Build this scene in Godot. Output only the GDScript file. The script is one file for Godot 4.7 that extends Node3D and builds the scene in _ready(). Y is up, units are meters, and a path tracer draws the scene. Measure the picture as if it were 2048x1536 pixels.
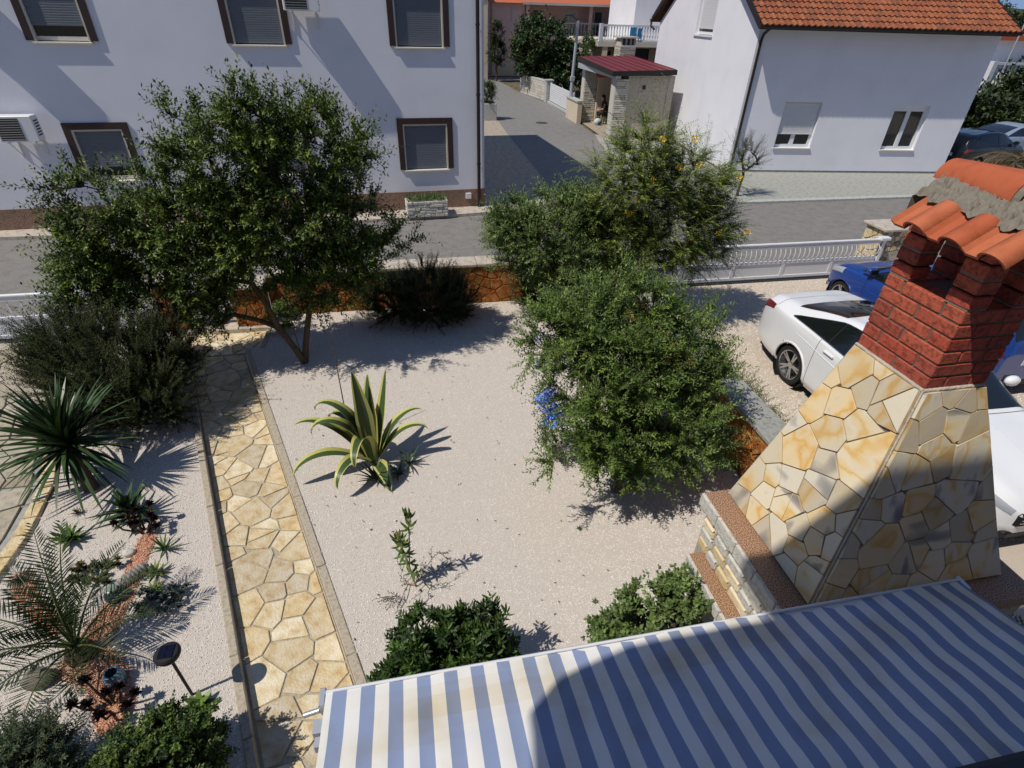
extends Node3D
# A sunny garden seen from a first-floor balcony: gravel beds, flagstone path, stone barbecue with brick chimney, striped awning,
# a street with white houses beyond. Axes: x along the street, -z away from our house, y up, metres.
var rng := RandomNumberGenerator.new()
var M := {}
var used := {}
var tex := {}

class MB:
	var v := PackedVector3Array()
	var n := PackedVector3Array()
	var c := PackedColorArray()
	var T := Transform3D()
	var col := Color(1, 1, 1)
	func tri(a: Vector3, b: Vector3, d: Vector3) -> void:   # counter-clockwise seen from outside
		a = T * a; b = T * b; d = T * d
		var m := (b - a).cross(d - a).normalized()
		v.append(a); v.append(d); v.append(b)
		n.append(m); n.append(m); n.append(m)
		c.append(col); c.append(col); c.append(col)
	func trin(a: Vector3, b: Vector3, d: Vector3, na: Vector3, nb: Vector3, nd: Vector3) -> void:
		v.append(T * a); v.append(T * d); v.append(T * b)
		n.append(T.basis * na); n.append(T.basis * nd); n.append(T.basis * nb)
		c.append(col); c.append(col); c.append(col)
	func quad(a: Vector3, b: Vector3, d: Vector3, e: Vector3) -> void:
		tri(a, b, d); tri(a, d, e)
	func quadn(a: Vector3, b: Vector3, d: Vector3, e: Vector3, na: Vector3, nb: Vector3, nd: Vector3, ne: Vector3) -> void:
		trin(a, b, d, na, nb, nd); trin(a, d, e, na, nd, ne)
	func fan(p: PackedVector3Array) -> void:
		for i in range(1, p.size() - 1): tri(p[0], p[i], p[i + 1])
	func box(lo: Vector3, hi: Vector3) -> void:
		var a := lo; var b := hi
		quad(Vector3(a.x, a.y, b.z), Vector3(b.x, a.y, b.z), Vector3(b.x, b.y, b.z), Vector3(a.x, b.y, b.z))
		quad(Vector3(b.x, a.y, a.z), Vector3(a.x, a.y, a.z), Vector3(a.x, b.y, a.z), Vector3(b.x, b.y, a.z))
		quad(Vector3(b.x, a.y, b.z), Vector3(b.x, a.y, a.z), Vector3(b.x, b.y, a.z), Vector3(b.x, b.y, b.z))
		quad(Vector3(a.x, a.y, a.z), Vector3(a.x, a.y, b.z), Vector3(a.x, b.y, b.z), Vector3(a.x, b.y, a.z))
		quad(Vector3(a.x, b.y, b.z), Vector3(b.x, b.y, b.z), Vector3(b.x, b.y, a.z), Vector3(a.x, b.y, a.z))
		quad(Vector3(a.x, a.y, a.z), Vector3(b.x, a.y, a.z), Vector3(b.x, a.y, b.z), Vector3(a.x, a.y, b.z))
	func bevel(lo: Vector3, hi: Vector3, r: float) -> void:   # a box with chamfered edges
		var h := (hi - lo) / 2.0
		var o := (hi + lo) / 2.0
		r = minf(r, minf(h.x, minf(h.y, h.z)) * 0.8)
		for ax in 3:
			for s in [-1.0, 1.0]:
				var u := (ax + 1) % 3; var w := (ax + 2) % 3
				var q := []
				for k in [[-1, -1], [1, -1], [1, 1], [-1, 1]]:
					var p := Vector3(); p[ax] = s * h[ax]; p[u] = k[0] * (h[u] - r); p[w] = k[1] * (h[w] - r); q.append(o + p)
				if s > 0: quad(q[0], q[1], q[2], q[3])
				else: quad(q[3], q[2], q[1], q[0])
			for k in [[-1, -1], [1, -1], [1, 1], [-1, 1]]:   # the four edges along ax
				var u := (ax + 1) % 3; var w := (ax + 2) % 3
				var a := Vector3(); var b := Vector3()
				a[u] = k[0] * h[u]; a[w] = k[1] * (h[w] - r); b[u] = k[0] * (h[u] - r); b[w] = k[1] * h[w]
				var a0 := a; var b0 := b; var a1 := a; var b1 := b
				a0[ax] = -(h[ax] - r); b0[ax] = a0[ax]; a1[ax] = h[ax] - r; b1[ax] = a1[ax]
				if k[0] * k[1] > 0: quad(o + a0, o + b0, o + b1, o + a1)
				else: quad(o + b0, o + a0, o + a1, o + b1)
	func prism(p: PackedVector2Array, h0: float, h1: float, r := 0.0) -> void:   # polygon (counter-clockwise) in local x,-z from height h0 to h1, top edge rounded by r
		var k := p.size()
		var mid := Vector2()
		for q in p: mid += q / k
		var top := PackedVector3Array()
		var side := PackedVector3Array()
		for q in p:
			var inn := q + (mid - q).normalized() * r
			top.append(Vector3(inn.x, h1, -inn.y)); side.append(Vector3(q.x, h1 - r * 0.7, -q.y))
		fan(top)
		for i in k:
			var j := (i + 1) % k
			if r > 0.0: quad(side[i], side[j], top[j], top[i])
			else: side[i].y = h1; side[j].y = h1
			quad(Vector3(p[i].x, h0, -p[i].y), Vector3(p[j].x, h0, -p[j].y), side[j], side[i])
	func tube(p: PackedVector3Array, r: PackedFloat32Array, sides := 6, cap := true) -> void:
		var rings := []
		var norms := []
		var side := Vector3()
		for i in p.size():
			var d := (p[mini(i + 1, p.size() - 1)] - p[maxi(i - 1, 0)]).normalized()
			if side == Vector3(): side = d.cross(Vector3(0.31, 0.2, 0.93)).normalized()
			side = (side - d * side.dot(d)).normalized()
			var up := d.cross(side)
			var ring := PackedVector3Array(); var nn := PackedVector3Array()
			for k in sides:
				var a := TAU * k / sides
				var m := side * cos(a) + up * sin(a)
				ring.append(p[i] + m * r[i]); nn.append(m)
			rings.append(ring); norms.append(nn)
		for i in p.size() - 1:
			for k in sides:
				var l := (k + 1) % sides
				quadn(rings[i][k], rings[i][l], rings[i + 1][l], rings[i + 1][k], norms[i][k], norms[i][l], norms[i + 1][l], norms[i + 1][k])
		if cap:
			var a: PackedVector3Array = rings[0].duplicate(); a.reverse(); fan(a); fan(rings[-1])
	func rod(a: Vector3, b: Vector3, r: float, sides := 6) -> void:
		tube(PackedVector3Array([a, b]), PackedFloat32Array([r, r]), sides)
	func lathe(prof: Array, seg := 16, at := Vector3()) -> void:   # profile of Vector2(radius, height), from bottom to top
		for i in prof.size() - 1:
			var e: Vector2 = prof[i + 1] - prof[i]
			var m := Vector2(e.y, -e.x).normalized()
			for k in seg:
				var a := TAU * k / seg; var b := TAU * (k + 1) / seg
				var da := Vector3(cos(a), 0, -sin(a)); var db := Vector3(cos(b), 0, -sin(b))
				var y0 := Vector3(0, prof[i].y, 0) + at; var y1 := Vector3(0, prof[i + 1].y, 0) + at
				var na := da * m.x + Vector3(0, m.y, 0); var nb := db * m.x + Vector3(0, m.y, 0)
				quadn(y0 + da * prof[i].x, y0 + db * prof[i].x, y1 + db * prof[i + 1].x, y1 + da * prof[i + 1].x, na, nb, nb, na)
	func ball(at: Vector3, r: Vector3, seg := 10, rings := 6) -> void:
		for i in rings:
			var t0 := PI * i / rings - PI / 2; var t1 := PI * (i + 1) / rings - PI / 2
			for k in seg:
				var a := TAU * k / seg; var b := TAU * (k + 1) / seg
				var p := [Vector3(cos(a) * cos(t0), sin(t0), -sin(a) * cos(t0)), Vector3(cos(b) * cos(t0), sin(t0), -sin(b) * cos(t0)), Vector3(cos(b) * cos(t1), sin(t1), -sin(b) * cos(t1)), Vector3(cos(a) * cos(t1), sin(t1), -sin(a) * cos(t1))]
				quadn(at + p[0] * r, at + p[1] * r, at + p[2] * r, at + p[3] * r, (p[0] / r).normalized(), (p[1] / r).normalized(), (p[2] / r).normalized(), (p[3] / r).normalized())
	func leaf(p: Vector3, d: Vector3, side: Vector3, l: float, w: float) -> void:   # a small folded leaf
		var nn := side.cross(d)
		var m := p + d * l * 0.45 - nn * w * 0.18
		var t := p + d * l
		var a := m + side * w * 0.5 + nn * w * 0.3; var b := m - side * w * 0.5 + nn * w * 0.3
		var n1 := (nn + side * -0.35).normalized(); var n2 := (nn + side * 0.35).normalized()
		v.append(p); v.append(t); v.append(a); v.append(p); v.append(b); v.append(t)
		n.append(n1); n.append(n1); n.append(n1); n.append(n2); n.append(n2); n.append(n2)
		for i in 6: c.append(col)
	func leaf4(p: Vector3, d: Vector3, side: Vector3, l: float, w: float, bend := 0.15) -> void:   # a larger leaf, two pairs of faces, curving down
		var nn := side.cross(d)
		var m1 := p + d * l * 0.33
		var m2 := p + d * l * 0.7 - nn * l * bend * 0.5
		var t := p + d * l - nn * l * bend * 1.3
		var f := nn * w * 0.16
		var a1 := m1 + side * w * 0.45 + f; var b1 := m1 - side * w * 0.45 + f; var a2 := m2 + side * w * 0.42 + f; var b2 := m2 - side * w * 0.42 + f
		for q in [[p, a1, m1], [p, m1, b1], [m1, a1, a2], [m1, a2, m2], [m1, m2, b2], [m1, b2, b1], [m2, a2, t], [m2, t, b2]]:
			var m: Vector3 = (q[2] - q[0]).cross(q[1] - q[0]).normalized()
			for i in 3: v.append(q[i]); n.append(m); c.append(col)
	func blade(base: Vector3, az: float, el: float, l: float, w: float, droop: float, seg: int, c0: Color, c1: Color, trough := 0.25, wp := 0.5, dp := 1.6, twist := 0.0) -> void:
		# a strap leaf: azimuth az (0 = +x, PI/2 = -z), start elevation el, curving down by droop; c1 colours its margins when it differs from c0
		var p := base
		var prev := []
		var cols := 5 if c0 != c1 else 3
		for i in seg + 1:
			var s := float(i) / seg
			var e := el - droop * pow(s, dp)
			var a2 := az + twist * s
			var d := Vector3(cos(a2) * cos(e), sin(e), -sin(a2) * cos(e))
			var side := Vector3(-sin(a2), 0, -cos(a2))
			var up := side.cross(d) * -1.0
			if i > 0: p += d * l / seg
			var ww := w * (0.55 + 0.45 * sin(PI * minf(s / wp, 1.0) * 0.5)) if s < wp else w * pow(maxf(0.0, 1.0 - (s - wp) / (1.0 - wp)), 0.65)
			var row := []
			for k in cols:
				var f := 2.0 * k / (cols - 1) - 1.0
				if cols == 5 and absf(f) == 0.5: f *= 1.2
				row.append([p + side * f * ww * 0.5 + up * (f * f) * ww * trough, up])
			if i > 0:
				for k in cols - 1:
					col = c1 if cols == 5 and (k == 0 or k == 3) else c0
					quadn(prev[k + 1][0], prev[k][0], row[k][0], row[k + 1][0], prev[k + 1][1], prev[k][1], row[k][1], row[k + 1][1])
			prev = row
	func mesh(off := Vector3()) -> ArrayMesh:
		var m := ArrayMesh.new()
		if v.is_empty(): return m
		var a := []
		a.resize(Mesh.ARRAY_MAX)
		a[Mesh.ARRAY_VERTEX] = v if off == Vector3() else Transform3D(Basis(), -off) * v
		a[Mesh.ARRAY_NORMAL] = n
		a[Mesh.ARRAY_COLOR] = c
		m.add_surface_from_arrays(Mesh.PRIMITIVE_TRIANGLES, a)
		return m

func numbered(called: String) -> String:
	used[called] = used.get(called, -1) + 1
	return called if used[called] == 0 else "%s_%03d" % [called, used[called]]

func tag(o: Node3D, label: String, category: String, group := "", kind := "") -> Node3D:
	if label: o.set_meta("label", label)
	if category: o.set_meta("category", category)
	if group: o.set_meta("group", group)
	if kind: o.set_meta("kind", kind)
	return o

func thing(called: String, label: String, category: String, at := Vector3(), turn := 0.0, group := "") -> Node3D:
	var o := Node3D.new()
	o.name = numbered(called); add_child(o)
	o.position = at; o.rotation.y = turn
	tag(o, label, category, group)
	return o

func put(called: String, mesh: Mesh, m: Material, parent: Node = null, at := Vector3()) -> MeshInstance3D:
	var o := MeshInstance3D.new()
	o.mesh = mesh
	if mesh.get_surface_count(): o.set_surface_override_material(0, m)
	o.name = called if parent else numbered(called)
	o.position = at
	(parent if parent else self).add_child(o, true)
	return o

func struct(called: String, mb: MB, m: Material, parent: Node = null) -> MeshInstance3D:
	var o := put(called, mb.mesh(), m, parent)
	if parent == null: o.set_meta("kind", "structure")
	return o

func lin(r: float, g: float, b: float) -> Color: return Color(r, g, b).linear_to_srgb()
func rf(a: float, b: float) -> float: return rng.randf_range(a, b)
func vary(c: Color, k: float, h := 0.06) -> Color:
	var f := rf(1.0 - k, 1.0 + k)
	return Color(c.r * f * rf(1 - h, 1 + h), c.g * f, c.b * f * rf(1 - h, 1 + h))

func noise(seed_: int, freq: float, oct := 4, kind := FastNoiseLite.TYPE_SIMPLEX_SMOOTH, warp := 0.0) -> FastNoiseLite:
	var f := FastNoiseLite.new()
	f.seed = seed_; f.frequency = freq; f.noise_type = kind; f.fractal_octaves = oct
	if warp > 0.0:
		f.domain_warp_enabled = true; f.domain_warp_amplitude = warp; f.domain_warp_frequency = freq * 1.3
	return f

func rough_noise(seed_: int, freq: float, oct: int, gain: float) -> FastNoiseLite:
	var f := noise(seed_, freq, oct)
	f.fractal_gain = gain
	return f

func ntex(f: FastNoiseLite, stops: Array, size := 512) -> NoiseTexture2D:   # stops: [offset, sRGB colour, ...]
	var t := NoiseTexture2D.new()
	t.width = size; t.height = size; t.seamless = true; t.noise = f
	var g := Gradient.new()
	var o := PackedFloat32Array(); var c := PackedColorArray()
	for i in range(0, stops.size(), 2): o.append(stops[i]); c.append(stops[i + 1])
	g.offsets = o; g.colors = c
	t.color_ramp = g
	return t

func nrm(f: FastNoiseLite, strength: float, size := 512) -> NoiseTexture2D:
	var t := NoiseTexture2D.new()
	t.width = size; t.height = size; t.seamless = true; t.noise = f; t.as_normal_map = true; t.bump_strength = strength
	return t

func mat(called: String, c: Color, rough := 0.8, albedo: Texture2D = null, scale := 1.0, normal: Texture2D = null, nscale := 1.0) -> StandardMaterial3D:
	var m := StandardMaterial3D.new()
	m.resource_name = called
	m.albedo_color = c; m.roughness = rough
	m.metallic_specular = 0.4
	if albedo or normal:
		m.uv1_triplanar = true; m.uv1_world_triplanar = true
		m.uv1_scale = Vector3.ONE * scale
		m.uv1_triplanar_sharpness = 4.0
	if albedo: m.albedo_texture = albedo
	if normal: m.normal_enabled = true; m.normal_texture = normal; m.normal_scale = nscale
	M[called] = m
	return m

func green(called: String, back: Color, rough := 0.5) -> StandardMaterial3D:   # leaves: the base colour sits in the vertex colours
	var m := StandardMaterial3D.new()
	m.resource_name = called
	m.vertex_color_use_as_albedo = true; m.roughness = rough; m.metallic_specular = 0.45
	m.backlight_enabled = true; m.backlight = back
	m.cull_mode = BaseMaterial3D.CULL_DISABLED
	M[called] = m
	return m

func plain(called: String, c: Color, rough := 0.5, metal := 0.0) -> StandardMaterial3D:
	var m := mat(called, c, rough)
	m.metallic = metal
	return m

func vcol(called: String, rough := 0.8, normal: Texture2D = null, scale := 1.0) -> StandardMaterial3D:
	var m := mat(called, Color.WHITE, rough, null, scale, normal, 0.6)
	m.vertex_color_use_as_albedo = true
	return m

func _ready() -> void:
	rng.seed = 7041
	# --- camera, sky, sun, exposure
	var cam := Camera3D.new()
	cam.name = "camera"
	cam.fov = 70.57; cam.near = 0.05; cam.far = 900.0
	cam.position = Vector3(0, 5, 0)
	cam.rotation_degrees = Vector3(-34.4, -12.0, 1.75)
	add_child(cam); cam.current = true
	var sky := ProceduralSkyMaterial.new()
	sky.sky_top_color = lin(0.085, 0.15, 0.31)
	sky.sky_horizon_color = lin(0.23, 0.345, 0.55)
	sky.sky_curve = 0.12
	sky.sky_energy_multiplier = 1.0
	sky.ground_bottom_color = lin(0.12, 0.11, 0.1)
	sky.ground_horizon_color = lin(0.22, 0.24, 0.26)
	sky.sun_angle_max = 12.0
	var env := Environment.new()
	env.background_mode = Environment.BG_SKY
	env.sky = Sky.new(); env.sky.sky_material = sky
	env.background_energy_multiplier = 1.0
	env.tonemap_mode = Environment.TONE_MAPPER_LINEAR
	env.tonemap_exposure = 1.05
	env.sdfgi_enabled = true; env.ssao_enabled = true; env.ssil_enabled = true
	var we := WorldEnvironment.new()
	we.name = "world_environment"; we.environment = env; add_child(we)
	var sun := DirectionalLight3D.new()
	sun.name = "sun"
	sun.light_energy = 1.15; sun.light_color = Color(1.0, 0.975, 0.93); sun.light_angular_distance = 0.53; sun.shadow_enabled = true
	add_child(sun)
	sun.look_at_from_position(Vector3(), Vector3(0.526, -0.835, -0.163))
	# --- the place
	materials()
	ground()
	left_house()
	right_house()
	far_buildings()
	own_house()
	garden_walls()
	gates()
	barbecue()
	awning()
	garden_bed()
	cars()
	trees()
	small_plants()
	garden_things()
	pebbles()

func materials() -> void:
	var w := Color.WHITE
	tex.grain = ntex(noise(1, 0.02, 5), [0.0, Color(0.78, 0.78, 0.78), 0.5, Color(0.95, 0.95, 0.95), 1.0, w])
	tex.blotch = ntex(noise(2, 0.006, 5, FastNoiseLite.TYPE_SIMPLEX_SMOOTH, 20.0), [0.0, Color(0.96, 0.96, 0.963), 0.45, Color(0.985, 0.985, 0.985), 1.0, w])
	tex.speck = ntex(noise(3, 0.13, 3), [0.0, Color(0.55, 0.53, 0.5), 0.35, Color(0.84, 0.83, 0.81), 0.6, Color(0.96, 0.95, 0.93), 1.0, w])
	tex.rough = nrm(noise(4, 0.06, 5), 6.0)
	tex.fine = nrm(noise(5, 0.15, 3), 4.0)
	tex.soft = nrm(noise(6, 0.012, 4), 3.0)
	tex.asphalt = ntex(rough_noise(8, 0.01, 7, 0.8), [0.0, Color(0.82, 0.82, 0.82), 0.42, Color(0.93, 0.93, 0.93), 0.6, Color(0.97, 0.97, 0.96), 1.0, w], 1024)
	tex.brick = ntex(rough_noise(9, 0.02, 6, 0.7), [0.0, Color(0.55, 0.5, 0.48), 0.33, Color(0.82, 0.8, 0.79), 0.5, Color(0.95, 0.94, 0.93), 0.66, w, 0.8, Color(1, 0.97, 0.95), 1.0, Color(0.98, 0.93, 0.9)])
	tex.veins = ntex(noise(11, 0.0035, 3, FastNoiseLite.TYPE_SIMPLEX_SMOOTH, 60.0), [0.0, Color(0.55, 0.55, 0.57), 0.16, Color(0.74, 0.73, 0.71), 0.27, Color(0.95, 0.93, 0.88), 0.46, Color(0.96, 0.93, 0.84), 0.56, Color(0.96, 0.89, 0.73), 0.63, Color(0.93, 0.78, 0.52), 0.7, Color(0.95, 0.87, 0.7), 0.8, Color(0.95, 0.92, 0.85), 0.92, Color(0.92, 0.82, 0.64), 1.0, Color(0.85, 0.72, 0.52)])
	tex.ochre = ntex(noise(12, 0.009, 5, FastNoiseLite.TYPE_SIMPLEX_SMOOTH, 30.0), [0.0, Color(0.8, 0.7, 0.54), 0.3, Color(0.9, 0.83, 0.68), 0.55, Color(0.94, 0.89, 0.77), 0.75, Color(0.96, 0.93, 0.85), 1.0, Color(0.88, 0.78, 0.62)])
	tex.rust = ntex(noise(13, 0.009, 4, FastNoiseLite.TYPE_SIMPLEX_SMOOTH, 40.0), [0.0, Color(0.6, 0.34, 0.17), 0.35, Color(0.8, 0.5, 0.26), 0.55, Color(0.9, 0.64, 0.38), 0.75, Color(0.92, 0.76, 0.55), 1.0, Color(0.7, 0.4, 0.22)])
	tex.granite = ntex(noise(14, 0.13, 4), [0.0, Color(0.2, 0.16, 0.14), 0.38, Color(0.46, 0.36, 0.29), 0.5, Color(0.66, 0.54, 0.45), 0.62, Color(0.78, 0.68, 0.59), 1.0, Color(0.88, 0.8, 0.72)])
	tex.clay = ntex(noise(15, 0.02, 5), [0.0, Color(0.86, 0.83, 0.81), 0.4, Color(0.96, 0.95, 0.94), 1.0, w])
	tex.dirt = ntex(noise(16, 0.02, 5), [0.0, Color(0.5, 0.45, 0.36), 0.5, Color(0.85, 0.83, 0.78), 1.0, w])
	# walls
	mat("plaster_white", lin(0.79, 0.79, 0.835), 0.9, tex.blotch, 0.22)
	mat("plaster_bright", lin(0.79, 0.79, 0.84), 0.9, tex.blotch, 0.2)
	mat("plinth_brown", lin(0.3, 0.19, 0.135), 0.9, tex.grain, 0.7, tex.rough, 0.5)
	mat("pink_plaster", lin(0.66, 0.47, 0.42), 0.9, tex.blotch, 0.3)
	mat("cream_plaster", lin(0.62, 0.53, 0.4), 0.9, tex.blotch, 0.3)
	mat("shed_stone", lin(0.5, 0.45, 0.37), 0.9, tex.grain, 0.6, tex.rough, 0.6)
	plain("brown_frame", lin(0.05, 0.03, 0.026), 0.45)
	plain("cream_trim", lin(0.62, 0.57, 0.48), 0.5)
	plain("white_plastic", lin(0.72, 0.73, 0.74), 0.35)
	plain("shutter_grey", lin(0.14, 0.155, 0.18), 0.4)
	plain("shutter_white", lin(0.6, 0.6, 0.62), 0.5)
	plain("dark_brown", lin(0.022, 0.016, 0.014), 0.5)
	plain("wood_soffit", lin(0.06, 0.035, 0.022), 0.6)
	plain("dark_void", lin(0.01, 0.011, 0.013), 0.3)
	var gl := plain("window_glass", lin(0.015, 0.018, 0.022), 0.05); gl.metallic_specular = 0.6
	plain("louvre_grey", lin(0.045, 0.05, 0.055), 0.6)
	mat("roof_tile_red", lin(0.45, 0.115, 0.05), 0.85, tex.clay, 1.2, tex.fine, 0.15)
	mat("roof_tile_pale", lin(0.5, 0.15, 0.07), 0.85, tex.clay, 1.2, tex.fine, 0.15)
	mat("roof_tile_dark", lin(0.36, 0.1, 0.05), 0.85, tex.clay, 1.2, tex.fine, 0.15)
	for i in 4: mat("house_tile_%d" % i, lin([0.42, 0.46, 0.36, 0.3][i], [0.145, 0.17, 0.12, 0.12][i], [0.075, 0.09, 0.065, 0.075][i]), 0.9, tex.dirt, 1.3)
	plain("roof_metal_red", lin(0.16, 0.022, 0.022), 0.5)
	# ground
	mat("earth", lin(0.2, 0.17, 0.11), 0.95, tex.dirt, 0.15)
	mat("asphalt_pale", lin(0.235, 0.22, 0.205), 0.9, tex.asphalt, 0.22, tex.fine, 0.2)
	mat("asphalt_grey", lin(0.235, 0.225, 0.215), 0.9, tex.asphalt, 0.2, tex.fine, 0.2)
	mat("concrete", lin(0.56, 0.49, 0.41), 0.9, tex.grain, 0.5, tex.fine, 0.5)
	mat("yard_concrete", lin(0.44, 0.37, 0.29), 0.9, tex.grain, 0.4, tex.fine, 0.5)
	mat("concrete_grey", lin(0.36, 0.36, 0.33), 0.9, tex.grain, 1.0, tex.rough, 0.5)
	mat("paver_grey", lin(0.4, 0.4, 0.36), 0.9, tex.grain, 0.6, tex.fine, 0.3)
	mat("kerb_pale", lin(0.5, 0.5, 0.47), 0.9, tex.grain, 1.0)
	mat("gravel_bed", lin(0.74, 0.68, 0.63), 0.95, tex.speck, 3.5, tex.rough, 1.0)
	mat("gravel_parking", lin(0.68, 0.6, 0.52), 0.95, tex.speck, 3.0, tex.rough, 1.0)
	mat("grout", lin(0.47, 0.41, 0.31), 0.95, tex.grain, 2.0)
	mat("grout_rust", lin(0.36, 0.23, 0.14), 0.95, tex.grain, 2.0)
	for i in 3: mat("slate_%d" % i, lin([0.46, 0.4, 0.5][i], [0.4, 0.34, 0.44][i], [0.3, 0.25, 0.35][i]), 0.85, tex.grain, 0.7, tex.fine, 0.4)
	mat("grout_dark", lin(0.07, 0.06, 0.05), 0.95, tex.grain, 2.0)
	mat("kerb_tan", lin(0.5, 0.43, 0.33), 0.9, tex.grain, 2.0, tex.fine, 0.4)
	# stones
	for i in 5:
		var k: float = [1.0, 0.88, 1.08, 0.95, 0.8][i]
		var m := mat("flag_%d" % i, lin(0.8 * k, 0.755 * k * [1.0, 0.98, 1.03, 0.95, 1.0][i], 0.69 * k * [1.0, 0.95, 1.08, 0.86, 1.05][i]), 0.85, tex.ochre, 1.1, tex.rough, 0.5)
		m.uv1_offset = Vector3(i * 0.37, i * 0.21, i * 0.53)
		var h := mat("onyx_%d" % i, lin(0.8 * [1.0, 0.85, 0.72, 0.98, 0.92][i], 0.74 * [1.0, 0.84, 0.71, 0.9, 0.95][i], 0.64 * [1.0, 0.84, 0.72, 0.78, 1.02][i]), 0.55, tex.veins, [0.9, 1.15, 0.8, 1.05, 1.3][i], tex.soft, 0.4)
		h.uv1_scale *= [Vector3(0.5, 1.5, 0.7), Vector3(1.4, 0.6, 0.8), Vector3(0.8, 0.7, 1.6), Vector3(0.6, 1.3, 1.2), Vector3(1.5, 0.8, 0.5)][i]
		h.uv1_offset = Vector3(i * 0.31, i * 0.67, i * 0.13)
		var r := mat("rust_%d" % i, lin(0.54 * k, 0.45 * k, 0.34 * k), 0.9, tex.rust, 1.0, tex.rough, 0.7)
		r.uv1_offset = Vector3(i * 0.27, i * 0.11, i * 0.43)
		mat("brick_%d" % i, lin(0.42 * [1.0, 0.9, 1.1, 0.78, 1.03][i], 0.095 * [1.0, 0.92, 1.15, 0.78, 0.88][i], 0.055 * [1.0, 1.0, 1.1, 0.9, 0.9][i]), 0.8, tex.brick, 2.3, tex.rough, 0.35).uv1_offset = Vector3(i * 0.2, i * 0.33, 0)
	mat("split_white", lin(0.66, 0.63, 0.56), 0.85, tex.grain, 2.0, tex.rough, 0.8)
	mat("split_yellow", lin(0.74, 0.66, 0.5), 0.85, tex.ochre, 2.0, tex.rough, 0.8)
	mat("granite_top", lin(0.85, 0.72, 0.62), 0.4, tex.granite, 1.6)
	mat("mortar_grey", lin(0.3, 0.275, 0.235), 0.95, tex.speck, 7.0, tex.rough, 2.0)
	mat("mortar_joint", lin(0.2, 0.15, 0.12), 0.95, tex.grain, 6.0, tex.rough, 1.0)
	# metal and paint
	plain("gate_white", lin(0.7, 0.71, 0.74), 0.4)
	plain("aluminium", lin(0.6, 0.62, 0.64), 0.35, 0.6)
	plain("pole_grey", lin(0.42, 0.44, 0.48), 0.5, 0.2)
	var cp := plain("car_white", lin(0.78, 0.79, 0.81), 0.3); cp.clearcoat_enabled = true; cp.clearcoat = 0.8; cp.clearcoat_roughness = 0.04
	var cb := plain("car_blue", lin(0.008, 0.045, 0.24), 0.28); cb.clearcoat_enabled = true; cb.clearcoat = 1.0; cb.clearcoat_roughness = 0.03
	var ck := plain("car_black", lin(0.008, 0.009, 0.01), 0.2); ck.clearcoat_enabled = true; ck.clearcoat = 1.0; ck.clearcoat_roughness = 0.03
	var cs := plain("car_silver", lin(0.4, 0.46, 0.55), 0.3, 0.4); cs.clearcoat_enabled = true; cs.clearcoat = 0.8
	var cg := plain("car_glass", lin(0.008, 0.01, 0.01), 0.05); cg.metallic_specular = 0.7
	plain("tyre", lin(0.016, 0.016, 0.016), 0.85)
	plain("alloy", lin(0.5, 0.51, 0.53), 0.25, 0.9)
	plain("black_plastic", lin(0.014, 0.014, 0.015), 0.5)
	plain("chrome", lin(0.65, 0.66, 0.68), 0.12, 1.0)
	var tl := plain("tail_red", lin(0.16, 0.006, 0.01), 0.1); tl.clearcoat_enabled = true
	plain("headlight", lin(0.5, 0.53, 0.58), 0.1, 0.3)
	# plants
	green("leaf", Color(0.25, 0.42, 0.06)); green("needle", Color(0.08, 0.14, 0.02), 0.8); green("succulent", Color(0.05, 0.08, 0.02), 0.4)
	mat("bark", lin(0.16, 0.12, 0.085), 0.95, tex.dirt, 3.0, tex.rough, 1.5)
	mat("bark_grey", lin(0.22, 0.2, 0.17), 0.95, tex.dirt, 3.0, tex.rough, 1.5)
	vcol("petal", 0.7); vcol("pebble_stone", 0.9); vcol("skin_cloth", 0.75)

func poly(mb: MB, pts: Array, y: float) -> void:   # a flat sheet from points (x, z), listed clockwise seen from above
	var p := PackedVector2Array()
	for q in pts: p.append(Vector2(q[0], q[1]))
	var t := Geometry2D.triangulate_polygon(p)
	for i in range(0, t.size(), 3):
		var a := p[t[i]]; var b := p[t[i + 1]]; var d := p[t[i + 2]]
		if (b - a).cross(d - a) > 0: var e := b; b = d; d = e
		mb.tri(Vector3(a.x, y, a.y), Vector3(b.x, y, b.y), Vector3(d.x, y, d.y))

func sheet(called: String, pts: Array, y: float, m: Material) -> MeshInstance3D:
	var mb := MB.new()
	poly(mb, pts, y)
	return struct(called, mb, m)

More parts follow.
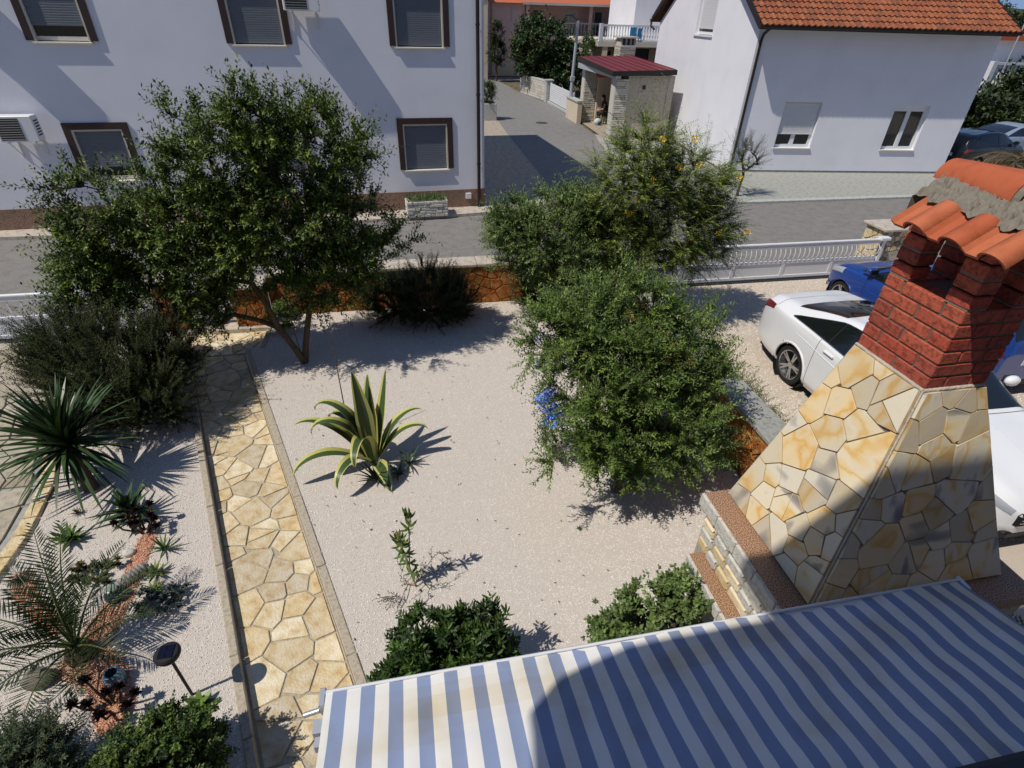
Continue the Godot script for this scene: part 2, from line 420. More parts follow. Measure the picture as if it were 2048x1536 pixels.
func ground() -> void:
	sheet("ground", [[-400, -500], [400, -500], [400, -10.4], [-400, -10.4]], -0.03, M.earth)
	sheet("ground", [[-400, -10.4], [-13.5, -10.4], [-13.5, 0.9], [4.3, 0.9], [4.3, -10.4], [400, -10.4], [400, 200], [-400, 200]], -0.03, M.earth)
	sheet("street", [[-60, -15.35], [-5.6, -15.4], [1.3, -15.95], [3.24, -16.17], [6.4, -17.0], [9.2, -16.35], [60, -16.3], [60, -10.45], [-60, -10.45]], 0.0, M.asphalt_pale)
	sheet("side_street", [[5.0, -16.4], [5.2, -22], [5.45, -28], [5.7, -33], [6.0, -45], [6.2, -53.6], [-30, -53.6], [-30, -57], [40, -57], [40, -54], [9.3, -53.5], [9.55, -46], [10.3, -40], [10.25, -35], [9.9, -28.3], [9.0, -21.5], [9.1, -16.2]], 0.006, M.asphalt_grey)
	var pv := MB.new()
	poly(pv, [[-60, -17], [2.6, -17], [2.49, -16.7], [6.5, -17.95], [6.75, -17.4], [3.24, -16.1], [1.3, -15.85], [-5.6, -15.3], [-60, -15.2]], 0.09)
	for s in [[-60, -15.2, -5.6, -15.3], [-5.6, -15.3, 1.3, -15.85], [1.3, -15.85, 3.24, -16.1], [3.24, -16.1, 6.75, -17.4], [6.75, -17.4, 6.5, -17.95]]:
		pv.quad(Vector3(s[0], -0.02, s[1]), Vector3(s[2], -0.02, s[3]), Vector3(s[2], 0.09, s[3]), Vector3(s[0], 0.09, s[1]))
	struct("pavement", pv, M.concrete)
	sheet("yard_paving", [[-10, -54], [6.1, -54], [5.7, -33], [5.45, -28], [5.1, -17.3], [2.0, -16.6], [-10, -20]], 0.012, M.yard_concrete)
	# paved forecourt of the right-hand house, row upon row of thin grey setts as far as they can be told apart
	sheet("forecourt_pavement", [[8.9, -23.4], [9.9, -28.4], [13.2, -27], [12.6, -20.4], [30, -18.3], [30, -16.2], [9.1, -16.2]], 0.016, M.paver_grey)
	var kb := MB.new()
	for i in 26:
		var x := 9.15 + i * 0.8
		kb.bevel(Vector3(x, -0.02, -16.42), Vector3(x + 0.79, 0.075 + rf(-0.004, 0.004), -16.2), 0.012)
	struct("kerb", kb, M.kerb_pale)
	sheet("shelter_terrace_paving", [[10.0, -26.5], [10.3, -32.4], [14.5, -34], [14.5, -26.6]], 0.03, M.yard_concrete)
	var mh := MB.new()
	mh.lathe([Vector2(0.33, 0.0), Vector2(0.33, 0.012), Vector2(0.27, 0.014), Vector2(0.26, 0.009), Vector2(0.0, 0.009)], 20)
	tag(put("manhole_cover", mh.mesh(), plain("cast_iron", lin(0.06, 0.055, 0.05), 0.7), null, Vector3(8.0, 0.006, -31.9)), "round dark manhole cover in the asphalt of the side street", "manhole cover")
	sheet("far_kerb_pavement", [[-30, -57.6], [40, -57.6], [40, -56.9], [-30, -56.9]], 0.1, M.concrete)
	sheet("parking_gravel", [[4.2, -10.4], [30, -10.3], [30, 3], [4.2, 3]], 0.0, M.gravel_parking)
	sheet("garden_gravel", [[-2.56, -10.2], [4.12, -10.2], [4.12, 1.0], [pr(1.0) + 0.06, 1.0], [pr(-8.95) + 0.06, -8.95], [-2.6, -9.0]], 0.0, M.gravel_bed)
	sheet("garden_gravel", [[-5.3, -9.9], [pl(-9.8) - 0.06, -9.8], [pl(1.0) - 0.06, 1.0], [-4.4, 1.0], [-4.4, -5.0]], 0.0, M.gravel_bed)
	# hills beyond
	var hl := MB.new()
	var nz := noise(21, 0.012, 3)
	for ring in 3:
		var d: float = [190.0, 270.0, 360.0][ring]
		var pr := []
		for i in 61:
			var a := deg_to_rad(-70.0 + 140.0 * i / 60.0)
			var h := maxf(1.0, 3.0 + ring * 5.0 + nz.get_noise_2d(i * 9.0, ring * 70.0) * 6.0)
			pr.append([Vector3(sin(a) * d, -1, -cos(a) * d), Vector3(sin(a) * (d + 40), h, -cos(a) * (d + 40))])
		for i in 60: hl.quad(pr[i][0], pr[i + 1][0], pr[i + 1][1], pr[i][1])
	struct("hills", hl, mat("hill_green", lin(0.05, 0.07, 0.035), 0.95, tex.dirt, 0.02))

# --- buildings
func facade(mb: MB, u0: float, u1: float, v0: float, v1: float, holes: Array, depth: float) -> void:   # a wall in local x, y that faces +z, with openings [u0, v0, u1, v1]
	var us := [u0, u1]; var vs := [v0, v1]
	for h in holes:
		us.append(h[0]); us.append(h[2]); vs.append(h[1]); vs.append(h[3])
	us.sort(); vs.sort()
	for i in us.size() - 1:
		for j in vs.size() - 1:
			if us[i + 1] - us[i] < 0.001 or vs[j + 1] - vs[j] < 0.001: continue
			var cu: float = (us[i] + us[i + 1]) / 2; var cv: float = (vs[j] + vs[j + 1]) / 2
			var open := false
			for h in holes:
				if cu > h[0] and cu < h[2] and cv > h[1] and cv < h[3]: open = true
			if not open: mb.quad(Vector3(us[i], vs[j], 0), Vector3(us[i + 1], vs[j], 0), Vector3(us[i + 1], vs[j + 1], 0), Vector3(us[i], vs[j + 1], 0))
	for h in holes:
		var a := Vector3(h[0], h[1], 0); var b := Vector3(h[2], h[1], 0); var c := Vector3(h[2], h[3], 0); var d := Vector3(h[0], h[3], 0)
		var z := Vector3(0, 0, -depth)
		mb.quad(a, b, b + z, a + z); mb.quad(b, c, c + z, b + z); mb.quad(c, d, d + z, c + z); mb.quad(d, a, a + z, d + z)

func slats(mb: MB, u0: float, u1: float, v0: float, v1: float, z: float, step := 0.045) -> void:   # a closed roller shutter: shallow curved slats
	var k := int((v1 - v0) / step)
	var s := (v1 - v0) / k
	for i in k:
		var y := v0 + i * s
		var e := [Vector2(y, z - 0.006), Vector2(y + s * 0.2, z), Vector2(y + s * 0.8, z), Vector2(y + s, z - 0.006)]
		for j in 3: mb.quad(Vector3(u0, e[j].x, e[j].y), Vector3(u1, e[j].x, e[j].y), Vector3(u1, e[j + 1].x, e[j + 1].y), Vector3(u0, e[j + 1].x, e[j + 1].y))

func bx(called: String, lo: Vector3, hi: Vector3, m: Material, parent: Node, r := 0.0, label := "") -> MeshInstance3D:
	var mb := MB.new()
	if r > 0: mb.bevel(lo, hi, r)
	else: mb.box(lo, hi)
	var o := put(called, mb.mesh(), m, parent)
	if label: o.set_meta("label", label)
	return o

func left_window(house: Node3D, u0: float, v0: float, u1: float, v1: float, low: float) -> void:   # brown surround, cream frame and sill, grey roller shutter let down to low
	var w := MB.new()
	w.box(Vector3(u0, v0 + 0.02, -0.02), Vector3(u0 + 0.15, v1 - 0.15, 0.035))
	w.box(Vector3(u1 - 0.15, v0 + 0.02, -0.02), Vector3(u1, v1 - 0.15, 0.035))
	w.box(Vector3(u0, v1 - 0.15, -0.02), Vector3(u1, v1, 0.035))
	var win := put("window", w.mesh(), M.brown_frame, house)
	var f := MB.new()
	f.box(Vector3(u0 + 0.15, v0, -0.12), Vector3(u0 + 0.19, v1 - 0.15, 0.02)); f.box(Vector3(u1 - 0.19, v0, -0.12), Vector3(u1 - 0.15, v1 - 0.15, 0.02))
	f.box(Vector3(u0 + 0.19, v1 - 0.19, -0.12), Vector3(u1 - 0.19, v1 - 0.15, 0.02))
	put("frame", f.mesh(), M.cream_trim, win)
	bx("sill", Vector3(u0 + 0.12, v0 - 0.045, -0.1), Vector3(u1 - 0.12, v0 - 0.002, 0.065), M.cream_trim, win, 0.006)
	var s := MB.new()
	slats(s, u0 + 0.19, u1 - 0.19, low, v1 - 0.19, -0.045)
	put("shutter", s.mesh(), M.shutter_grey, win)
	bx("pane", Vector3(u0 + 0.19, v0, -0.11), Vector3(u1 - 0.19, v1 - 0.2, -0.09), M.window_glass, win)
	if low > v0 + 0.1:
		bx("sash", Vector3(u0 + 0.19, v0 + 0.02, -0.09), Vector3(u1 - 0.19, v0 + 0.1, -0.07), M.cream_trim, win)

func left_house() -> void:
	var h := thing("white_house", "large white house with brown window surrounds, left of the side street", "house", Vector3(2.476, 0, -16.66), deg_to_rad(3.8))
	var wins := []
	for u in [[-10.3, -8.9], [-6.22, -4.75], [-2.41, -0.88]]:
		wins.append([u[0], 1.2, u[1], 2.55]); wins.append([u[0], 4.2, u[1], 5.62])
	var holes := []
	for w in wins: holes.append([w[0] + 0.12, w[1], w[2] - 0.12, w[3] - 0.12])
	var mb := MB.new()
	facade(mb, -16.0, 0.03, 0.0, 7.2, holes, 0.16)
	mb.quad(Vector3(0.03, 0, 0), Vector3(0.03, 0, -10), Vector3(0.03, 7.2, -10), Vector3(0.03, 7.2, 0))
	mb.quad(Vector3(-16, 0, -10), Vector3(-16, 0, 0), Vector3(-16, 7.2, 0), Vector3(-16, 7.2, -10))
	mb.quad(Vector3(0.03, 0, -10), Vector3(-16, 0, -10), Vector3(-16, 7.2, -10), Vector3(0.03, 7.2, -10))
	put("wall", mb.mesh(), M.plaster_white, h)
	bx("plinth", Vector3(-16.02, -0.05, -0.5), Vector3(0.045, 0.6, 0.018), M.plinth_brown, h)
	for w in wins:
		left_window(h, w[0], w[1], w[2], w[3], (1.52 if w[1] < 2 else 4.5) if w[0] < -9 else w[1] + 0.03)
	var r := MB.new()
	var e := [Vector3(-16.6, 7.2, 0.05), Vector3(0.6, 7.2, 0.05), Vector3(0.6, 7.2, -10.4), Vector3(-16.6, 7.2, -10.4), Vector3(-11, 9.9, -4.9), Vector3(-5, 9.9, -4.9)]
	r.quad(e[0], e[1], e[5], e[4]); r.tri(e[1], e[2], e[5]); r.quad(e[2], e[3], e[4], e[5]); r.tri(e[3], e[0], e[4])
	r.quad(e[3], e[2], e[1], e[0])
	put("roof", r.mesh(), M.roof_tile_red, h)
	var p := MB.new()
	p.tube(PackedVector3Array([Vector3(-0.15, 0.05, 0.1), Vector3(-0.15, 0.25, 0.08), Vector3(-0.15, 7.0, 0.08), Vector3(-0.15, 7.2, 0.4)]), PackedFloat32Array([0.05, 0.05, 0.05, 0.05]), 8)
	for y in [1.3, 3.1, 4.7]: p.lathe([Vector2(0.06, y), Vector2(0.06, y + 0.04)], 8, Vector3(-0.15, 0, 0.08))
	put("downpipe", p.mesh(), M.dark_brown, h)
	bx("meter_box", Vector3(-0.55, 0.33, 0.018), Vector3(-0.38, 0.5, 0.07), M.white_plastic, h, 0.01)
	# air conditioners on wall brackets
	for a in [[-4.78, 4.9, "air conditioner unit high on the white wall, right of the middle upper window"], [-11.48, 2.22, "air conditioner unit low on the white wall, at the left edge"], [-11.8, 4.9, "air conditioner unit high on the white wall at the top left"]]:
		var F := h.basis.x; var N := h.basis.z
		var ac := thing("air_conditioner", a[2], "air conditioner", h.position + F * a[0] + Vector3(0, a[1], 0), h.rotation.y, "air conditioners on the white house")
		var b := MB.new()
		b.bevel(Vector3(0, 0, 0.1), Vector3(0.8, 0.55, 0.42), 0.015)
		put("casing", b.mesh(), M.white_plastic, ac)
		var g := MB.new()
		g.box(Vector3(0.05, 0.04, 0.42), Vector3(0.53, 0.5, 0.426))
		put("grille", g.mesh(), M.louvre_grey, ac)
		var gb := MB.new()
		for i in 9: gb.box(Vector3(0.05, 0.06 + i * 0.05, 0.426), Vector3(0.53, 0.066 + i * 0.05, 0.433))
		put("grille_bars", gb.mesh(), M.cream_trim, ac)
		var sv := MB.new()
		for i in 6: sv.box(Vector3(0.8, 0.12 + i * 0.06, 0.16), Vector3(0.804, 0.15 + i * 0.06, 0.36))
		put("side_vent", sv.mesh(), M.louvre_grey, ac)
		for x in [0.12, 0.66]:
			var k := MB.new()
			k.box(Vector3(x, -0.03, 0.0), Vector3(x + 0.035, 0.0, 0.44)); k.box(Vector3(x, -0.4, 0.0), Vector3(x + 0.035, -0.03, 0.03))
			k.rod(Vector3(x + 0.017, -0.36, 0.02), Vector3(x + 0.017, -0.02, 0.36), 0.012, 4)
			put("bracket", k.mesh(), M.white_plastic, ac)
	# stone planter under the window
	var pt := thing("stone_planter", "long planter of white split stone with green plants, against the brown plinth", "planter", Vector3(0.72, 0.09, -16.0), deg_to_rad(3.8))
	var core := MB.new()
	core.box(Vector3(-0.56, 0, -0.24), Vector3(0.56, 0.42, 0.24))
	put("trough", core.mesh(), M.grout, pt)
	for row in 5:
		var x := -0.58
		while x < 0.56:
			var w := rf(0.12, 0.3)
			var x2 := minf(x + w, 0.58)
			var st := MB.new()
			st.bevel(Vector3(x, row * 0.086 + 0.004, 0.23), Vector3(x2 - 0.008, row * 0.086 + 0.082, 0.27 + rf(0, 0.02)), 0.01)
			put("stone", st.mesh(), M.split_white, pt)
			x = x2
	for s in [-1.0, 1.0]:
		for row in 5:
			var st := MB.new()
			st.bevel(Vector3(s * 0.57 - 0.02, row * 0.086 + 0.004, -0.24), Vector3(s * 0.57 + 0.02, row * 0.086 + 0.082, 0.228), 0.01)
			put("stone", st.mesh(), M.split_white, pt)
	var gr := MB.new()
	for i in 500:
		gr.col = vary(Color(0.07, 0.13, 0.025), 0.4)
		gr.blade(Vector3(rf(-0.52, 0.52), 0.41, rf(-0.2, 0.22)), rf(0, TAU), rf(0.6, 1.5), rf(0.12, 0.26), 0.012, rf(0.2, 1.2), 3, gr.col, gr.col)
	var gp := thing("planter_plants", "tufts of green leaves growing in the white stone planter", "plants", Vector3(0.72, 0.09, -16.0), deg_to_rad(3.8))
	put("foliage", gr.mesh(), M.leaf, gp)

func right_house() -> void:
	var R := Vector3(21.677, 0, -19.323)
	var h := thing("gabled_house", "white house with orange tiled gable roof, right of the side street", "house", R, deg_to_rad(-6.66))
	var U0 := -9.02
	var A := [-7.37, 0.93, -5.9, 2.52]; var B := [-2.98, 0.9, -1.58, 2.47]
	var mb := MB.new()
	facade(mb, U0, 0.0, 0.09, 4.78, [A, B], 0.22)
	var D := 11.5; var pk := 7.85
	var gw := MB.new()   # left gable wall in its own frame: local x runs towards the front corner
	gw.T = Transform3D(Basis(Vector3(0, 0, 1), Vector3(0, 1, 0), Vector3(-1, 0, 0)), Vector3(U0, 0, 0))
	var G := [-6.2, 4.4, -4.2, 5.9]
	facade(gw, -D, G[0], 0.0, 4.78, [], 0.0); facade(gw, G[2], 0.0, 0.0, 4.78, [], 0.0); facade(gw, G[0], G[2], 0.0, 4.4, [], 0.0)
	# gable triangle above the eave, around the upper half of the window
	var yl := func(x: float) -> float: return 4.78 + (pk - 4.78) * (1.0 - absf(x + D / 2) / (D / 2))
	for q in [[[-D, 4.78], [G[0], 4.78], [G[0], yl.call(G[0])]], [[G[2], 4.78], [0, 4.78], [G[2], yl.call(G[2])]]]:
		gw.tri(Vector3(q[0][0], q[0][1], 0), Vector3(q[1][0], q[1][1], 0), Vector3(q[2][0], q[2][1], 0))
	gw.quad(Vector3(G[0], 5.9, 0), Vector3(-D / 2, 5.9, 0), Vector3(-D / 2, pk, 0), Vector3(G[0], yl.call(G[0]), 0))
	gw.quad(Vector3(-D / 2, 5.9, 0), Vector3(G[2], 5.9, 0), Vector3(G[2], yl.call(G[2]), 0), Vector3(-D / 2, pk, 0))
	for e in [[G[0], G[0] - 0.0], [G[2], G[2]]]:
		gw.box(Vector3(e[0] - 0.004, 4.4, -0.2), Vector3(e[0] + 0.004, 5.9, -0.002))
	gw.box(Vector3(G[0], 4.38, -0.2), Vector3(G[2], 4.4, -0.002))
	put("gable_wall", gw.mesh(), M.plaster_bright, h)
	mb.quad(Vector3(0, 0, 0), Vector3(0, 0, -D), Vector3(0, 4.78, -D), Vector3(0, 4.78, 0))
	mb.tri(Vector3(0, 4.78, 0), Vector3(0, 4.78, -D), Vector3(0, pk, -D / 2))
	mb.quad(Vector3(0, 0, -D), Vector3(U0, 0, -D), Vector3(U0, 4.78, -D), Vector3(0, 4.78, -D))
	put("wall", mb.mesh(), M.plaster_bright, h)
	bx("plinth", Vector3(U0 + 0.02, 0, -0.4), Vector3(-0.02, 0.11, -0.012), M.concrete_grey, h)
	# gable window
	var wn := MB.new()
	wn.T = gw.T
	slats(wn, G[0] + 0.07, G[2] - 0.07, 4.62, 5.9, -0.14, 0.05)
	var gwin := put("window", wn.mesh(), M.shutter_white, h)
	var gf := MB.new()
	gf.T = gw.T
	for b in [[G[0], 4.4, G[0] + 0.07, 5.9], [G[2] - 0.07, 4.4, G[2], 5.9], [G[0] + 0.07, 4.42, G[2] - 0.07, 4.52]]: gf.box(Vector3(b[0], b[1], -0.19), Vector3(b[2], b[3], -0.12))
	gf.box(Vector3(G[0] - 0.06, 4.35, -0.15), Vector3(G[2] + 0.06, 4.402, 0.06))
	put("frame", gf.mesh(), M.white_plastic, gwin)
	var gg := MB.new(); gg.T = gw.T
	gg.box(Vector3(G[0] + 0.07, 4.52, -0.18), Vector3(G[2] - 0.07, 4.62, -0.16))
	put("pane", gg.mesh(), M.window_glass, gwin)
	# front windows
	for q in [A, B]:
		var f := MB.new()
		var z := -0.2
		var u0: float = q[0]; var v0: float = q[1]; var u1: float = q[2]; var v1: float = q[3]
		var mid: float = (u0 + u1) / 2
		f.box(Vector3(u0, v0, z), Vector3(u0 + 0.09, v1, z + 0.07)); f.box(Vector3(u1 - 0.09, v0, z), Vector3(u1, v1, z + 0.07))
		f.box(Vector3(u0 + 0.09, v0, z), Vector3(u1 - 0.09, v0 + 0.1, z + 0.07)); f.box(Vector3(u0 + 0.09, v1 - 0.22, z), Vector3(u1 - 0.09, v1, z + 0.075))
		f.box(Vector3(mid - 0.08, v0 + 0.1, z), Vector3(mid + 0.08, v1 - 0.22, z + 0.068))
		var win := put("window", f.mesh(), M.white_plastic, h)
		bx("pane", Vector3(u0 + 0.09, v0 + 0.1, z + 0.01), Vector3(mid - 0.08, v1 - 0.22, z + 0.02), M.window_glass, win)
		bx("pane", Vector3(mid + 0.08, v0 + 0.1, z + 0.01), Vector3(u1 - 0.09, v1 - 0.22, z + 0.02), M.window_glass, win)
		bx("sill", Vector3(u0 - 0.03, v0 - 0.045, z + 0.07), Vector3(u1 + 0.03, v0 - 0.002, 0.06), M.cream_trim, win, 0.006)
		if q == A:
			var s := MB.new()
			slats(s, u0 + 0.05, u1 - 0.05, 1.44, v1 - 0.05, z + 0.1, 0.055)
			put("roller_blind", s.mesh(), M.shutter_white, win)
			bx("blind_rail", Vector3(u0 + 0.05, 1.4, z + 0.09), Vector3(u1 - 0.05, 1.445, z + 0.115), M.white_plastic, win)
	# roof: two planes with a dark soffit, fascia and gutter, tiles laid one by one on the side one sees
	var ov := 0.58; var sl := (pk - 4.78) / (D / 2.0)
	var rise := func(n: float) -> float: return 4.92 + sl * (ov - n)   # height of the roof surface at distance n in front of the wall
	var rf_ := MB.new()
	var x0 := U0 - 0.3; var x1 := 0.06
	var ridge := Vector3(0, rise.call(-D / 2), -D / 2)
	rf_.quad(Vector3(x0, rise.call(ov), ov), Vector3(x1, rise.call(ov), ov), Vector3(x1, ridge.y, ridge.z), Vector3(x0, ridge.y, ridge.z))
	rf_.quad(Vector3(x1, rise.call(ov), -D - ov), Vector3(x0, rise.call(ov), -D - ov), Vector3(x0, ridge.y, ridge.z), Vector3(x1, ridge.y, ridge.z))
	var roof := put("roof", rf_.mesh(), M.roof_tile_dark, h)
	var sf := MB.new()
	sf.quad(Vector3(x0, rise.call(ov) - 0.14, ov), Vector3(x0, ridge.y - 0.14, ridge.z), Vector3(x1, ridge.y - 0.14, ridge.z), Vector3(x1, rise.call(ov) - 0.14, ov))
	sf.quad(Vector3(x1, rise.call(ov) - 0.14, -D - ov), Vector3(x1, ridge.y - 0.14, ridge.z), Vector3(x0, ridge.y - 0.14, ridge.z), Vector3(x0, rise.call(ov) - 0.14, -D - ov))
	put("soffit", sf.mesh(), M.wood_soffit, roof)
	for x in [x0, x1]:
		for s in [ov, -D - ov]:
			var vg := MB.new()
			var a := Vector3(x, rise.call(ov) - 0.17, s); var b := Vector3(x, ridge.y - 0.17, ridge.z)
			var t := Vector3(0.03 if x == x1 else -0.03, 0, 0)
			for w in [Vector3(), t]: vg.quad(a + w, b + w, b + w + Vector3(0, 0.24, 0), a + w + Vector3(0, 0.24, 0))
			vg.quad(a, a + t, b + t, b); vg.quad(a + Vector3(0, 0.24, 0), b + Vector3(0, 0.24, 0), b + t + Vector3(0, 0.24, 0), a + t + Vector3(0, 0.24, 0))
			put("verge_board", vg.mesh(), M.dark_brown, roof)
	var gt := MB.new()
	gt.box(Vector3(x0, 4.74, ov - 0.02), Vector3(x1, 4.92, ov + 0.02))
	for z in [ov + 0.08, -D - ov - 0.08]:
		var pts := PackedVector3Array([Vector3(x0 - 0.05, 4.84, z), Vector3(x1 + 0.05, 4.84, z)])
		gt.tube(pts, PackedFloat32Array([0.075, 0.075]), 8)
	put("gutter", gt.mesh(), M.dark_brown, h)
	var dp := MB.new()
	dp.tube(PackedVector3Array([Vector3(U0 + 0.1, 4.8, ov), Vector3(U0 + 0.1, 4.6, 0.16), Vector3(U0 + 0.1, 4.4, 0.075), Vector3(U0 + 0.1, 0.1, 0.075)]), PackedFloat32Array([0.05, 0.05, 0.05, 0.05]), 8)
	dp.tube(PackedVector3Array([Vector3(U0 - 0.3, 4.84, -D - ov), Vector3(U0 - 0.32, 4.6, -D - ov + 0.05), Vector3(U0 - 0.2, 4.45, -D - ov + 0.35)]), PackedFloat32Array([0.06, 0.06, 0.05]), 6)
	put("downpipe", dp.mesh(), M.dark_brown, h)
	var tile := MB.new()   # an S-tile: low channel and raised roll, with a thick lower edge; local x across, y up off the slope, z down the slope
	var prof := []
	for i in 7: prof.append(Vector2(-0.105 + 0.21 * i / 6.0, [0.01, 0.0, 0.002, 0.022, 0.042, 0.034, 0.01][i]))
	for i in 6:
		var a: Vector2 = prof[i]; var b: Vector2 = prof[i + 1]
		tile.quad(Vector3(a.x, a.y + 0.04, 0.2), Vector3(b.x, b.y + 0.04, 0.2), Vector3(b.x, b.y, -0.2), Vector3(a.x, a.y, -0.2))
		tile.quad(Vector3(a.x, a.y + 0.005, 0.2), Vector3(b.x, b.y + 0.005, 0.2), Vector3(b.x, b.y + 0.04, 0.2), Vector3(a.x, a.y + 0.04, 0.2))
	var tm := tile.mesh()
	var along := Vector3(0, -sl, 1).normalized()
	var tb := Basis(Vector3(1, 0, 0), along.cross(Vector3(1, 0, 0)), along)
	var cols := int((x1 - x0) / 0.208)
	var step := 0.36
	var rows := int((D / 2 + ov) * sqrt(1 + sl * sl) / step)
	var rest := []
	for r in rows:
		for c in cols:
			var dn := (r * step + 0.13) * along.z
			var t := Transform3D(tb * Basis(Vector3.UP, rf(-0.012, 0.012)), Vector3(x0 + 0.1 + c * 0.208 + rf(-0.004, 0.004), rise.call(ov + 0.1 - dn) + 0.012, ov + 0.1 - dn))
			if r < 6:
				var o := put("roof_tile", tm, M["house_tile_%d" % (rng.randi() % 4 if rng.randf() < 0.7 else 0)], roof)
				o.transform = t
			else: rest.append(t)
	var mm := MultiMesh.new()
	mm.transform_format = MultiMesh.TRANSFORM_3D; mm.mesh = tm; mm.instance_count = rest.size()
	for i in rest.size(): mm.set_instance_transform(i, rest[i])
	var mi := MultiMeshInstance3D.new()
	mi.multimesh = mm; mi.name = "upper_roof_tiles"; mi.material_override = M.house_tile_0; mi.set_meta("kind", "stuff")
	roof.add_child(mi)

func courses(parent: Node, T: Transform3D, w: float, h: float, ch: float, mats: Array, lmin := 0.25, lmax := 0.55, proud := 0.03, called := "stone", joint := 0.012) -> void:   # a face of split stone in courses, each stone its own piece; local x, y, facing +z
	var rows := maxi(1, int(round(h / ch)))
	var rh := h / rows
	for r in rows:
		var x := 0.0
		while x < w - 0.01:
			var x2 := x + rf(lmin, lmax)
			if w - x2 < lmin * 0.6: x2 = w
			var mb := MB.new()
			mb.T = T
			var j := joint
			mb.bevel(Vector3(x + j / 2, r * rh + j / 2, -0.03), Vector3(x2 - j / 2, (r + 1) * rh - j / 2, proud * rf(0.5, 1.0)), minf(0.012, rh * 0.15))
			put(called, mb.mesh(), mats[rng.randi() % mats.size()], parent)
			x = x2

func frame(at: Vector3, xdir: Vector3) -> Transform3D:   # local x along xdir, y up, z out of the face
	var x := xdir.normalized()
	return Transform3D(Basis(x, Vector3.UP, x.cross(Vector3.UP)), at)

func baluster(mb: MB, at: Vector3, h: float) -> void:
	mb.lathe([Vector2(0.05, 0), Vector2(0.05, h * 0.1), Vector2(0.03, h * 0.14), Vector2(0.07, h * 0.36), Vector2(0.03, h * 0.75), Vector2(0.05, h * 0.88), Vector2(0.05, h)], 6, at)

func balustrade(parent: Node, a: Vector3, b: Vector3, h: float, step: float, m: Material) -> void:
	var d := (b - a).normalized()
	var r := MB.new()
	r.T = frame(a, d)
	var L := a.distance_to(b)
	r.box(Vector3(0, h - 0.12, -0.09), Vector3(L, h, 0.09)); r.box(Vector3(0, 0, -0.08), Vector3(L, 0.1, 0.08))
	var rail := put("railing", r.mesh(), m, parent)
	for i in int(L / step):
		var k := MB.new()
		baluster(k, a + d * (i + 0.5) * step + Vector3(0, 0.1, 0), h - 0.22)
		put("baluster", k.mesh(), m, rail)

func far_window(parent: Node, lo: Vector3, hi: Vector3, fm: Material) -> void:   # a framed dark pane on a wall facing +z
	var f := MB.new()
	var t := 0.09
	f.box(lo, Vector3(lo.x + t, hi.y, hi.z)); f.box(Vector3(hi.x - t, lo.y, lo.z), hi)
	f.box(Vector3(lo.x + t, lo.y, lo.z), Vector3(hi.x - t, lo.y + t, hi.z)); f.box(Vector3(lo.x + t, hi.y - t, lo.z), Vector3(hi.x - t, hi.y, hi.z))
	var w := put("window", f.mesh(), fm, parent)
	bx("pane", Vector3(lo.x + t, lo.y + t, lo.z), Vector3(hi.x - t, hi.y - t, hi.z - 0.04), M.window_glass, w)

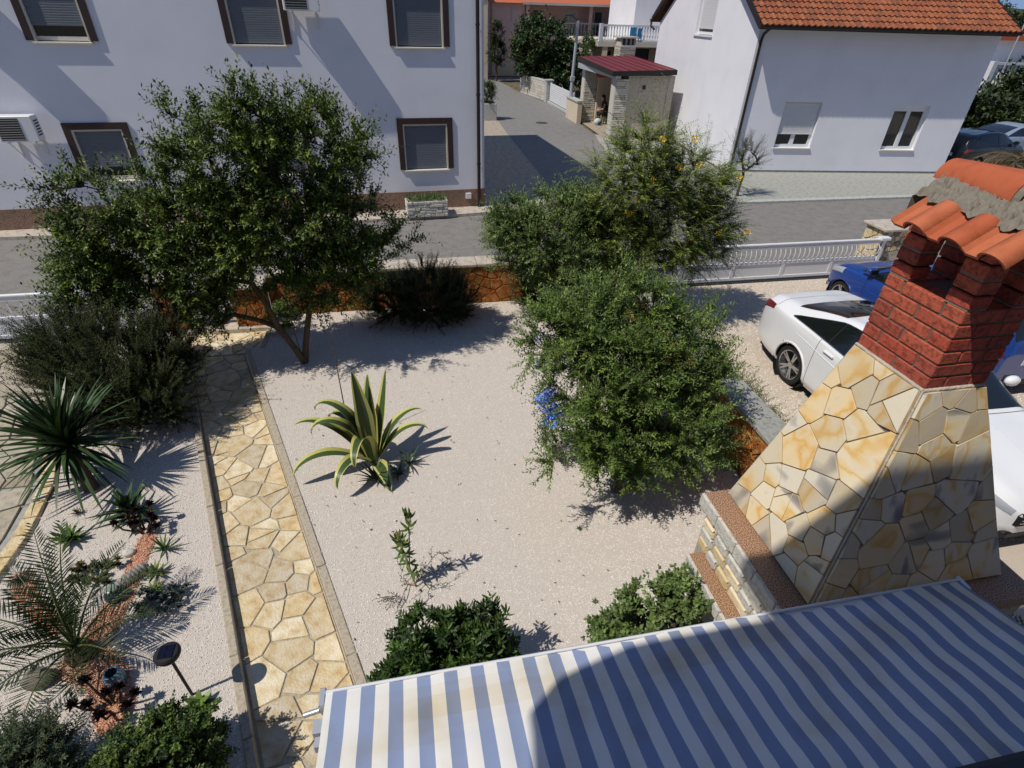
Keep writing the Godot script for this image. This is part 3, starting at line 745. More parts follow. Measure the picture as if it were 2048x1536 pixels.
func far_buildings() -> void:
	# pink house at the end of the side street
	var p := thing("pink_house", "pink house with a long balustraded balcony, at the end of the street", "house", Vector3(9.5, 0, -58))
	bx("wall", Vector3(0, 0, -9), Vector3(2.95, 5.75, 0), M.pink_plaster, p)
	bx("wall", Vector3(2.95, 0, -9), Vector3(15.2, 5.75, -1.6), M.pink_plaster, p)
	bx("plinth", Vector3(-0.02, 0, -0.5), Vector3(2.97, 1.1, 0.02), M.cream_plaster, p)
	bx("balcony_slab", Vector3(2.95, 2.95, -1.6), Vector3(15.2, 3.25, 0.2), M.cream_plaster, p)
	balustrade(p, Vector3(4.0, 3.25, 0.1), Vector3(9.0, 3.25, 0.1), 1.12, 0.3, M.kerb_pale)
	balustrade(p, Vector3(9.3, 3.25, 0.1), Vector3(15.0, 3.25, 0.1), 1.12, 0.3, M.kerb_pale)
	for x in [3.2, 9.15, 15.0]: bx("column", Vector3(x - 0.16, 0, -0.15), Vector3(x + 0.16, 5.75, 0.17), M.pink_plaster, p)
	for q in [[4.0, 1.0], [7.2, 1.1], [10.0, 0.9], [12.6, 1.2]]: far_window(p, Vector3(q[0], 3.3, -1.62), Vector3(q[0] + q[1], 5.3, -1.54), M.cream_trim)
	for q in [[5.0, 1.3], [11.0, 1.4]]: far_window(p, Vector3(q[0], 0.9, -1.62), Vector3(q[0] + q[1], 2.3, -1.54), M.cream_trim)
	bx("window", Vector3(1.7, 4.3, -0.02), Vector3(1.85, 5.4, 0.03), M.kerb_pale, p)
	var pr := MB.new()
	pr.quad(Vector3(-0.5, 5.7, 0.5), Vector3(3.3, 5.7, 0.5), Vector3(3.3, 7.6, -4.5), Vector3(-0.5, 7.6, -4.5))
	pr.quad(Vector3(2.6, 5.75, 0.9), Vector3(15.8, 5.75, 0.9), Vector3(15.8, 8.2, -5), Vector3(2.6, 8.2, -5))
	pr.quad(Vector3(15.8, 5.75, -9.5), Vector3(-0.5, 5.75, -9.5), Vector3(-0.5, 8.2, -5), Vector3(15.8, 8.2, -5))
	pr.quad(Vector3(2.6, 5.73, -1.6), Vector3(15.8, 5.73, -1.6), Vector3(15.8, 5.73, 0.9), Vector3(2.6, 5.73, 0.9))
	var proof := put("roof", pr.mesh(), M.roof_tile_pale, p)
	bx("eaves_board", Vector3(2.6, 5.6, 0.86), Vector3(15.8, 5.78, 0.95), M.kerb_pale, proof)
	# beige house behind the corner of the white one
	var b := thing("beige_house", "narrow strip of a beige house seen past the corner of the large white house", "house", Vector3(4.5, 0, -62))
	bx("wall", Vector3(-6, 0, 2), Vector3(3.95, 7.0, 8), M.cream_plaster, b)
	bx("shutter", Vector3(3.95, 2.6, 4), Vector3(4.0, 4.0, 6), M.dark_brown, b)
	bx("roof", Vector3(-6.3, 7.0, 1.7), Vector3(4.2, 7.3, 8.3), M.roof_tile_red, b)
	# cream house with the white balcony
	var c := thing("balcony_house", "cream stone house with a white balustraded terrace above dark openings, behind the red-roofed shelter", "house", Vector3(15.8, 0, -46))
	bx("wall", Vector3(-0.1, 0, -9), Vector3(8, 3.05, -0.8), M.shed_stone, c)
	bx("wall", Vector3(3.6, 3.05, -9), Vector3(9, 7.4, -3), M.plaster_bright, c)
	bx("balcony_slab", Vector3(-0.3, 3.05, -9), Vector3(8.5, 3.4, 0.3), M.cream_trim, c)
	balustrade(c, Vector3(-0.1, 3.4, 0.2), Vector3(5.2, 3.4, 0.2), 1.05, 0.22, M.gate_white)
	bx("post", Vector3(-0.25, 3.4, 0.05), Vector3(-0.02, 4.5, 0.3), M.gate_white, c)
	bx("post", Vector3(5.2, 3.4, 0.05), Vector3(5.45, 4.5, 0.3), M.gate_white, c)
	for x in [0.1, 4.6]: bx("column", Vector3(x, 0, -0.1), Vector3(x + 0.4, 3.05, 0.25), M.cream_plaster, c)
	bx("opening", Vector3(0.7, 1.3, -0.82), Vector3(1.15, 2.7, -0.77), M.dark_void, c)
	bx("opening", Vector3(2.9, 1.2, -0.82), Vector3(4.3, 2.9, -0.77), M.dark_void, c)
	# laundry and chimney of that terrace
	var towel := MB.new()
	towel.box(Vector3(17.9, 3.5, -45.7), Vector3(18.35, 4.3, -45.66)); towel.box(Vector3(18.5, 3.6, -45.7), Vector3(18.8, 4.25, -45.66))
	var tw := put("towel", towel.mesh(), plain("towel_blue", lin(0.03, 0.2, 0.4), 0.9))
	tag(tw, "blue towels hanging on the white balustrade of the terrace", "towel")
	var ch := thing("stone_chimney", "square chimney of stacked pale stone with slots under its cap, behind the shelter roof", "chimney", Vector3(17.4, 0, -45))
	bx("shaft", Vector3(-0.58, 0, -0.58), Vector3(0.58, 3.2, 0.58), M.grout, ch)
	courses(ch, frame(Vector3(-0.6, 1.6, 0.6), Vector3(1, 0, 0)), 1.2, 1.6, 0.14, [M.split_white, M.shed_stone], 0.3, 0.9)
	courses(ch, frame(Vector3(-0.6, 1.6, -0.6), Vector3(0, 0, 1)), 1.2, 1.6, 0.14, [M.split_white, M.shed_stone], 0.3, 0.9)
	for x in [-0.55, -0.2, 0.15, 0.45]: bx("cap_pillar", Vector3(x, 3.2, -0.5), Vector3(x + 0.12, 3.65, 0.5), M.split_white, ch)
	bx("cap", Vector3(-0.7, 3.65, -0.7), Vector3(0.7, 3.75, 0.7), M.split_white, ch)
	# white metal lamp arm at the terrace edge
	var fl := thing("flue_pipe", "slim white flue pipe rising beside the terrace of the cream house", "pipe", Vector3(20.3, 3.4, -44.5))
	var fm := MB.new()
	fm.rod(Vector3(0, 0, 0), Vector3(0.1, 4.0, 0), 0.09, 8); fm.lathe([Vector2(0.1, 0.0), Vector2(0.14, 0.1), Vector2(0.1, 0.35)], 8)
	put("pipe", fm.mesh(), M.gate_white, fl)
	# stone shelter with a red sheet roof
	var s := thing("stone_shelter", "open garden shelter of pale stacked stone with a flat dark red metal roof", "shelter", Vector3(10.1, 0, -26.7))
	var posts := [[0.0, 0.0, 0.62, 0.55], [0.25, -5.4, 0.68, 0.5]]
	for q in posts:
		var core := bx("post", Vector3(q[0] + 0.03, 0, q[1] - q[3] + 0.03), Vector3(q[0] + q[2] - 0.03, 2.62, q[1] - 0.03), M.shed_stone, s)
		courses(core, frame(Vector3(q[0], 0, q[1]), Vector3(1, 0, 0)), q[2], 2.62, 0.095, [M.split_white, M.split_white, M.shed_stone], 0.2, 0.7, 0.03)
		bx("face_slab", Vector3(q[0] - 0.03, 0, q[1] - q[3]), Vector3(q[0] + 0.03, 2.62, q[1] - 0.01), M.split_white, core)
	bx("side_wall", Vector3(0.62, 0, -0.45), Vector3(2.6, 2.75, -0.12), M.shed_stone, s)
	bx("back_wall", Vector3(0.9, 0, -6.4), Vector3(2.9, 2.75, -6.1), M.shed_stone, s)
	bx("end_wall", Vector3(2.6, 0, -6.1), Vector3(2.9, 2.75, -0.1), M.shed_stone, s)
	bx("vent", Vector3(1.35, 2.2, -0.125), Vector3(1.5, 2.36, -0.09), M.dark_void, s)
	var ro := MB.new()
	ro.quad(Vector3(-0.3, 2.93, 0.25), Vector3(2.75, 3.02, 0.25), Vector3(3.1, 3.2, -6.4), Vector3(0.0, 3.12, -6.2))
	for k in 8:   # standing seams
		var sa := Vector3(-0.3 + k * 0.43, 2.935 + k * 0.012, 0.25); var sb := Vector3(k * 0.43, 3.125 + k * 0.011, -6.2)
		ro.quad(sa, sa + Vector3(0, 0.03, 0), sb + Vector3(0, 0.03, 0), sb)
	var roo := put("roof", ro.mesh(), M.roof_metal_red, s)
	var fa := MB.new()
	fa.quad(Vector3(-0.32, 2.75, 0.27), Vector3(2.77, 2.82, 0.27), Vector3(2.77, 3.03, 0.27), Vector3(-0.32, 2.95, 0.27))
	fa.quad(Vector3(-0.03, 2.9, -6.2), Vector3(-0.32, 2.75, 0.27), Vector3(-0.32, 2.95, 0.27), Vector3(-0.03, 3.14, -6.2))
	fa.quad(Vector3(-0.3, 2.78, 0.25), Vector3(0.0, 2.95, -6.2), Vector3(3.1, 3.05, -6.4), Vector3(2.75, 2.85, 0.25))
	put("fascia", fa.mesh(), M.black_plastic, roo)
	bx("beam", Vector3(-0.06, 2.62, -5.9), Vector3(0.2, 2.86, 0.0), M.pole_grey, s)
	# fireplace inside the shelter
	var fp := thing("garden_fireplace", "pale plastered fireplace with a little terracotta hood inside the stone shelter", "fireplace", Vector3(11.35, 0.03, -32.2))
	bx("breast", Vector3(-0.3, 0, -0.4), Vector3(0.55, 2.2, 0.3), M.cream_plaster, fp)
	bx("hood_tile", Vector3(-0.4, 2.2, -0.5), Vector3(0.7, 2.36, 0.42), M.roof_tile_pale, fp, 0.03)
	bx("firebox", Vector3(0.6, 0, -0.4), Vector3(1.5, 2.1, -0.1), M.dark_void, fp)
	person()
	# low walls and gate along the side street
	var lw := thing("low_wall", "low cream wall with a white cap between the lamp pole and the shelter", "wall", Vector3(9.9, 0, -32.2))
	bx("body", Vector3(0, 0, -1.6), Vector3(0.25, 1.05, 0.6), M.cream_plaster, lw)
	bx("cap", Vector3(-0.05, 1.05, -1.65), Vector3(0.3, 1.13, 0.62), M.kerb_pale, lw)
	var sw := thing("stone_wall", "low wall of yellowish stacked stone at the far bend of the side street", "wall", Vector3(9.62, 0, -45.5))
	var dir := Vector3(0.72, 0, 4.9)
	var wb := MB.new()
	wb.T = frame(Vector3(), dir); wb.box(Vector3(0, 0, -0.34), Vector3(4.95, 1.15, -0.02))
	put("core", wb.mesh(), M.grout, sw)
	var T := frame(Vector3(), dir)
	T.basis = Basis(-T.basis.x, T.basis.y, -T.basis.z); T.origin = dir
	courses(sw, T, 4.95, 1.16, 0.16, [M.split_white, M.concrete, M.split_white], 0.3, 0.8)
	bx("cap", Vector3(-0.1, 1.16, -0.1), Vector3(0.1, 1.2, 0.1), M.split_white, sw)
	var cp := MB.new()
	cp.T = frame(Vector3(), dir); cp.box(Vector3(0, 1.16, -0.38), Vector3(4.95, 1.22, 0.04))
	put("coping", cp.mesh(), M.kerb_pale, sw)
	var gp := thing("stone_pillar", "slim pale gate pillar between the stone wall and the white gate of the side street", "pillar", Vector3(10.4, 0, -40.1))
	bx("shaft", Vector3(-0.2, 0, -0.25), Vector3(0.25, 1.3, 0.25), M.kerb_pale, gp, 0.01)
	bx("cap", Vector3(-0.24, 1.3, -0.3), Vector3(0.3, 1.36, 0.3), M.kerb_pale, gp)
	var sg := thing("slatted_gate", "white horizontally slatted gate beside the lamp pole on the side street", "gate", Vector3(10.42, 0, -39.7))
	for i in 9: bx("slat", Vector3(0, 0.18 + i * 0.115, 0), Vector3(0.04, 0.28 + i * 0.115, 5.4), M.gate_white, sg)
	for z in [0.0, 2.7, 5.34]: bx("post", Vector3(0.04, 0.05, z), Vector3(0.1, 1.25, z + 0.06), M.gate_white, sg)
	bx("threshold", Vector3(-0.12, 0, -0.2), Vector3(0.2, 0.12, 5.6), M.kerb_pale, sg)
	var pole := thing("lamp_pole", "tall grey metal street lamp pole at the side of the narrow street", "lamp pole", Vector3(10.0, 0, -33.4))
	var pm := MB.new()
	pm.tube(PackedVector3Array([Vector3(0, 0, 0), Vector3(0.02, 2.0, 0), Vector3(0.1, 4.72, 0)]), PackedFloat32Array([0.11, 0.09, 0.07]), 10)
	put("shaft", pm.mesh(), M.pole_grey, pole)
	var pa := MB.new()
	pa.rod(Vector3(0.1, 4.72, 0), Vector3(-0.35, 4.95, 0.2), 0.03); pa.bevel(Vector3(-0.75, 4.92, 0.1), Vector3(-0.3, 5.02, 0.32), 0.02)
	put("lamp_head", pa.mesh(), M.louvre_grey, pole)
	bx("collar", Vector3(-0.1, 1.9, -0.1), Vector3(0.14, 2.15, 0.1), M.pole_grey, pole, 0.02)
	# planter box with red flowers
	var pl := thing("planter_box", "square pale concrete planter box at the corner of the white house's yard", "planter", Vector3(5.0, 0, -33.2))
	var tb := MB.new()
	tb.bevel(Vector3(-0.75, 0, -0.6), Vector3(0.62, 0.85, 0.5), 0.02)
	put("box", tb.mesh(), M.kerb_pale, pl)
	bx("soil", Vector3(-0.68, 0.85, -0.53), Vector3(0.55, 0.87, 0.43), M.earth, pl)
	# terrace balcony far right
	var rb := thing("far_balcony", "white balustraded balcony of a house at the top right, behind the gabled house", "balcony", Vector3(33.2, 0, -30))
	bx("slab", Vector3(0.4, 1.75, -5), Vector3(16, 2.1, 0.4), M.kerb_pale, rb)
	bx("wall", Vector3(1.2, -0.02, -5), Vector3(16, 1.75, -1.2), M.cream_plaster, rb)
	bx("pier", Vector3(-0.1, 0, -0.4), Vector3(0.9, 1.75, 0.3), M.kerb_pale, rb)
	balustrade(rb, Vector3(0.5, 2.1, 0.2), Vector3(9, 2.1, 0.2), 1.25, 0.26, M.gate_white)
	bx("post", Vector3(0.3, 2.1, 0.0), Vector3(0.6, 3.4, 0.4), M.gate_white, rb)
	bx("house_wall", Vector3(4, 2.1, -12), Vector3(18, 4.3, -5.0), M.plaster_white, rb)
	bx("roof", Vector3(3.5, 4.3, -12.5), Vector3(18.5, 4.6, -4.5), M.roof_tile_red, rb)
	for k in 3:
		var po := thing("wire_pole", ["thin grey pole just right of the gabled house roof", "second thin grey pole, between the first one and the picture's right edge", "short thin pole leaning below the white balcony"][k], "pole", [Vector3(31.2, 0, -28.4), Vector3(33.6, 0, -29.0), Vector3(29.0, 0, -26.2)][k], 0, "thin poles at the top right")
		var om := MB.new()
		om.rod(Vector3(), [Vector3(0.1, 5.2, 0), Vector3(0.05, 5.6, 0), Vector3(0.0, 2.0, 0)][k], 0.045, 6)
		put("shaft", om.mesh(), M.pole_grey, po)

func own_house() -> void:   # the house one stands in: outside the frame, but it shades the awning and the chimney
	var h := thing("own_house", "corner of the house that the picture is taken from, with roof overhang", "house", Vector3(0, 0, 1.2))
	bx("wall", Vector3(-3.5, 0, 0.0), Vector3(14, 8.6, 9), M.plaster_white, h)
	bx("roof", Vector3(-2.2, 8.6, -1.77), Vector3(14.5, 8.8, 9.5), M.roof_tile_red, h)
	var sl := MB.new()
	sl.prism(PackedVector2Array([Vector2(-1.95, 1.55), Vector2(-1.95, 0.02), Vector2(14, 0.02), Vector2(14, 1.72), Vector2(-1.55, 1.74), Vector2(-1.8, 1.68)]), 6.2, 6.38)
	put("upper_balcony", sl.mesh(), M.concrete_grey, h)
	bx("balcony_slab", Vector3(-4, 3.15, -0.75), Vector3(4, 3.35, -0.01), M.concrete_grey, h)

func person() -> void:
	var P := Vector3(11.45, 0.03, -31.3)
	var seat := thing("stool", "small dark stool under the person in the shelter", "stool", P)
	bx("seat", Vector3(-0.18, 0.42, -0.18), Vector3(0.18, 0.46, 0.18), M.dark_brown, seat)
	for x in [-0.16, 0.12]:
		for z in [-0.16, 0.12]: bx("leg", Vector3(x, 0, z), Vector3(x + 0.04, 0.42, z + 0.04), M.dark_brown, seat)
	# joints: seated, leaning forward to the left, looking down at the hands
	var hip := Vector3(0, 0.56, 0); var chest := Vector3(-0.14, 0.98, 0); var neck := Vector3(-0.2, 1.15, 0); var head := Vector3(-0.27, 1.3, 0)
	var bones := [[hip, chest, 0.15, 0.155, 0], [chest, neck, 0.13, 0.06, 0], [neck, head, 0.055, 0.095, 1], [head, head + Vector3(-0.03, -0.06, 0), 0.1, 0.075, 1]]
	for s in [-1.0, 1.0]:
		var hj := hip + Vector3(0.0, -0.02, 0.1 * s); var kn := Vector3(-0.43, 0.54, 0.13 * s); var an := Vector3(-0.38, 0.09, 0.12 * s)
		bones.append([hj, kn, 0.095, 0.065, 2]); bones.append([kn, an, 0.06, 0.04, 2]); bones.append([an, an + Vector3(-0.17, -0.04, 0), 0.045, 0.035, 3])
		var sh := chest + Vector3(-0.02, 0.07, 0.18 * s); var el := Vector3(-0.25, 0.78, 0.22 * s); var wr := Vector3(-0.46, 0.72, 0.07 * s)
		bones.append([chest + Vector3(0, 0.07, 0.08 * s), sh, 0.08, 0.06, 0]); bones.append([sh, el, 0.052, 0.042, 1]); bones.append([el, wr, 0.04, 0.028, 1])
		for f in 5: bones.append([wr, wr + Vector3(-0.09 + 0.012 * absf(f - 2), -0.02 - 0.01 * f, (f - 2) * 0.016 + 0.012 * s), 0.02, 0.009, 1])
	var cols := [Color(0.02, 0.018, 0.022), Color(0.5, 0.29, 0.2), Color(0.03, 0.024, 0.024), Color(0.09, 0.06, 0.05)]
	var mb := surface_net(bones, cols, Vector3(-0.72, 0.0, -0.36), Vector3(0.24, 1.5, 0.36), 0.022)
	var p := thing("person", "person with brown hair in dark clothes sitting bent forward inside the stone shelter", "person", P)
	put("body", mb.mesh(), M.skin_cloth, p)
	var hr := MB.new()
	hr.ball(head + Vector3(0.035, 0.035, 0), Vector3(0.125, 0.115, 0.118), 12, 8)
	hr.ball(head + Vector3(0.09, -0.12, 0), Vector3(0.08, 0.17, 0.11), 10, 6)
	put("hair", hr.mesh(), plain("hair_brown", lin(0.06, 0.022, 0.012), 0.6), p)
	var bag := thing("bag", "white and blue bag on the floor beside the seated person", "bag", P + Vector3(-0.55, 0, 0.35))
	var bm := MB.new()
	bm.ball(Vector3(0, 0.17, 0), Vector3(0.2, 0.18, 0.14), 10, 6)
	put("sack", bm.mesh(), plain("bag_white", lin(0.6, 0.62, 0.66), 0.7), bag)
	var bb := MB.new()
	bb.ball(Vector3(0.06, 0.13, 0.03), Vector3(0.16, 0.12, 0.13), 10, 6)
	put("pocket", bb.mesh(), plain("bag_blue", lin(0.02, 0.12, 0.25), 0.7), bag)

func surface_net(bones: Array, cols: Array, lo: Vector3, hi: Vector3, cell: float) -> MB:   # one smooth skin round tapered capsules
	var nx := int((hi.x - lo.x) / cell) + 1; var ny := int((hi.y - lo.y) / cell) + 1; var nz := int((hi.z - lo.z) / cell) + 1
	var f := PackedFloat32Array(); f.resize(nx * ny * nz); f.fill(1.0)
	for b in bones:
		var a: Vector3 = b[0]; var e: Vector3 = b[1]; var m: float = maxf(b[2], b[3]) + 0.06
		var l0 := ((a.min(e) - Vector3.ONE * m - lo) / cell).floor(); var h0 := ((a.max(e) + Vector3.ONE * m - lo) / cell).ceil()
		for x in range(maxi(0, int(l0.x)), mini(nx, int(h0.x) + 1)):
			for y in range(maxi(0, int(l0.y)), mini(ny, int(h0.y) + 1)):
				for z in range(maxi(0, int(l0.z)), mini(nz, int(h0.z) + 1)):
					var p := lo + Vector3(x, y, z) * cell
					var t := clampf((p - a).dot(e - a) / maxf((e - a).length_squared(), 1e-6), 0, 1)
					var d := p.distance_to(a.lerp(e, t)) - lerpf(b[2], b[3], t)
					var i := (x * ny + y) * nz + z
					var k := 0.025
					var hh := maxf(k - absf(f[i] - d), 0.0) / k
					f[i] = minf(f[i], d) - hh * hh * k * 0.25
	var vert := {}
	var mb := MB.new()
	var grad := {}
	for x in nx - 1:
		for y in ny - 1:
			for z in nz - 1:
				var s := Vector3(); var n := 0
				var q := []
				for k in 8: q.append(f[((x + (k & 1)) * ny + y + ((k >> 1) & 1)) * nz + z + (k >> 2)])
				for e in [[0, 1], [2, 3], [4, 5], [6, 7], [0, 2], [1, 3], [4, 6], [5, 7], [0, 4], [1, 5], [2, 6], [3, 7]]:
					if (q[e[0]] < 0) != (q[e[1]] < 0):
						var t: float = q[e[0]] / (q[e[0]] - q[e[1]])
						var a := Vector3(e[0] & 1, (e[0] >> 1) & 1, e[0] >> 2); var b := Vector3(e[1] & 1, (e[1] >> 1) & 1, e[1] >> 2)
						s += a.lerp(b, t); n += 1
				if n:
					vert[Vector3i(x, y, z)] = lo + (Vector3(x, y, z) + s / n) * cell
					grad[Vector3i(x, y, z)] = Vector3(q[1] - q[0] + q[3] - q[2] + q[5] - q[4] + q[7] - q[6], q[2] - q[0] + q[3] - q[1] + q[6] - q[4] + q[7] - q[5], q[4] - q[0] + q[5] - q[1] + q[6] - q[2] + q[7] - q[3]).normalized()
	for c in vert:
		for ax in 3:
			var u := (ax + 1) % 3; var w := (ax + 2) % 3
			var e := Vector3i(); e[ax] = 1
			var i0: float = f[(c.x * ny + c.y) * nz + c.z]; var c1: Vector3i = c + e
			if c1.x >= nx or c1.y >= ny or c1.z >= nz: continue
			var i1: float = f[(c1.x * ny + c1.y) * nz + c1.z]
			if (i0 < 0) == (i1 < 0): continue
			var du := Vector3i(); du[u] = 1; var dw := Vector3i(); dw[w] = 1
			var ks := [c, c - du, c - du - dw, c - dw]
			if not (vert.has(ks[1]) and vert.has(ks[2]) and vert.has(ks[3])): continue
			var pv: Vector3 = vert[c]
			var best := 9.0; var bc := 0
			for b in bones:
				var t := clampf((pv - b[0]).dot(b[1] - b[0]) / maxf((b[1] - b[0]).length_squared(), 1e-6), 0, 1)
				var d: float = pv.distance_to(b[0].lerp(b[1], t)) - lerpf(b[2], b[3], t)
				if d < best: best = d; bc = b[4]
			mb.col = cols[bc]
			if i0 < 0: mb.quadn(vert[ks[0]], vert[ks[1]], vert[ks[2]], vert[ks[3]], grad[ks[0]], grad[ks[1]], grad[ks[2]], grad[ks[3]])
			else: mb.quadn(vert[ks[3]], vert[ks[2]], vert[ks[1]], vert[ks[0]], grad[ks[3]], grad[ks[2]], grad[ks[1]], grad[ks[0]])
	return mb

# --- crazy paving and stone cladding: each stone a Voronoi cell of its own with its joint cut back
func clip(p: PackedVector2Array, o: Vector2, nn: Vector2) -> PackedVector2Array:   # keep the side where (q - o) . nn <= 0
	var r := PackedVector2Array()
	for i in p.size():
		var a := p[i]; var b := p[(i + 1) % p.size()]
		var da := (a - o).dot(nn); var db := (b - o).dot(nn)
		if da <= 0: r.append(a)
		if (da < 0 and db > 0) or (da > 0 and db < 0): r.append(a.lerp(b, da / (da - db)))
	return r

func cells(outline: PackedVector2Array, size: float, gap: float, edge := 0.0) -> Array:
	var lo := outline[0]; var hi := outline[0]
	for q in outline: lo = lo.min(q); hi = hi.max(q)
	var pts := []
	var tries := int((hi.x - lo.x) * (hi.y - lo.y) / (size * size) * 60) + 60
	for i in tries:
		var q := Vector2(rf(lo.x, hi.x), rf(lo.y, hi.y))
		if not Geometry2D.is_point_in_polygon(q, outline): continue
		var md := size * rf(0.4, 1.5)
		var ok := true
		for o in pts:
			if o[0].distance_to(q) < minf(md, o[1]) * 0.5 + maxf(md, o[1]) * 0.4: ok = false; break
		if ok: pts.append([q, md])
	var out := []
	for a in pts:
		var c := outline
		for i in outline.size():
			if edge <= 0: break
			var e := outline[(i + 1) % outline.size()] - outline[i]
			var nn := Vector2(e.y, -e.x).normalized()
			c = clip(c, outline[i] - nn * edge, nn)
		for b in pts:
			if a == b: continue
			var d: Vector2 = b[0] - a[0]
			if d.length() > size * 4: continue
			var w: float = 0.5 + 0.3 * (a[1] - b[1]) / (a[1] + b[1])   # bigger stones push their neighbours back
			var tilt: Vector2 = d.normalized().rotated(sin(a[0].x * 91.7 + b[0].x * 91.7 + a[0].y * 57.3 + b[0].y * 57.3) * 0.13)
			c = clip(c, a[0] + d * w - tilt * gap * 0.5, tilt)
			if c.size() < 3: break
		if c.size() < 3: continue
		var k := PackedVector2Array()
		for i in c.size():
			if k.is_empty() or (c[i].distance_to(k[-1]) > 0.012 and (i < c.size() - 1 or c[i].distance_to(k[0]) > 0.012)): k.append(c[i])
		if k.size() >= 3: out.append(k)
	return out

func split(p: PackedVector2Array, amin: float, out: Array, depth := 0) -> void:   # break a slab the way stone breaks: straight cracks that stop at one another
	var area := 0.0
	var m := Vector2()
	for i in p.size():
		area += p[i].cross(p[(i + 1) % p.size()]) * 0.5
		m += p[i] / p.size()
	if area < amin * rf(0.75, 2.1) or depth > 7: out.append(p); return
	var far := 0.0; var ax := Vector2.RIGHT
	for i in p.size():
		for j in i:
			if p[i].distance_to(p[j]) > far: far = p[i].distance_to(p[j]); ax = (p[i] - p[j]).normalized()
	var nn := ax.rotated(rf(-0.4, 0.4))
	var o := m + ax * far * rf(-0.14, 0.14)
	for s in [1.0, -1.0]:
		var h := clip(p, o, nn * s)
		if h.size() >= 3: split(h, amin, out, depth + 1)

func crazy(outline: PackedVector2Array, size: float, gap: float, edge := 0.0, cut := 0.45) -> Array:
	var out := []
	for c in cells(outline, size * 1.12, 0.0, edge):
		var bits := []
		var ar := 0.0
		for i in c.size(): ar += c[i].cross(c[(i + 1) % c.size()]) * 0.5
		if ar > size * size * 0.8 and rng.randf() < cut: split(c, ar * 0.55, bits, 6)
		else: bits.append(c)
		for b in bits:
			var k: PackedVector2Array = b
			for i in b.size():
				var e: Vector2 = b[(i + 1) % b.size()] - b[i]
				if e.length() < 0.001: continue
				var nn := Vector2(e.y, -e.x).normalized()
				k = clip(k, b[i] - nn * gap * 0.5 * rf(0.7, 1.3), nn)
				if k.size() < 3: break
			var q := PackedVector2Array()
			for i in k.size():
				if q.is_empty() or (k[i].distance_to(q[-1]) > 0.01 and (i < k.size() - 1 or k[i].distance_to(q[0]) > 0.01)): q.append(k[i])
			if q.size() >= 3: out.append(q)
	return out

func stones(parent: Node, T: Transform3D, outline: Array, size: float, gap: float, mats: Array, thick: float, bev := 0.008, called := "stone", edge := 0.0, uneven := 0.004) -> void:
	var o := PackedVector2Array()
	for q in outline: o.append(Vector2(q[0], q[1]))
	for c in crazy(o, size, gap, edge):
		var m := Vector2()
		for q in c: m += q / c.size()
		var mb := MB.new()
		var loc := PackedVector2Array()
		for q in c: loc.append(q - m)
		mb.prism(loc, -0.015, thick + rf(-uneven, uneven), bev)
		var s := put(called, mb.mesh(), mats[rng.randi() % mats.size()], parent)
		s.transform = T * Transform3D(Basis.from_euler(Vector3(rf(-0.012, 0.012), 0, rf(-0.012, 0.012))), Vector3(m.x, 0, -m.y))

func face(at: Vector3, xdir: Vector3, up: Vector3) -> Transform3D:   # the frame that prism() wants: local x along the face, -z up the face, y out of it
	var x := xdir.normalized()
	var n := x.cross(up).normalized()
	var u := n.cross(x)
	return Transform3D(Basis(x, n, -u), at)

func set5(base: String) -> Array: return [M[base + "_0"], M[base + "_1"], M[base + "_2"], M[base + "_3"], M[base + "_4"]]

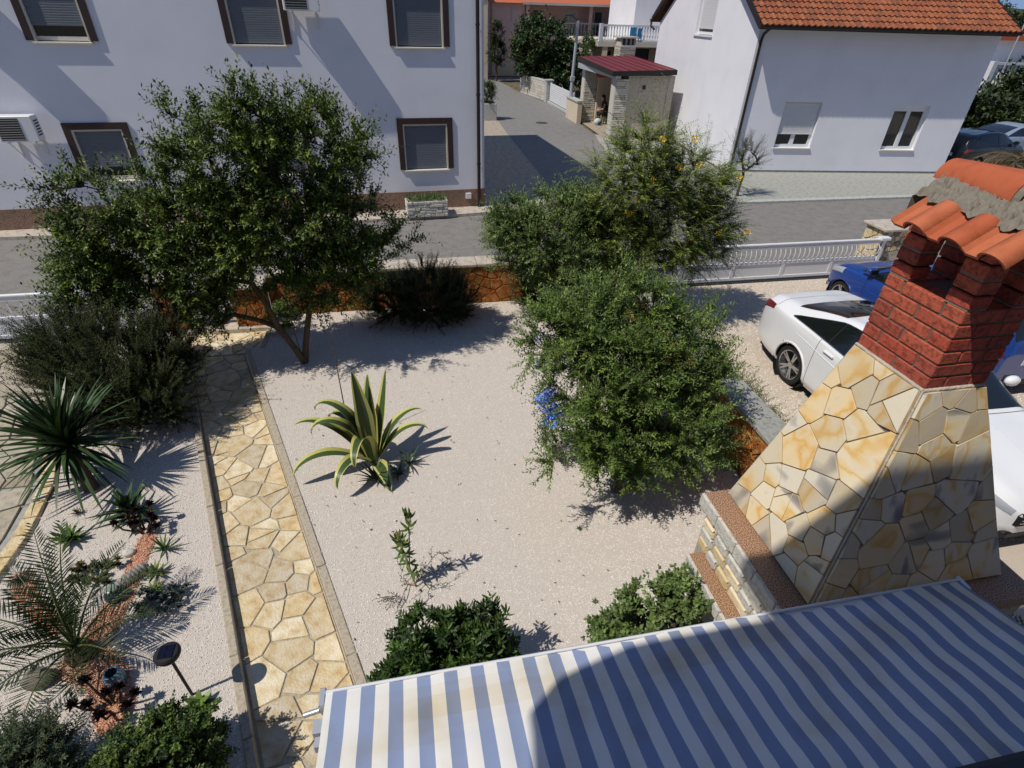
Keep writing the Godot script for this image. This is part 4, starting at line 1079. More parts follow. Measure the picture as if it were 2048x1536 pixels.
func garden_walls() -> void:
	var w := thing("front_garden_wall", "low garden wall clad in orange-brown stone with a pale coping, along the street", "garden wall", Vector3(-2.63, 0, -10.17))
	var L := 7.1
	bx("core", Vector3(0, -0.1, -0.36), Vector3(L, 0.8, -0.03), M.grout_rust, w)
	stones(w, face(Vector3(0, 0, -0.03), Vector3(1, 0, 0), Vector3.UP), [[0, 0], [L - 0.35, 0], [L - 0.35, 0.8], [0, 0.8]], 0.3, 0.016, set5("rust"), 0.03, 0.012)
	var x := 0.0
	while x < L:
		var x2 := minf(x + rf(0.9, 1.3), L)
		bx("coping", Vector3(x, 0.8, -0.41), Vector3(x2 - 0.006, 0.865 + rf(-0.002, 0.002), 0.03), M.concrete, w, 0.012)
		x = x2
	var s := thing("parking_wall", "low wall with a grey concrete top between the gravel garden and the parking space", "garden wall", Vector3(4.1, 0, -10.1))
	bx("core", Vector3(0.02, -0.1, 0.0), Vector3(0.33, 0.79, 8.2), M.grout_rust, s)
	stones(s, face(Vector3(0.02, 0, 0), Vector3(0, 0, 1), Vector3.UP), [[0.05, 0], [8.2, 0], [8.2, 0.79], [0.05, 0.79]], 0.32, 0.016, set5("rust"), 0.03, 0.012)
	for i in 4: bx("coping", Vector3(-0.04, 0.79, 0.0 + i * 2.05), Vector3(0.37, 0.855, 2.044 + i * 2.05), M.concrete_grey, s, 0.01)
	for q in [["gate pillar of orange stone, right of the small white pedestrian gate", -3.2, -2.64, 0.75], ["narrow gate pillar of orange stone between the driveway gate and the small pedestrian gate", -4.44, -4.06, 0.95]]:
		var p := thing("gate_pillar", q[0], "pillar", Vector3(q[1], 0, -10.25))
		bx("core", Vector3(0.03, -0.1, 0.03), Vector3(q[2] - q[1] - 0.03, q[3], 0.42), M.grout, p)
		stones(p, face(Vector3(0.0, 0, 0.42), Vector3(1, 0, 0), Vector3.UP), [[0, 0], [q[2] - q[1], 0], [q[2] - q[1], q[3]], [0, q[3]]], 0.22, 0.014, set5("rust"), 0.03, 0.01)
		stones(p, face(Vector3(q[2] - q[1] - 0.03, 0, 0.45), Vector3(0, 0, -1), Vector3.UP), [[0, 0], [0.42, 0], [0.42, q[3]], [0, q[3]]], 0.22, 0.014, set5("rust"), 0.03, 0.01)
		bx("cap", Vector3(-0.04, q[3], -0.02), Vector3(q[2] - q[1] + 0.04, q[3] + 0.06, 0.5), M.concrete, p, 0.012)
	var rp := thing("stone_gatepost", "square gatepost of yellowish stone at the right end of the long white gate", "pillar", Vector3(11.0, 0, -11.1))
	bx("core", Vector3(0.03, -0.1, 0.03), Vector3(0.62, 1.02, 0.57), M.grout, rp)
	stones(rp, face(Vector3(0, 0, 0.57), Vector3(1, 0, 0), Vector3.UP), [[0, 0], [0.65, 0], [0.65, 1.02], [0, 1.02]], 0.2, 0.02, [M.mortar_grey, M.shed_stone, M.flag_1], 0.03, 0.012)
	stones(rp, face(Vector3(0.03, 0, 0), Vector3(0, 0, 1), Vector3.UP), [[0, 0], [0.6, 0], [0.6, 1.02], [0, 1.02]], 0.22, 0.02, [M.flag_3, M.split_yellow, M.flag_0], 0.03, 0.012)
	bx("cap", Vector3(-0.07, 1.02, -0.07), Vector3(0.72, 1.08, 0.68), M.concrete, rp, 0.012)

func gate(g: Node3D, L: float, bar: float, panel: float, h: float, m: Material, bow := 0.0) -> void:   # rails, bars and panels of a driveway gate; local x along it
	var r := MB.new()
	r.tube(PackedVector3Array([Vector3(0, h - 0.03, 0), Vector3(L, h - 0.03, 0)]), PackedFloat32Array([0.032, 0.032]), 10)
	r.box(Vector3(0, h - 0.12, -0.018), Vector3(L, h - 0.055, 0.018))
	put("top_rail", r.mesh(), m, g)
	bx("middle_rail", Vector3(0, 0.41, -0.025), Vector3(L, 0.475, 0.025), m, g, 0.005)
	bx("bottom_rail", Vector3(0, 0.06, -0.025), Vector3(L, 0.13, 0.025), m, g, 0.005)
	for i in int(L / bar):
		var x := (i + 0.5) * bar
		var b := MB.new()
		if bow > 0: b.tube(PackedVector3Array([Vector3(x, 0.475, 0), Vector3(x, 0.58, bow), Vector3(x, 0.68, bow), Vector3(x, h - 0.12, 0)]), PackedFloat32Array([0.01, 0.01, 0.01, 0.01]), 5, false)
		else: b.box(Vector3(x - 0.012, 0.475, -0.008), Vector3(x + 0.012, h - 0.12, 0.008))
		put("bar", b.mesh(), m, g)
	for i in int(ceil(L / panel)):
		var x0 := i * panel; var x1 := minf(x0 + panel, L)
		bx("panel", Vector3(x0 + 0.04, 0.13, -0.008), Vector3(x1 - 0.04, 0.41, 0.008), m, g)
		bx("stile", Vector3(x0 - 0.04 if i else x0, 0.131, -0.022), Vector3(x0 + 0.04, 0.409, 0.022), m, g)
	bx("stile", Vector3(L - 0.05, 0.06, -0.024), Vector3(L, h - 0.06, 0.024), m, g)

func gates() -> void:
	var a := thing("sliding_gate", "long white sliding gate with thin bars above panels, between parking space and street", "gate", Vector3(4.7, 0, -10.4))
	gate(a, 6.25, 0.122, 1.26, 0.9, M.gate_white, 0.05)
	bx("end_cap", Vector3(6.1, 0.86, -0.07), Vector3(6.35, 0.93, 0.09), M.gate_white, a, 0.01)
	bx("end_post", Vector3(6.2, 0.0, -0.05), Vector3(6.28, 0.86, 0.05), M.gate_white, a)
	bx("track", Vector3(-0.2, 0.0, -0.09), Vector3(6.4, 0.03, 0.07), M.louvre_grey, a)
	for i in 60: bx("rack_tooth", Vector3(i * 0.1, 0.03, 0.03), Vector3(i * 0.1 + 0.05, 0.06, 0.05), M.louvre_grey, a)
	var b := thing("driveway_gate", "white driveway gate with flat bars at the left edge of the picture", "gate", Vector3(-11.2, 0, -9.82))
	gate(b, 6.7, 0.2, 0.98, 0.88, M.gate_white)
	bx("track", Vector3(0, -0.01, -0.1), Vector3(6.7, 0.025, 0.1), M.louvre_grey, b)
	var c := thing("pedestrian_gate", "small white garden gate between two orange stone pillars, behind the tree's low branches", "gate", Vector3(-4.02, 0, -10.0))
	bx("lower_panel", Vector3(0.05, 0.12, -0.012), Vector3(0.77, 0.36, 0.012), M.gate_white, c)
	bx("upper_panel", Vector3(0.05, 0.42, -0.012), Vector3(0.77, 0.6, 0.012), M.gate_white, c)
	for q in [[0.0, 0.06, 0.05, 0.8], [0.77, 0.06, 0.82, 0.8]]: bx("stile", Vector3(q[0], q[1], -0.02), Vector3(q[2], q[3], 0.02), M.gate_white, c)
	for y in [0.06, 0.36, 0.6, 0.76]: bx("rail", Vector3(0.05, y, -0.018), Vector3(0.77, y + 0.06, 0.018), M.gate_white, c)
	for i in 5: bx("bar", Vector3(0.12 + i * 0.14, 0.66, -0.008), Vector3(0.14 + i * 0.14, 0.76, 0.008), M.gate_white, c)
	bx("doorstep", Vector3(-0.05, -0.09, -0.25), Vector3(1.4, 0.0, 0.28), M.concrete, c, 0.01, "pale stone doorstep")

func brick_course(parent: Node, lo: Vector2, hi: Vector2, y: float, odd: bool, h: float) -> void:   # a ring of bricks in plan lo..hi (x, z)
	var d := 0.115; var j := 0.005
	var runs := []
	if odd:   # long bricks on the x-facing sides
		for x in [[lo.x, lo.x + d], [hi.x - d, hi.x]]:
			var mz := (lo.y + hi.y) / 2 + rf(-0.02, 0.02)
			runs.append([x[0], lo.y, x[1], mz]); runs.append([x[0], mz, x[1], hi.y])
		for z in [[lo.y, lo.y + d], [hi.y - d, hi.y]]: runs.append([lo.x + d, z[0], hi.x - d, z[1]])
	else:
		for z in [[lo.y, lo.y + d], [hi.y - d, hi.y]]:
			var mx := lo.x + 0.245
			runs.append([lo.x, z[0], mx, z[1]]); runs.append([mx, z[0], hi.x, z[1]])
		for x in [[lo.x, lo.x + d], [hi.x - d, hi.x]]: runs.append([x[0], lo.y + d, x[1], hi.y - d])
	for r in runs:
		var mb := MB.new()
		var e := rf(-0.0015, 0.0015)
		mb.bevel(Vector3(r[0] + (j if r[0] > lo.x + 0.01 else e), y + 0.004, r[1] + (j if r[1] > lo.y + 0.01 else e)), Vector3(r[2] - (j if r[2] < hi.x - 0.01 else e), y + h - 0.005, r[3] - (j if r[3] < hi.y - 0.01 else e)), 0.005)
		put("brick", mb.mesh(), set5("brick")[rng.randi() % 5], parent)

func barrel(mb: MB, a: Vector3, b: Vector3, ra: float, rb: float, up: Vector3, a0: float, a1: float, th := 0.013, seg := 9, flat := 1.0) -> void:   # half-round tile from a to b, tapering
	var d := (b - a).normalized()
	var side := d.cross(up).normalized()
	var u := side.cross(d) * flat
	for i in seg:
		var t0 := lerpf(a0, a1, float(i) / seg); var t1 := lerpf(a0, a1, float(i + 1) / seg)
		var n0 := side * cos(t0) + u * sin(t0); var n1 := side * cos(t1) + u * sin(t1)
		mb.quadn(a + n0 * ra, b + n0 * rb, b + n1 * rb, a + n1 * ra, n0, n0, n1, n1)
		mb.quadn(a + n1 * (ra - th), b + n1 * (rb - th), b + n0 * (rb - th), a + n0 * (ra - th), -n1, -n1, -n0, -n0)
		mb.quad(b + n0 * (rb - th), b + n1 * (rb - th), b + n1 * rb, b + n0 * rb)
		mb.quad(a + n1 * (ra - th), a + n0 * (ra - th), a + n0 * ra, a + n1 * ra)
	for t in [a0, a1]:
		var nn := side * cos(t) + u * sin(t)
		mb.quad(a + nn * ra, a + nn * (ra - th), b + nn * (rb - th), b + nn * rb)

func barbecue() -> void:
	var B := Vector3(2.085, 0, -1.46)
	var b := thing("stone_barbecue", "large garden barbecue with a stone-clad hood and a red brick chimney under terracotta tiles", "barbecue", B)
	# hood
	var p := [Vector3(2.085, 2.25, -1.46), Vector3(3.385, 2.25, -1.46), Vector3(3.385, 2.25, -2.36), Vector3(2.085, 2.25, -2.36), Vector3(2.545, 3.45, -1.825), Vector3(2.925, 3.45, -1.825), Vector3(2.925, 3.45, -2.312), Vector3(2.545, 3.45, -2.312)]
	for i in 8: p[i] -= B
	var hb := MB.new()
	hb.quad(p[0], p[1], p[5], p[4]); hb.quad(p[1], p[2], p[6], p[5]); hb.quad(p[2], p[3], p[7], p[6]); hb.quad(p[3], p[0], p[4], p[7]); hb.quad(p[4], p[5], p[6], p[7])
	var hood := put("hood", hb.mesh(), M.mortar_joint, b)
	for q in [[3, 0, 4, 7], [0, 1, 5, 4], [1, 2, 6, 5]]:
		var o: Vector3 = p[q[0]]
		var xd: Vector3 = (p[q[1]] - o).normalized()
		var up: Vector3 = (p[q[3]] - o)
		var T := face(o, xd, up)
		var inv := T.affine_inverse()
		var ol := []
		for k in 4:
			var l: Vector3 = inv * (p[q[k]] as Vector3)
			ol.append([l.x, -l.z])
		stones(hood, T, ol, 0.2, 0.0055, set5("onyx"), 0.018, 0.002, "hood_stone", 0.006, 0.002)
	var ed := MB.new()   # pale pointing along the hood's edges and round its top
	for e in [[0, 4], [1, 5], [3, 7]]: ed.tube(PackedVector3Array([p[e[0]], p[e[1]]]), PackedFloat32Array([0.007, 0.006]), 6)
	for e in [[4, 5], [7, 4], [5, 6]]: ed.rod(p[e[0]], p[e[1]], 0.011, 6)
	put("pointing", ed.mesh(), M.concrete, hood)
	# chimney of single bricks
	var lo := Vector2(2.548, -2.312) - Vector2(B.x, B.z); var hi := Vector2(2.93, -1.828) - Vector2(B.x, B.z)
	var ch := MB.new()
	ch.box(Vector3(lo.x + 0.007, 3.44, lo.y + 0.007), Vector3(hi.x - 0.007, 3.885, hi.y - 0.007))
	var chim := put("chimney", ch.mesh(), M.mortar_joint, b)
	for r in 6: brick_course(chim, lo, hi, 3.452 + r * 0.0745, r % 2 == 0, 0.0745)
	for r in 4:
		var y := 3.9 + r * 0.0745
		for cx in [lo.x, hi.x - 0.115]:
			for cz in [lo.y, hi.y - 0.13]:
				var mb := MB.new()
				mb.bevel(Vector3(cx, y + 0.005, cz), Vector3(cx + 0.115, y + 0.069, cz + 0.13), 0.005)
				put("brick", mb.mesh(), set5("brick")[rng.randi() % 5], chim)
				if r == 0 or r == 2:
					var mj := MB.new()
					mj.box(Vector3(cx + 0.004, y - 0.005, cz + 0.004), Vector3(cx + 0.111, y + 0.005, cz + 0.126))
					put("mortar", mj.mesh(), M.mortar_grey, chim)
	for r in 4:
		var y := 3.9 + r * 0.0745
		for cx in [lo.x, hi.x - 0.115]:
			for cz in [lo.y, hi.y - 0.13]: bx("mortar", Vector3(cx + 0.012, y - 0.004, cz + 0.012), Vector3(cx + 0.103, y + 0.08, cz + 0.118), M.mortar_joint, chim)
	# tiled cap
	var xr := 2.738 - B.x
	var z0 := -2.3 - B.z; var z1 := -1.62 - B.z
	var sl := 0.62   # rise per metre of the two slopes
	var cap := MB.new()
	var hx := 0.2
	for s in [-1.0, 1.0]:
		var a := Vector3(xr, 4.39, z0 + 0.02); var c := Vector3(xr + s * hx, 4.39 - hx * sl, z0 + 0.02); var dz := Vector3(0, 0, z1 - z0 - 0.05)
		if s < 0: cap.quad(a, c, c + dz, a + dz); cap.quad(c - Vector3(0, 0.045, 0), a - Vector3(0, 0.045, 0), a + dz - Vector3(0, 0.045, 0), c + dz - Vector3(0, 0.045, 0))
		else: cap.quad(c, a, a + dz, c + dz); cap.quad(a - Vector3(0, 0.045, 0), c - Vector3(0, 0.045, 0), c + dz - Vector3(0, 0.045, 0), a + dz - Vector3(0, 0.045, 0))
		for e in [Vector3(), dz]: cap.quad(a + e, c + e, c + e - Vector3(0, 0.045, 0), a + e - Vector3(0, 0.045, 0))
	put("cap", cap.mesh(), M.mortar_grey, chim)
	for s in [-1.0, 1.0]:
		for i in 3:
			var zc := z0 + 0.17 + i * 0.203
			var top := Vector3(xr + s * 0.195, 4.40 - 0.195 * sl + 0.012, zc); var eave := Vector3(xr + s * 0.35, 4.40 - 0.35 * sl + 0.004, zc + rf(-0.006, 0.006))
			var up := Vector3(-s * sl, 1, 0).normalized() * -1.0 if false else Vector3(s * sl, 1, 0).normalized()
			var t := MB.new()
			barrel(t, top, eave, 0.06, 0.068, up, 0.0, PI, 0.012, 10, 0.72)
			# flat pan with a raised lip, on the far side of the roll
			var dd := (eave - top)
			for q in [[-0.14, -0.122, 0.02, 0.0], [-0.122, -0.058, 0.0, 0.002]]:
				var n := up
				var a: Vector3 = top + Vector3(0, 0, q[0]) + n * q[2]; var c: Vector3 = top + Vector3(0, 0, q[1]) + n * q[3]
				if s < 0:
					t.quad(a, a + dd, c + dd, c); t.quad(c - n * 0.013, c + dd - n * 0.013, a + dd - n * 0.013, a - n * 0.013)
					t.quad(a + dd - n * 0.013, c + dd - n * 0.013, c + dd, a + dd)
				else:
					t.quad(c, c + dd, a + dd, a); t.quad(a - n * 0.013, a + dd - n * 0.013, c + dd - n * 0.013, c - n * 0.013)
					t.quad(c + dd - n * 0.013, a + dd - n * 0.013, a + dd, c + dd)
			put("roof_tile", t.mesh(), [M.roof_tile_pale, M.roof_tile_red, M.roof_tile_pale][i], chim)
	# rough mortar packed under the ridge and over the tile ends
	var mo := MB.new()
	var nz := noise(77, 9.0, 3)
	for s in [-1.0, 1.0]:
		var g := []
		for i in 60:
			var row := []
			for k in 15:
				var f := k / 14.0
				var z := lerpf(z0 - 0.03, z1 - 0.04, i / 59.0)
				var x := 0.05 + 0.17 * f + nz.get_noise_2d(z * 1.0, s * 3.0) * 0.03 * f
				var y := 4.45 - x * 0.6 - 0.02 * f * f + nz.get_noise_2d(z * 2.0, f * 0.6 + s) * 0.014 + rf(-0.0045, 0.0045) * (1.0 + 2.0 * absf(nz.get_noise_2d(z * 7.0, x * 7.0)))
				row.append(Vector3(xr + s * x, y, z))
			g.append(row)
		for i in 59:
			for k in 14:
				if s < 0: mo.quad(g[i][k], g[i][k + 1], g[i + 1][k + 1], g[i + 1][k])
				else: mo.quad(g[i][k], g[i + 1][k], g[i + 1][k + 1], g[i][k + 1])
		for k in 14:
			mo.quad(g[0][k], g[0][k + 1], g[0][k + 1] - Vector3(0, 0.1, 0), g[0][k] - Vector3(0, 0.1, 0)); mo.quad(g[59][k], g[59][k + 1], g[59][k + 1] - Vector3(0, 0.1, 0), g[59][k] - Vector3(0, 0.1, 0))
	for i in 12:   # the joint between the two ridge tiles
		var t0 := PI * i / 12.0; var t1 := PI * (i + 1) / 12.0
		var zj := -1.965 - B.z
		for q in [[0.118, 0.11]]:
			var c0 := Vector3(xr + cos(t0) * q[0], 4.363 + sin(t0) * q[1], zj); var c1 := Vector3(xr + cos(t1) * q[0], 4.363 + sin(t1) * q[1], zj)
			mo.quad(c0, c1, c1 + Vector3(0, 0, 0.05), c0 + Vector3(0, 0, 0.05))
	put("ridge_mortar", mo.mesh(), M.mortar_grey, chim)
	for q in [[-2.385, -1.95, 0.096, 0.122], [-1.925, -1.5, 0.1, 0.124]]:
		var t := MB.new()
		barrel(t, Vector3(xr, 4.362, q[0] - B.z), Vector3(xr, 4.364, q[1] - B.z), q[2], q[3], Vector3.UP, 0.06, PI - 0.06, 0.015, 12)
		put("ridge_tile", t.mesh(), M.roof_tile_red, chim)
	# granite mantel with pale edge tiles, ledge and body
	bx("granite_slab", Vector3(1.915, 2.17, -2.4) - B, Vector3(3.5, 2.25, -1.285) - B, M.granite_top, b, 0.008)
	var rows := [[1.915, 2.145, 2.247, -2.4, -1.285, 0.2], [1.845, 1.66, 1.757, -2.27, -1.285, 0.22]]
	bx("granite_ledge", Vector3(1.85, 1.68, -2.27) - B, Vector3(2.2, 1.76, -1.285) - B, M.granite_top, b, 0.006)
	for r in rows:
		var z: float = r[3]
		while z < r[4] - 0.02:
			var z2 := minf(z + r[5] * rf(0.85, 1.15), r[4])
			var mb := MB.new()
			mb.bevel(Vector3(r[0] - 0.018, r[1], z + 0.003) - B, Vector3(r[0] + 0.006, r[2], z2 - 0.003) - B, 0.004)
			put("edge_tile", mb.mesh(), M.split_white, b)
			z = z2
	var bm := MB.new()
	bm.box(Vector3(1.96, 0, -2.36) - B, Vector3(3.46, 2.17, -2.2) - B); bm.box(Vector3(1.96, 0, -2.2) - B, Vector3(2.15, 2.17, -1.31) - B); bm.box(Vector3(3.27, 0, -2.2) - B, Vector3(3.46, 2.17, -1.31) - B); bm.box(Vector3(2.15, 0, -2.2) - B, Vector3(3.27, 1.0, -1.31) - B)
	var body := put("body", bm.mesh(), M.grout, b)
	var TL := frame(Vector3(1.96, 1.76, -2.36) - B, Vector3(0, 0, 1))
	courses(body, TL, 1.05, 0.385, 0.096, [M.split_white, M.split_yellow, M.split_white, M.flag_2], 0.13, 0.22, 0.02)
	courses(body, frame(Vector3(1.96, 0, -2.36) - B, Vector3(0, 0, 1)), 1.05, 1.66, 0.11, [M.split_white, M.split_yellow, M.flag_2], 0.18, 0.35, 0.02)
	courses(body, frame(Vector3(3.46, 0, -2.36) - B, Vector3(-1, 0, 0)), 1.5, 2.1, 0.15, [M.split_white, M.split_yellow, M.flag_2], 0.25, 0.45, 0.02)

func awning() -> void:
	var P := Vector3(-0.515, 2.5, -1.335)
	var a := thing("striped_awning", "retractable awning with blue and white striped fabric, below the balcony", "awning", P)
	var W := 3.335; var D := 0.86; var t := tan(deg_to_rad(14.3))
	var mb := MB.new()
	var nz := noise(31, 0.9, 2)
	var white := Color(0.79, 0.78, 0.75); var blue := Color(0.25, 0.31, 0.48)
	var xs := [0.0, 0.03]
	while xs[-1] < W - 0.1: xs.append(xs[-1] + 0.0611)
	xs.append(W - 0.02); xs.append(W)
	var hgt := func(x: float, d: float) -> float: return d * t - 0.012 * sin(PI * d / 1.6) + nz.get_noise_2d(x * 1.5, d * 3.0) * 0.016 + 0.005 * sin(x * 11.0 + d * 17.0) * d + 0.002 * sin(x * 51.4 + d * 4.0) - 0.01 * absf(sin(PI * (x - 0.25) / 1.42)) * (1.0 - d)
	for i in xs.size() - 1:
		var base_col: Color = white if i % 2 == 0 else blue
		for k in 16:
			var sx: float = xs[i]; var sd := D * (k + 0.5) / 16.0
			var st := clampf((nz.get_noise_2d(sx * 0.8 + 40.0, sd * 1.5) + 0.25) * 1.6, 0, 1) * exp(-pow((sd - 0.17) / 0.1, 2.0)) + 0.3 * clampf(nz.get_noise_2d(sx * 2.0, sd * 4.0 + 9.0), 0, 1)
			mb.col = base_col * Color(1, 1, 1).lerp(Color(0.93, 0.83, 0.66), clampf(st, 0, 1))
			var d0 := D * k / 16.0; var d1 := D * (k + 1) / 16.0
			var q := [Vector3(xs[i], hgt.call(xs[i], d0), d0), Vector3(xs[i], hgt.call(xs[i], d1), d1), Vector3(xs[i + 1], hgt.call(xs[i + 1], d1), d1), Vector3(xs[i + 1], hgt.call(xs[i + 1], d0), d0)]
			var nn := []
			for v in q: nn.append(Vector3(hgt.call(v.x - 0.02, v.z) - hgt.call(v.x + 0.02, v.z), 0.04, hgt.call(v.x, v.z - 0.02) - hgt.call(v.x, v.z + 0.02)).normalized())
			mb.quadn(q[0], q[1], q[2], q[3], nn[0], nn[1], nn[2], nn[3])
	tex.stain = ntex(noise(33, 0.006, 4), [0.0, Color(0.95, 0.92, 0.86), 0.3, Color(0.98, 0.97, 0.94), 0.5, Color.WHITE, 1.0, Color.WHITE])
	var fm := mat("awning_cloth", Color.WHITE, 0.85, tex.stain, 0.9)
	fm.vertex_color_use_as_albedo = true; fm.backlight_enabled = true; fm.backlight = Color(0.25, 0.25, 0.25); fm.rim_enabled = true; fm.rim = 0.3
	put("fabric", mb.mesh(), fm, a)
	bx("front_bar", Vector3(-0.01, -0.075, -0.02), Vector3(W + 0.01, -0.012, 0.045), M.gate_white, a, 0.012)
	var eb := MB.new()
	eb.rod(Vector3(0, -0.004, 0.0), Vector3(W, -0.004, 0.0), 0.0075, 6)
	put("hem", eb.mesh(), M.gate_white, a)
	for x in [-0.03, W]:
		bx("end_cap", Vector3(x, -0.085, -0.025), Vector3(x + 0.03, -0.005, 0.06), M.aluminium, a, 0.006)
	var lv := MB.new()
	lv.rod(Vector3(-0.03, -0.05, 0.05), Vector3(-0.1, -0.07, 0.05), 0.012); lv.box(Vector3(-0.055, -0.11, 0.08), Vector3(-0.01, -0.06, 0.14)); lv.box(Vector3(-0.045, -0.12, 0.15), Vector3(0.0, -0.07, 0.19))
	put("arm_bracket", lv.mesh(), M.aluminium, a)
	for s in [[0.25, 0.9], [W - 0.25, W - 0.9]]:
		var ar := MB.new()
		ar.rod(Vector3(s[0], -0.05, 0.05), Vector3(s[1], 0.0, 0.45), 0.03); ar.rod(Vector3(s[1], 0.0, 0.45), Vector3(s[0], 0.1, 0.85), 0.03)
		put("folding_arm", ar.mesh(), M.aluminium, a)
	bx("cassette", Vector3(-0.05, D * t - 0.05, D - 0.045), Vector3(W + 0.05, D * t + 0.012, D + 0.15), M.louvre_grey, a, 0.02)

func pl(z: float) -> float: return -1.61 + 0.345 * (z + 2.47)   # left edge of the garden path
func pr(z: float) -> float: return -0.78 + 0.345 * (z + 2.7)    # right edge

func kerb_run(o: Node3D, fx: Callable, za: float, zb: float, w: float, y0: float, y1: float) -> void:
	var z := za
	while z < zb:
		var z2 := minf(z + rf(0.7, 1.1), zb)
		var d := Vector3(0.345, 0, 1).normalized()
		var mb := MB.new()
		mb.T = Transform3D(Basis(Vector3(d.z, 0, -d.x), Vector3.UP, d), Vector3(fx.call(z), 0, z))
		var L := (z2 - z) * 1.058
		mb.bevel(Vector3(0, y0, 0.003), Vector3(w, y1 + rf(-0.004, 0.004), L - 0.003), 0.008)
		put("kerb_stone", mb.mesh(), M.kerb_tan, o)
		z = z2

func garden_bed() -> void:
	var mb := MB.new()
	poly(mb, [[pl(-9.75), -9.75], [pr(-9.75), -9.75], [pr(1), 1], [pl(1), 1]], -0.1)
	poly(mb, [[-3.22, -9.78], [-2.6, -9.78], [-2.62, -8.9], [-2.92, -8.9]], -0.102)
	var path := struct("garden_path", mb, M.grout)
	stones(path, Transform3D(Basis(), Vector3(0, -0.1, 0)), [[pl(1.0) + 0.01, -1.0], [pr(1.0) - 0.01, -1.0], [pr(-8.9) - 0.01, 8.9], [pl(-8.9) + 0.01, 8.9]], 0.36, 0.019, set5("flag"), 0.014, 0.006, "flagstone", 0.004, 0.003)
	stones(path, Transform3D(Basis(), Vector3(0, -0.1, 0)), [[pl(-8.92), 8.92], [-2.66, 8.92], [-2.66, 9.74], [pl(-9.74), 9.74]], 0.34, 0.024, [M.flag_0, M.flag_1, M.flag_3, M.flag_2], 0.018, 0.006, "flagstone", 0.006)
	var k := thing("path_kerb", "pale tan stone kerb on the left side of the flagstone path, beside the cactus bed", "kerb", Vector3(0, 0, 0))
	kerb_run(k, func(z): return pl(z) - 0.085, -9.6, 1.0, 0.08, -0.12, 0.025)
	var k2 := thing("path_kerb", "pale tan stone kerb on the right side of the flagstone path, beside the open gravel", "kerb", Vector3(0, 0, 0))
	kerb_run(k2, func(z): return pr(z) + 0.004, -8.9, 1.0, 0.09, -0.12, 0.015)
	bx("kerb_stone", Vector3(-2.66, -0.12, -9.75), Vector3(-2.58, 0.015, -8.95), M.kerb_tan, k2, 0.008)
	var dm := bx("doormat", Vector3(-0.17, -0.068, -0.22), Vector3(0.14, -0.055, 0.2), plain("mat_purple", lin(0.06, 0.04, 0.05), 0.95), null, 0.004)
	dm.position = Vector3(-3.72, 0, -9.05); dm.rotation.y = -0.33
	tag(dm, "small dark purple mat lying on the path near the garden gate", "mat")
	# paving left of the cactus bed
	var pv := MB.new()
	poly(pv, [[-14, -9.75], [-5.15, -9.75], [-4.95, -7.0], [-4.52, -5.8], [-4.43, -5.0], [-4.45, -4.4], [-4.45, 1], [-14, 1]], 0.012)
	var drive := struct("driveway_paving", pv, M.paver_grey)
	var T := Transform3D(Basis(), Vector3(0, 0.012, 0))
	stones(drive, T, [[-9.5, 1.8], [-4.68, 1.8], [-4.66, 5.0], [-4.75, 5.8], [-9.5, 5.8]], 0.62, 0.025, [M.slate_0, M.slate_1, M.slate_2], 0.028, 0.005, "flagstone", 0.0)
	stones(drive, T, [[-9.5, 5.83], [-4.78, 5.83], [-5.2, 7.0], [-5.35, 9.7], [-9.5, 9.7]], 0.55, 0.025, [M.slate_0, M.slate_1, M.slate_2], 0.028, 0.005, "flagstone", 0.0)
	var pts := [Vector2(-4.52, -1.5), Vector2(-4.52, -4.4), Vector2(-4.5, -5.0), Vector2(-4.6, -5.8), Vector2(-5.03, -7.0), Vector2(-5.22, -9.6)]
	for i in pts.size() - 1:
		var L: float = pts[i].distance_to(pts[i + 1])
		var n := maxi(1, int(round(L / 0.27)))
		for q in n:
			var a: Vector2 = pts[i].lerp(pts[i + 1], (q + 0.5) / n)
			var e := MB.new()
			e.bevel(Vector3(-0.075, 0, -L / n / 2 + 0.008), Vector3(0.075, 0.034 + rf(-0.003, 0.003), L / n / 2 - 0.008), 0.006)
			var o := put("edge_stone", e.mesh(), [M.flag_3, M.split_yellow, M.flag_0, M.flag_3][rng.randi() % 4], drive)
			o.position = Vector3(a.x, 0.012, a.y)
			var dd: Vector2 = pts[i + 1] - pts[i]
			o.rotation.y = atan2(-dd.x, -dd.y)

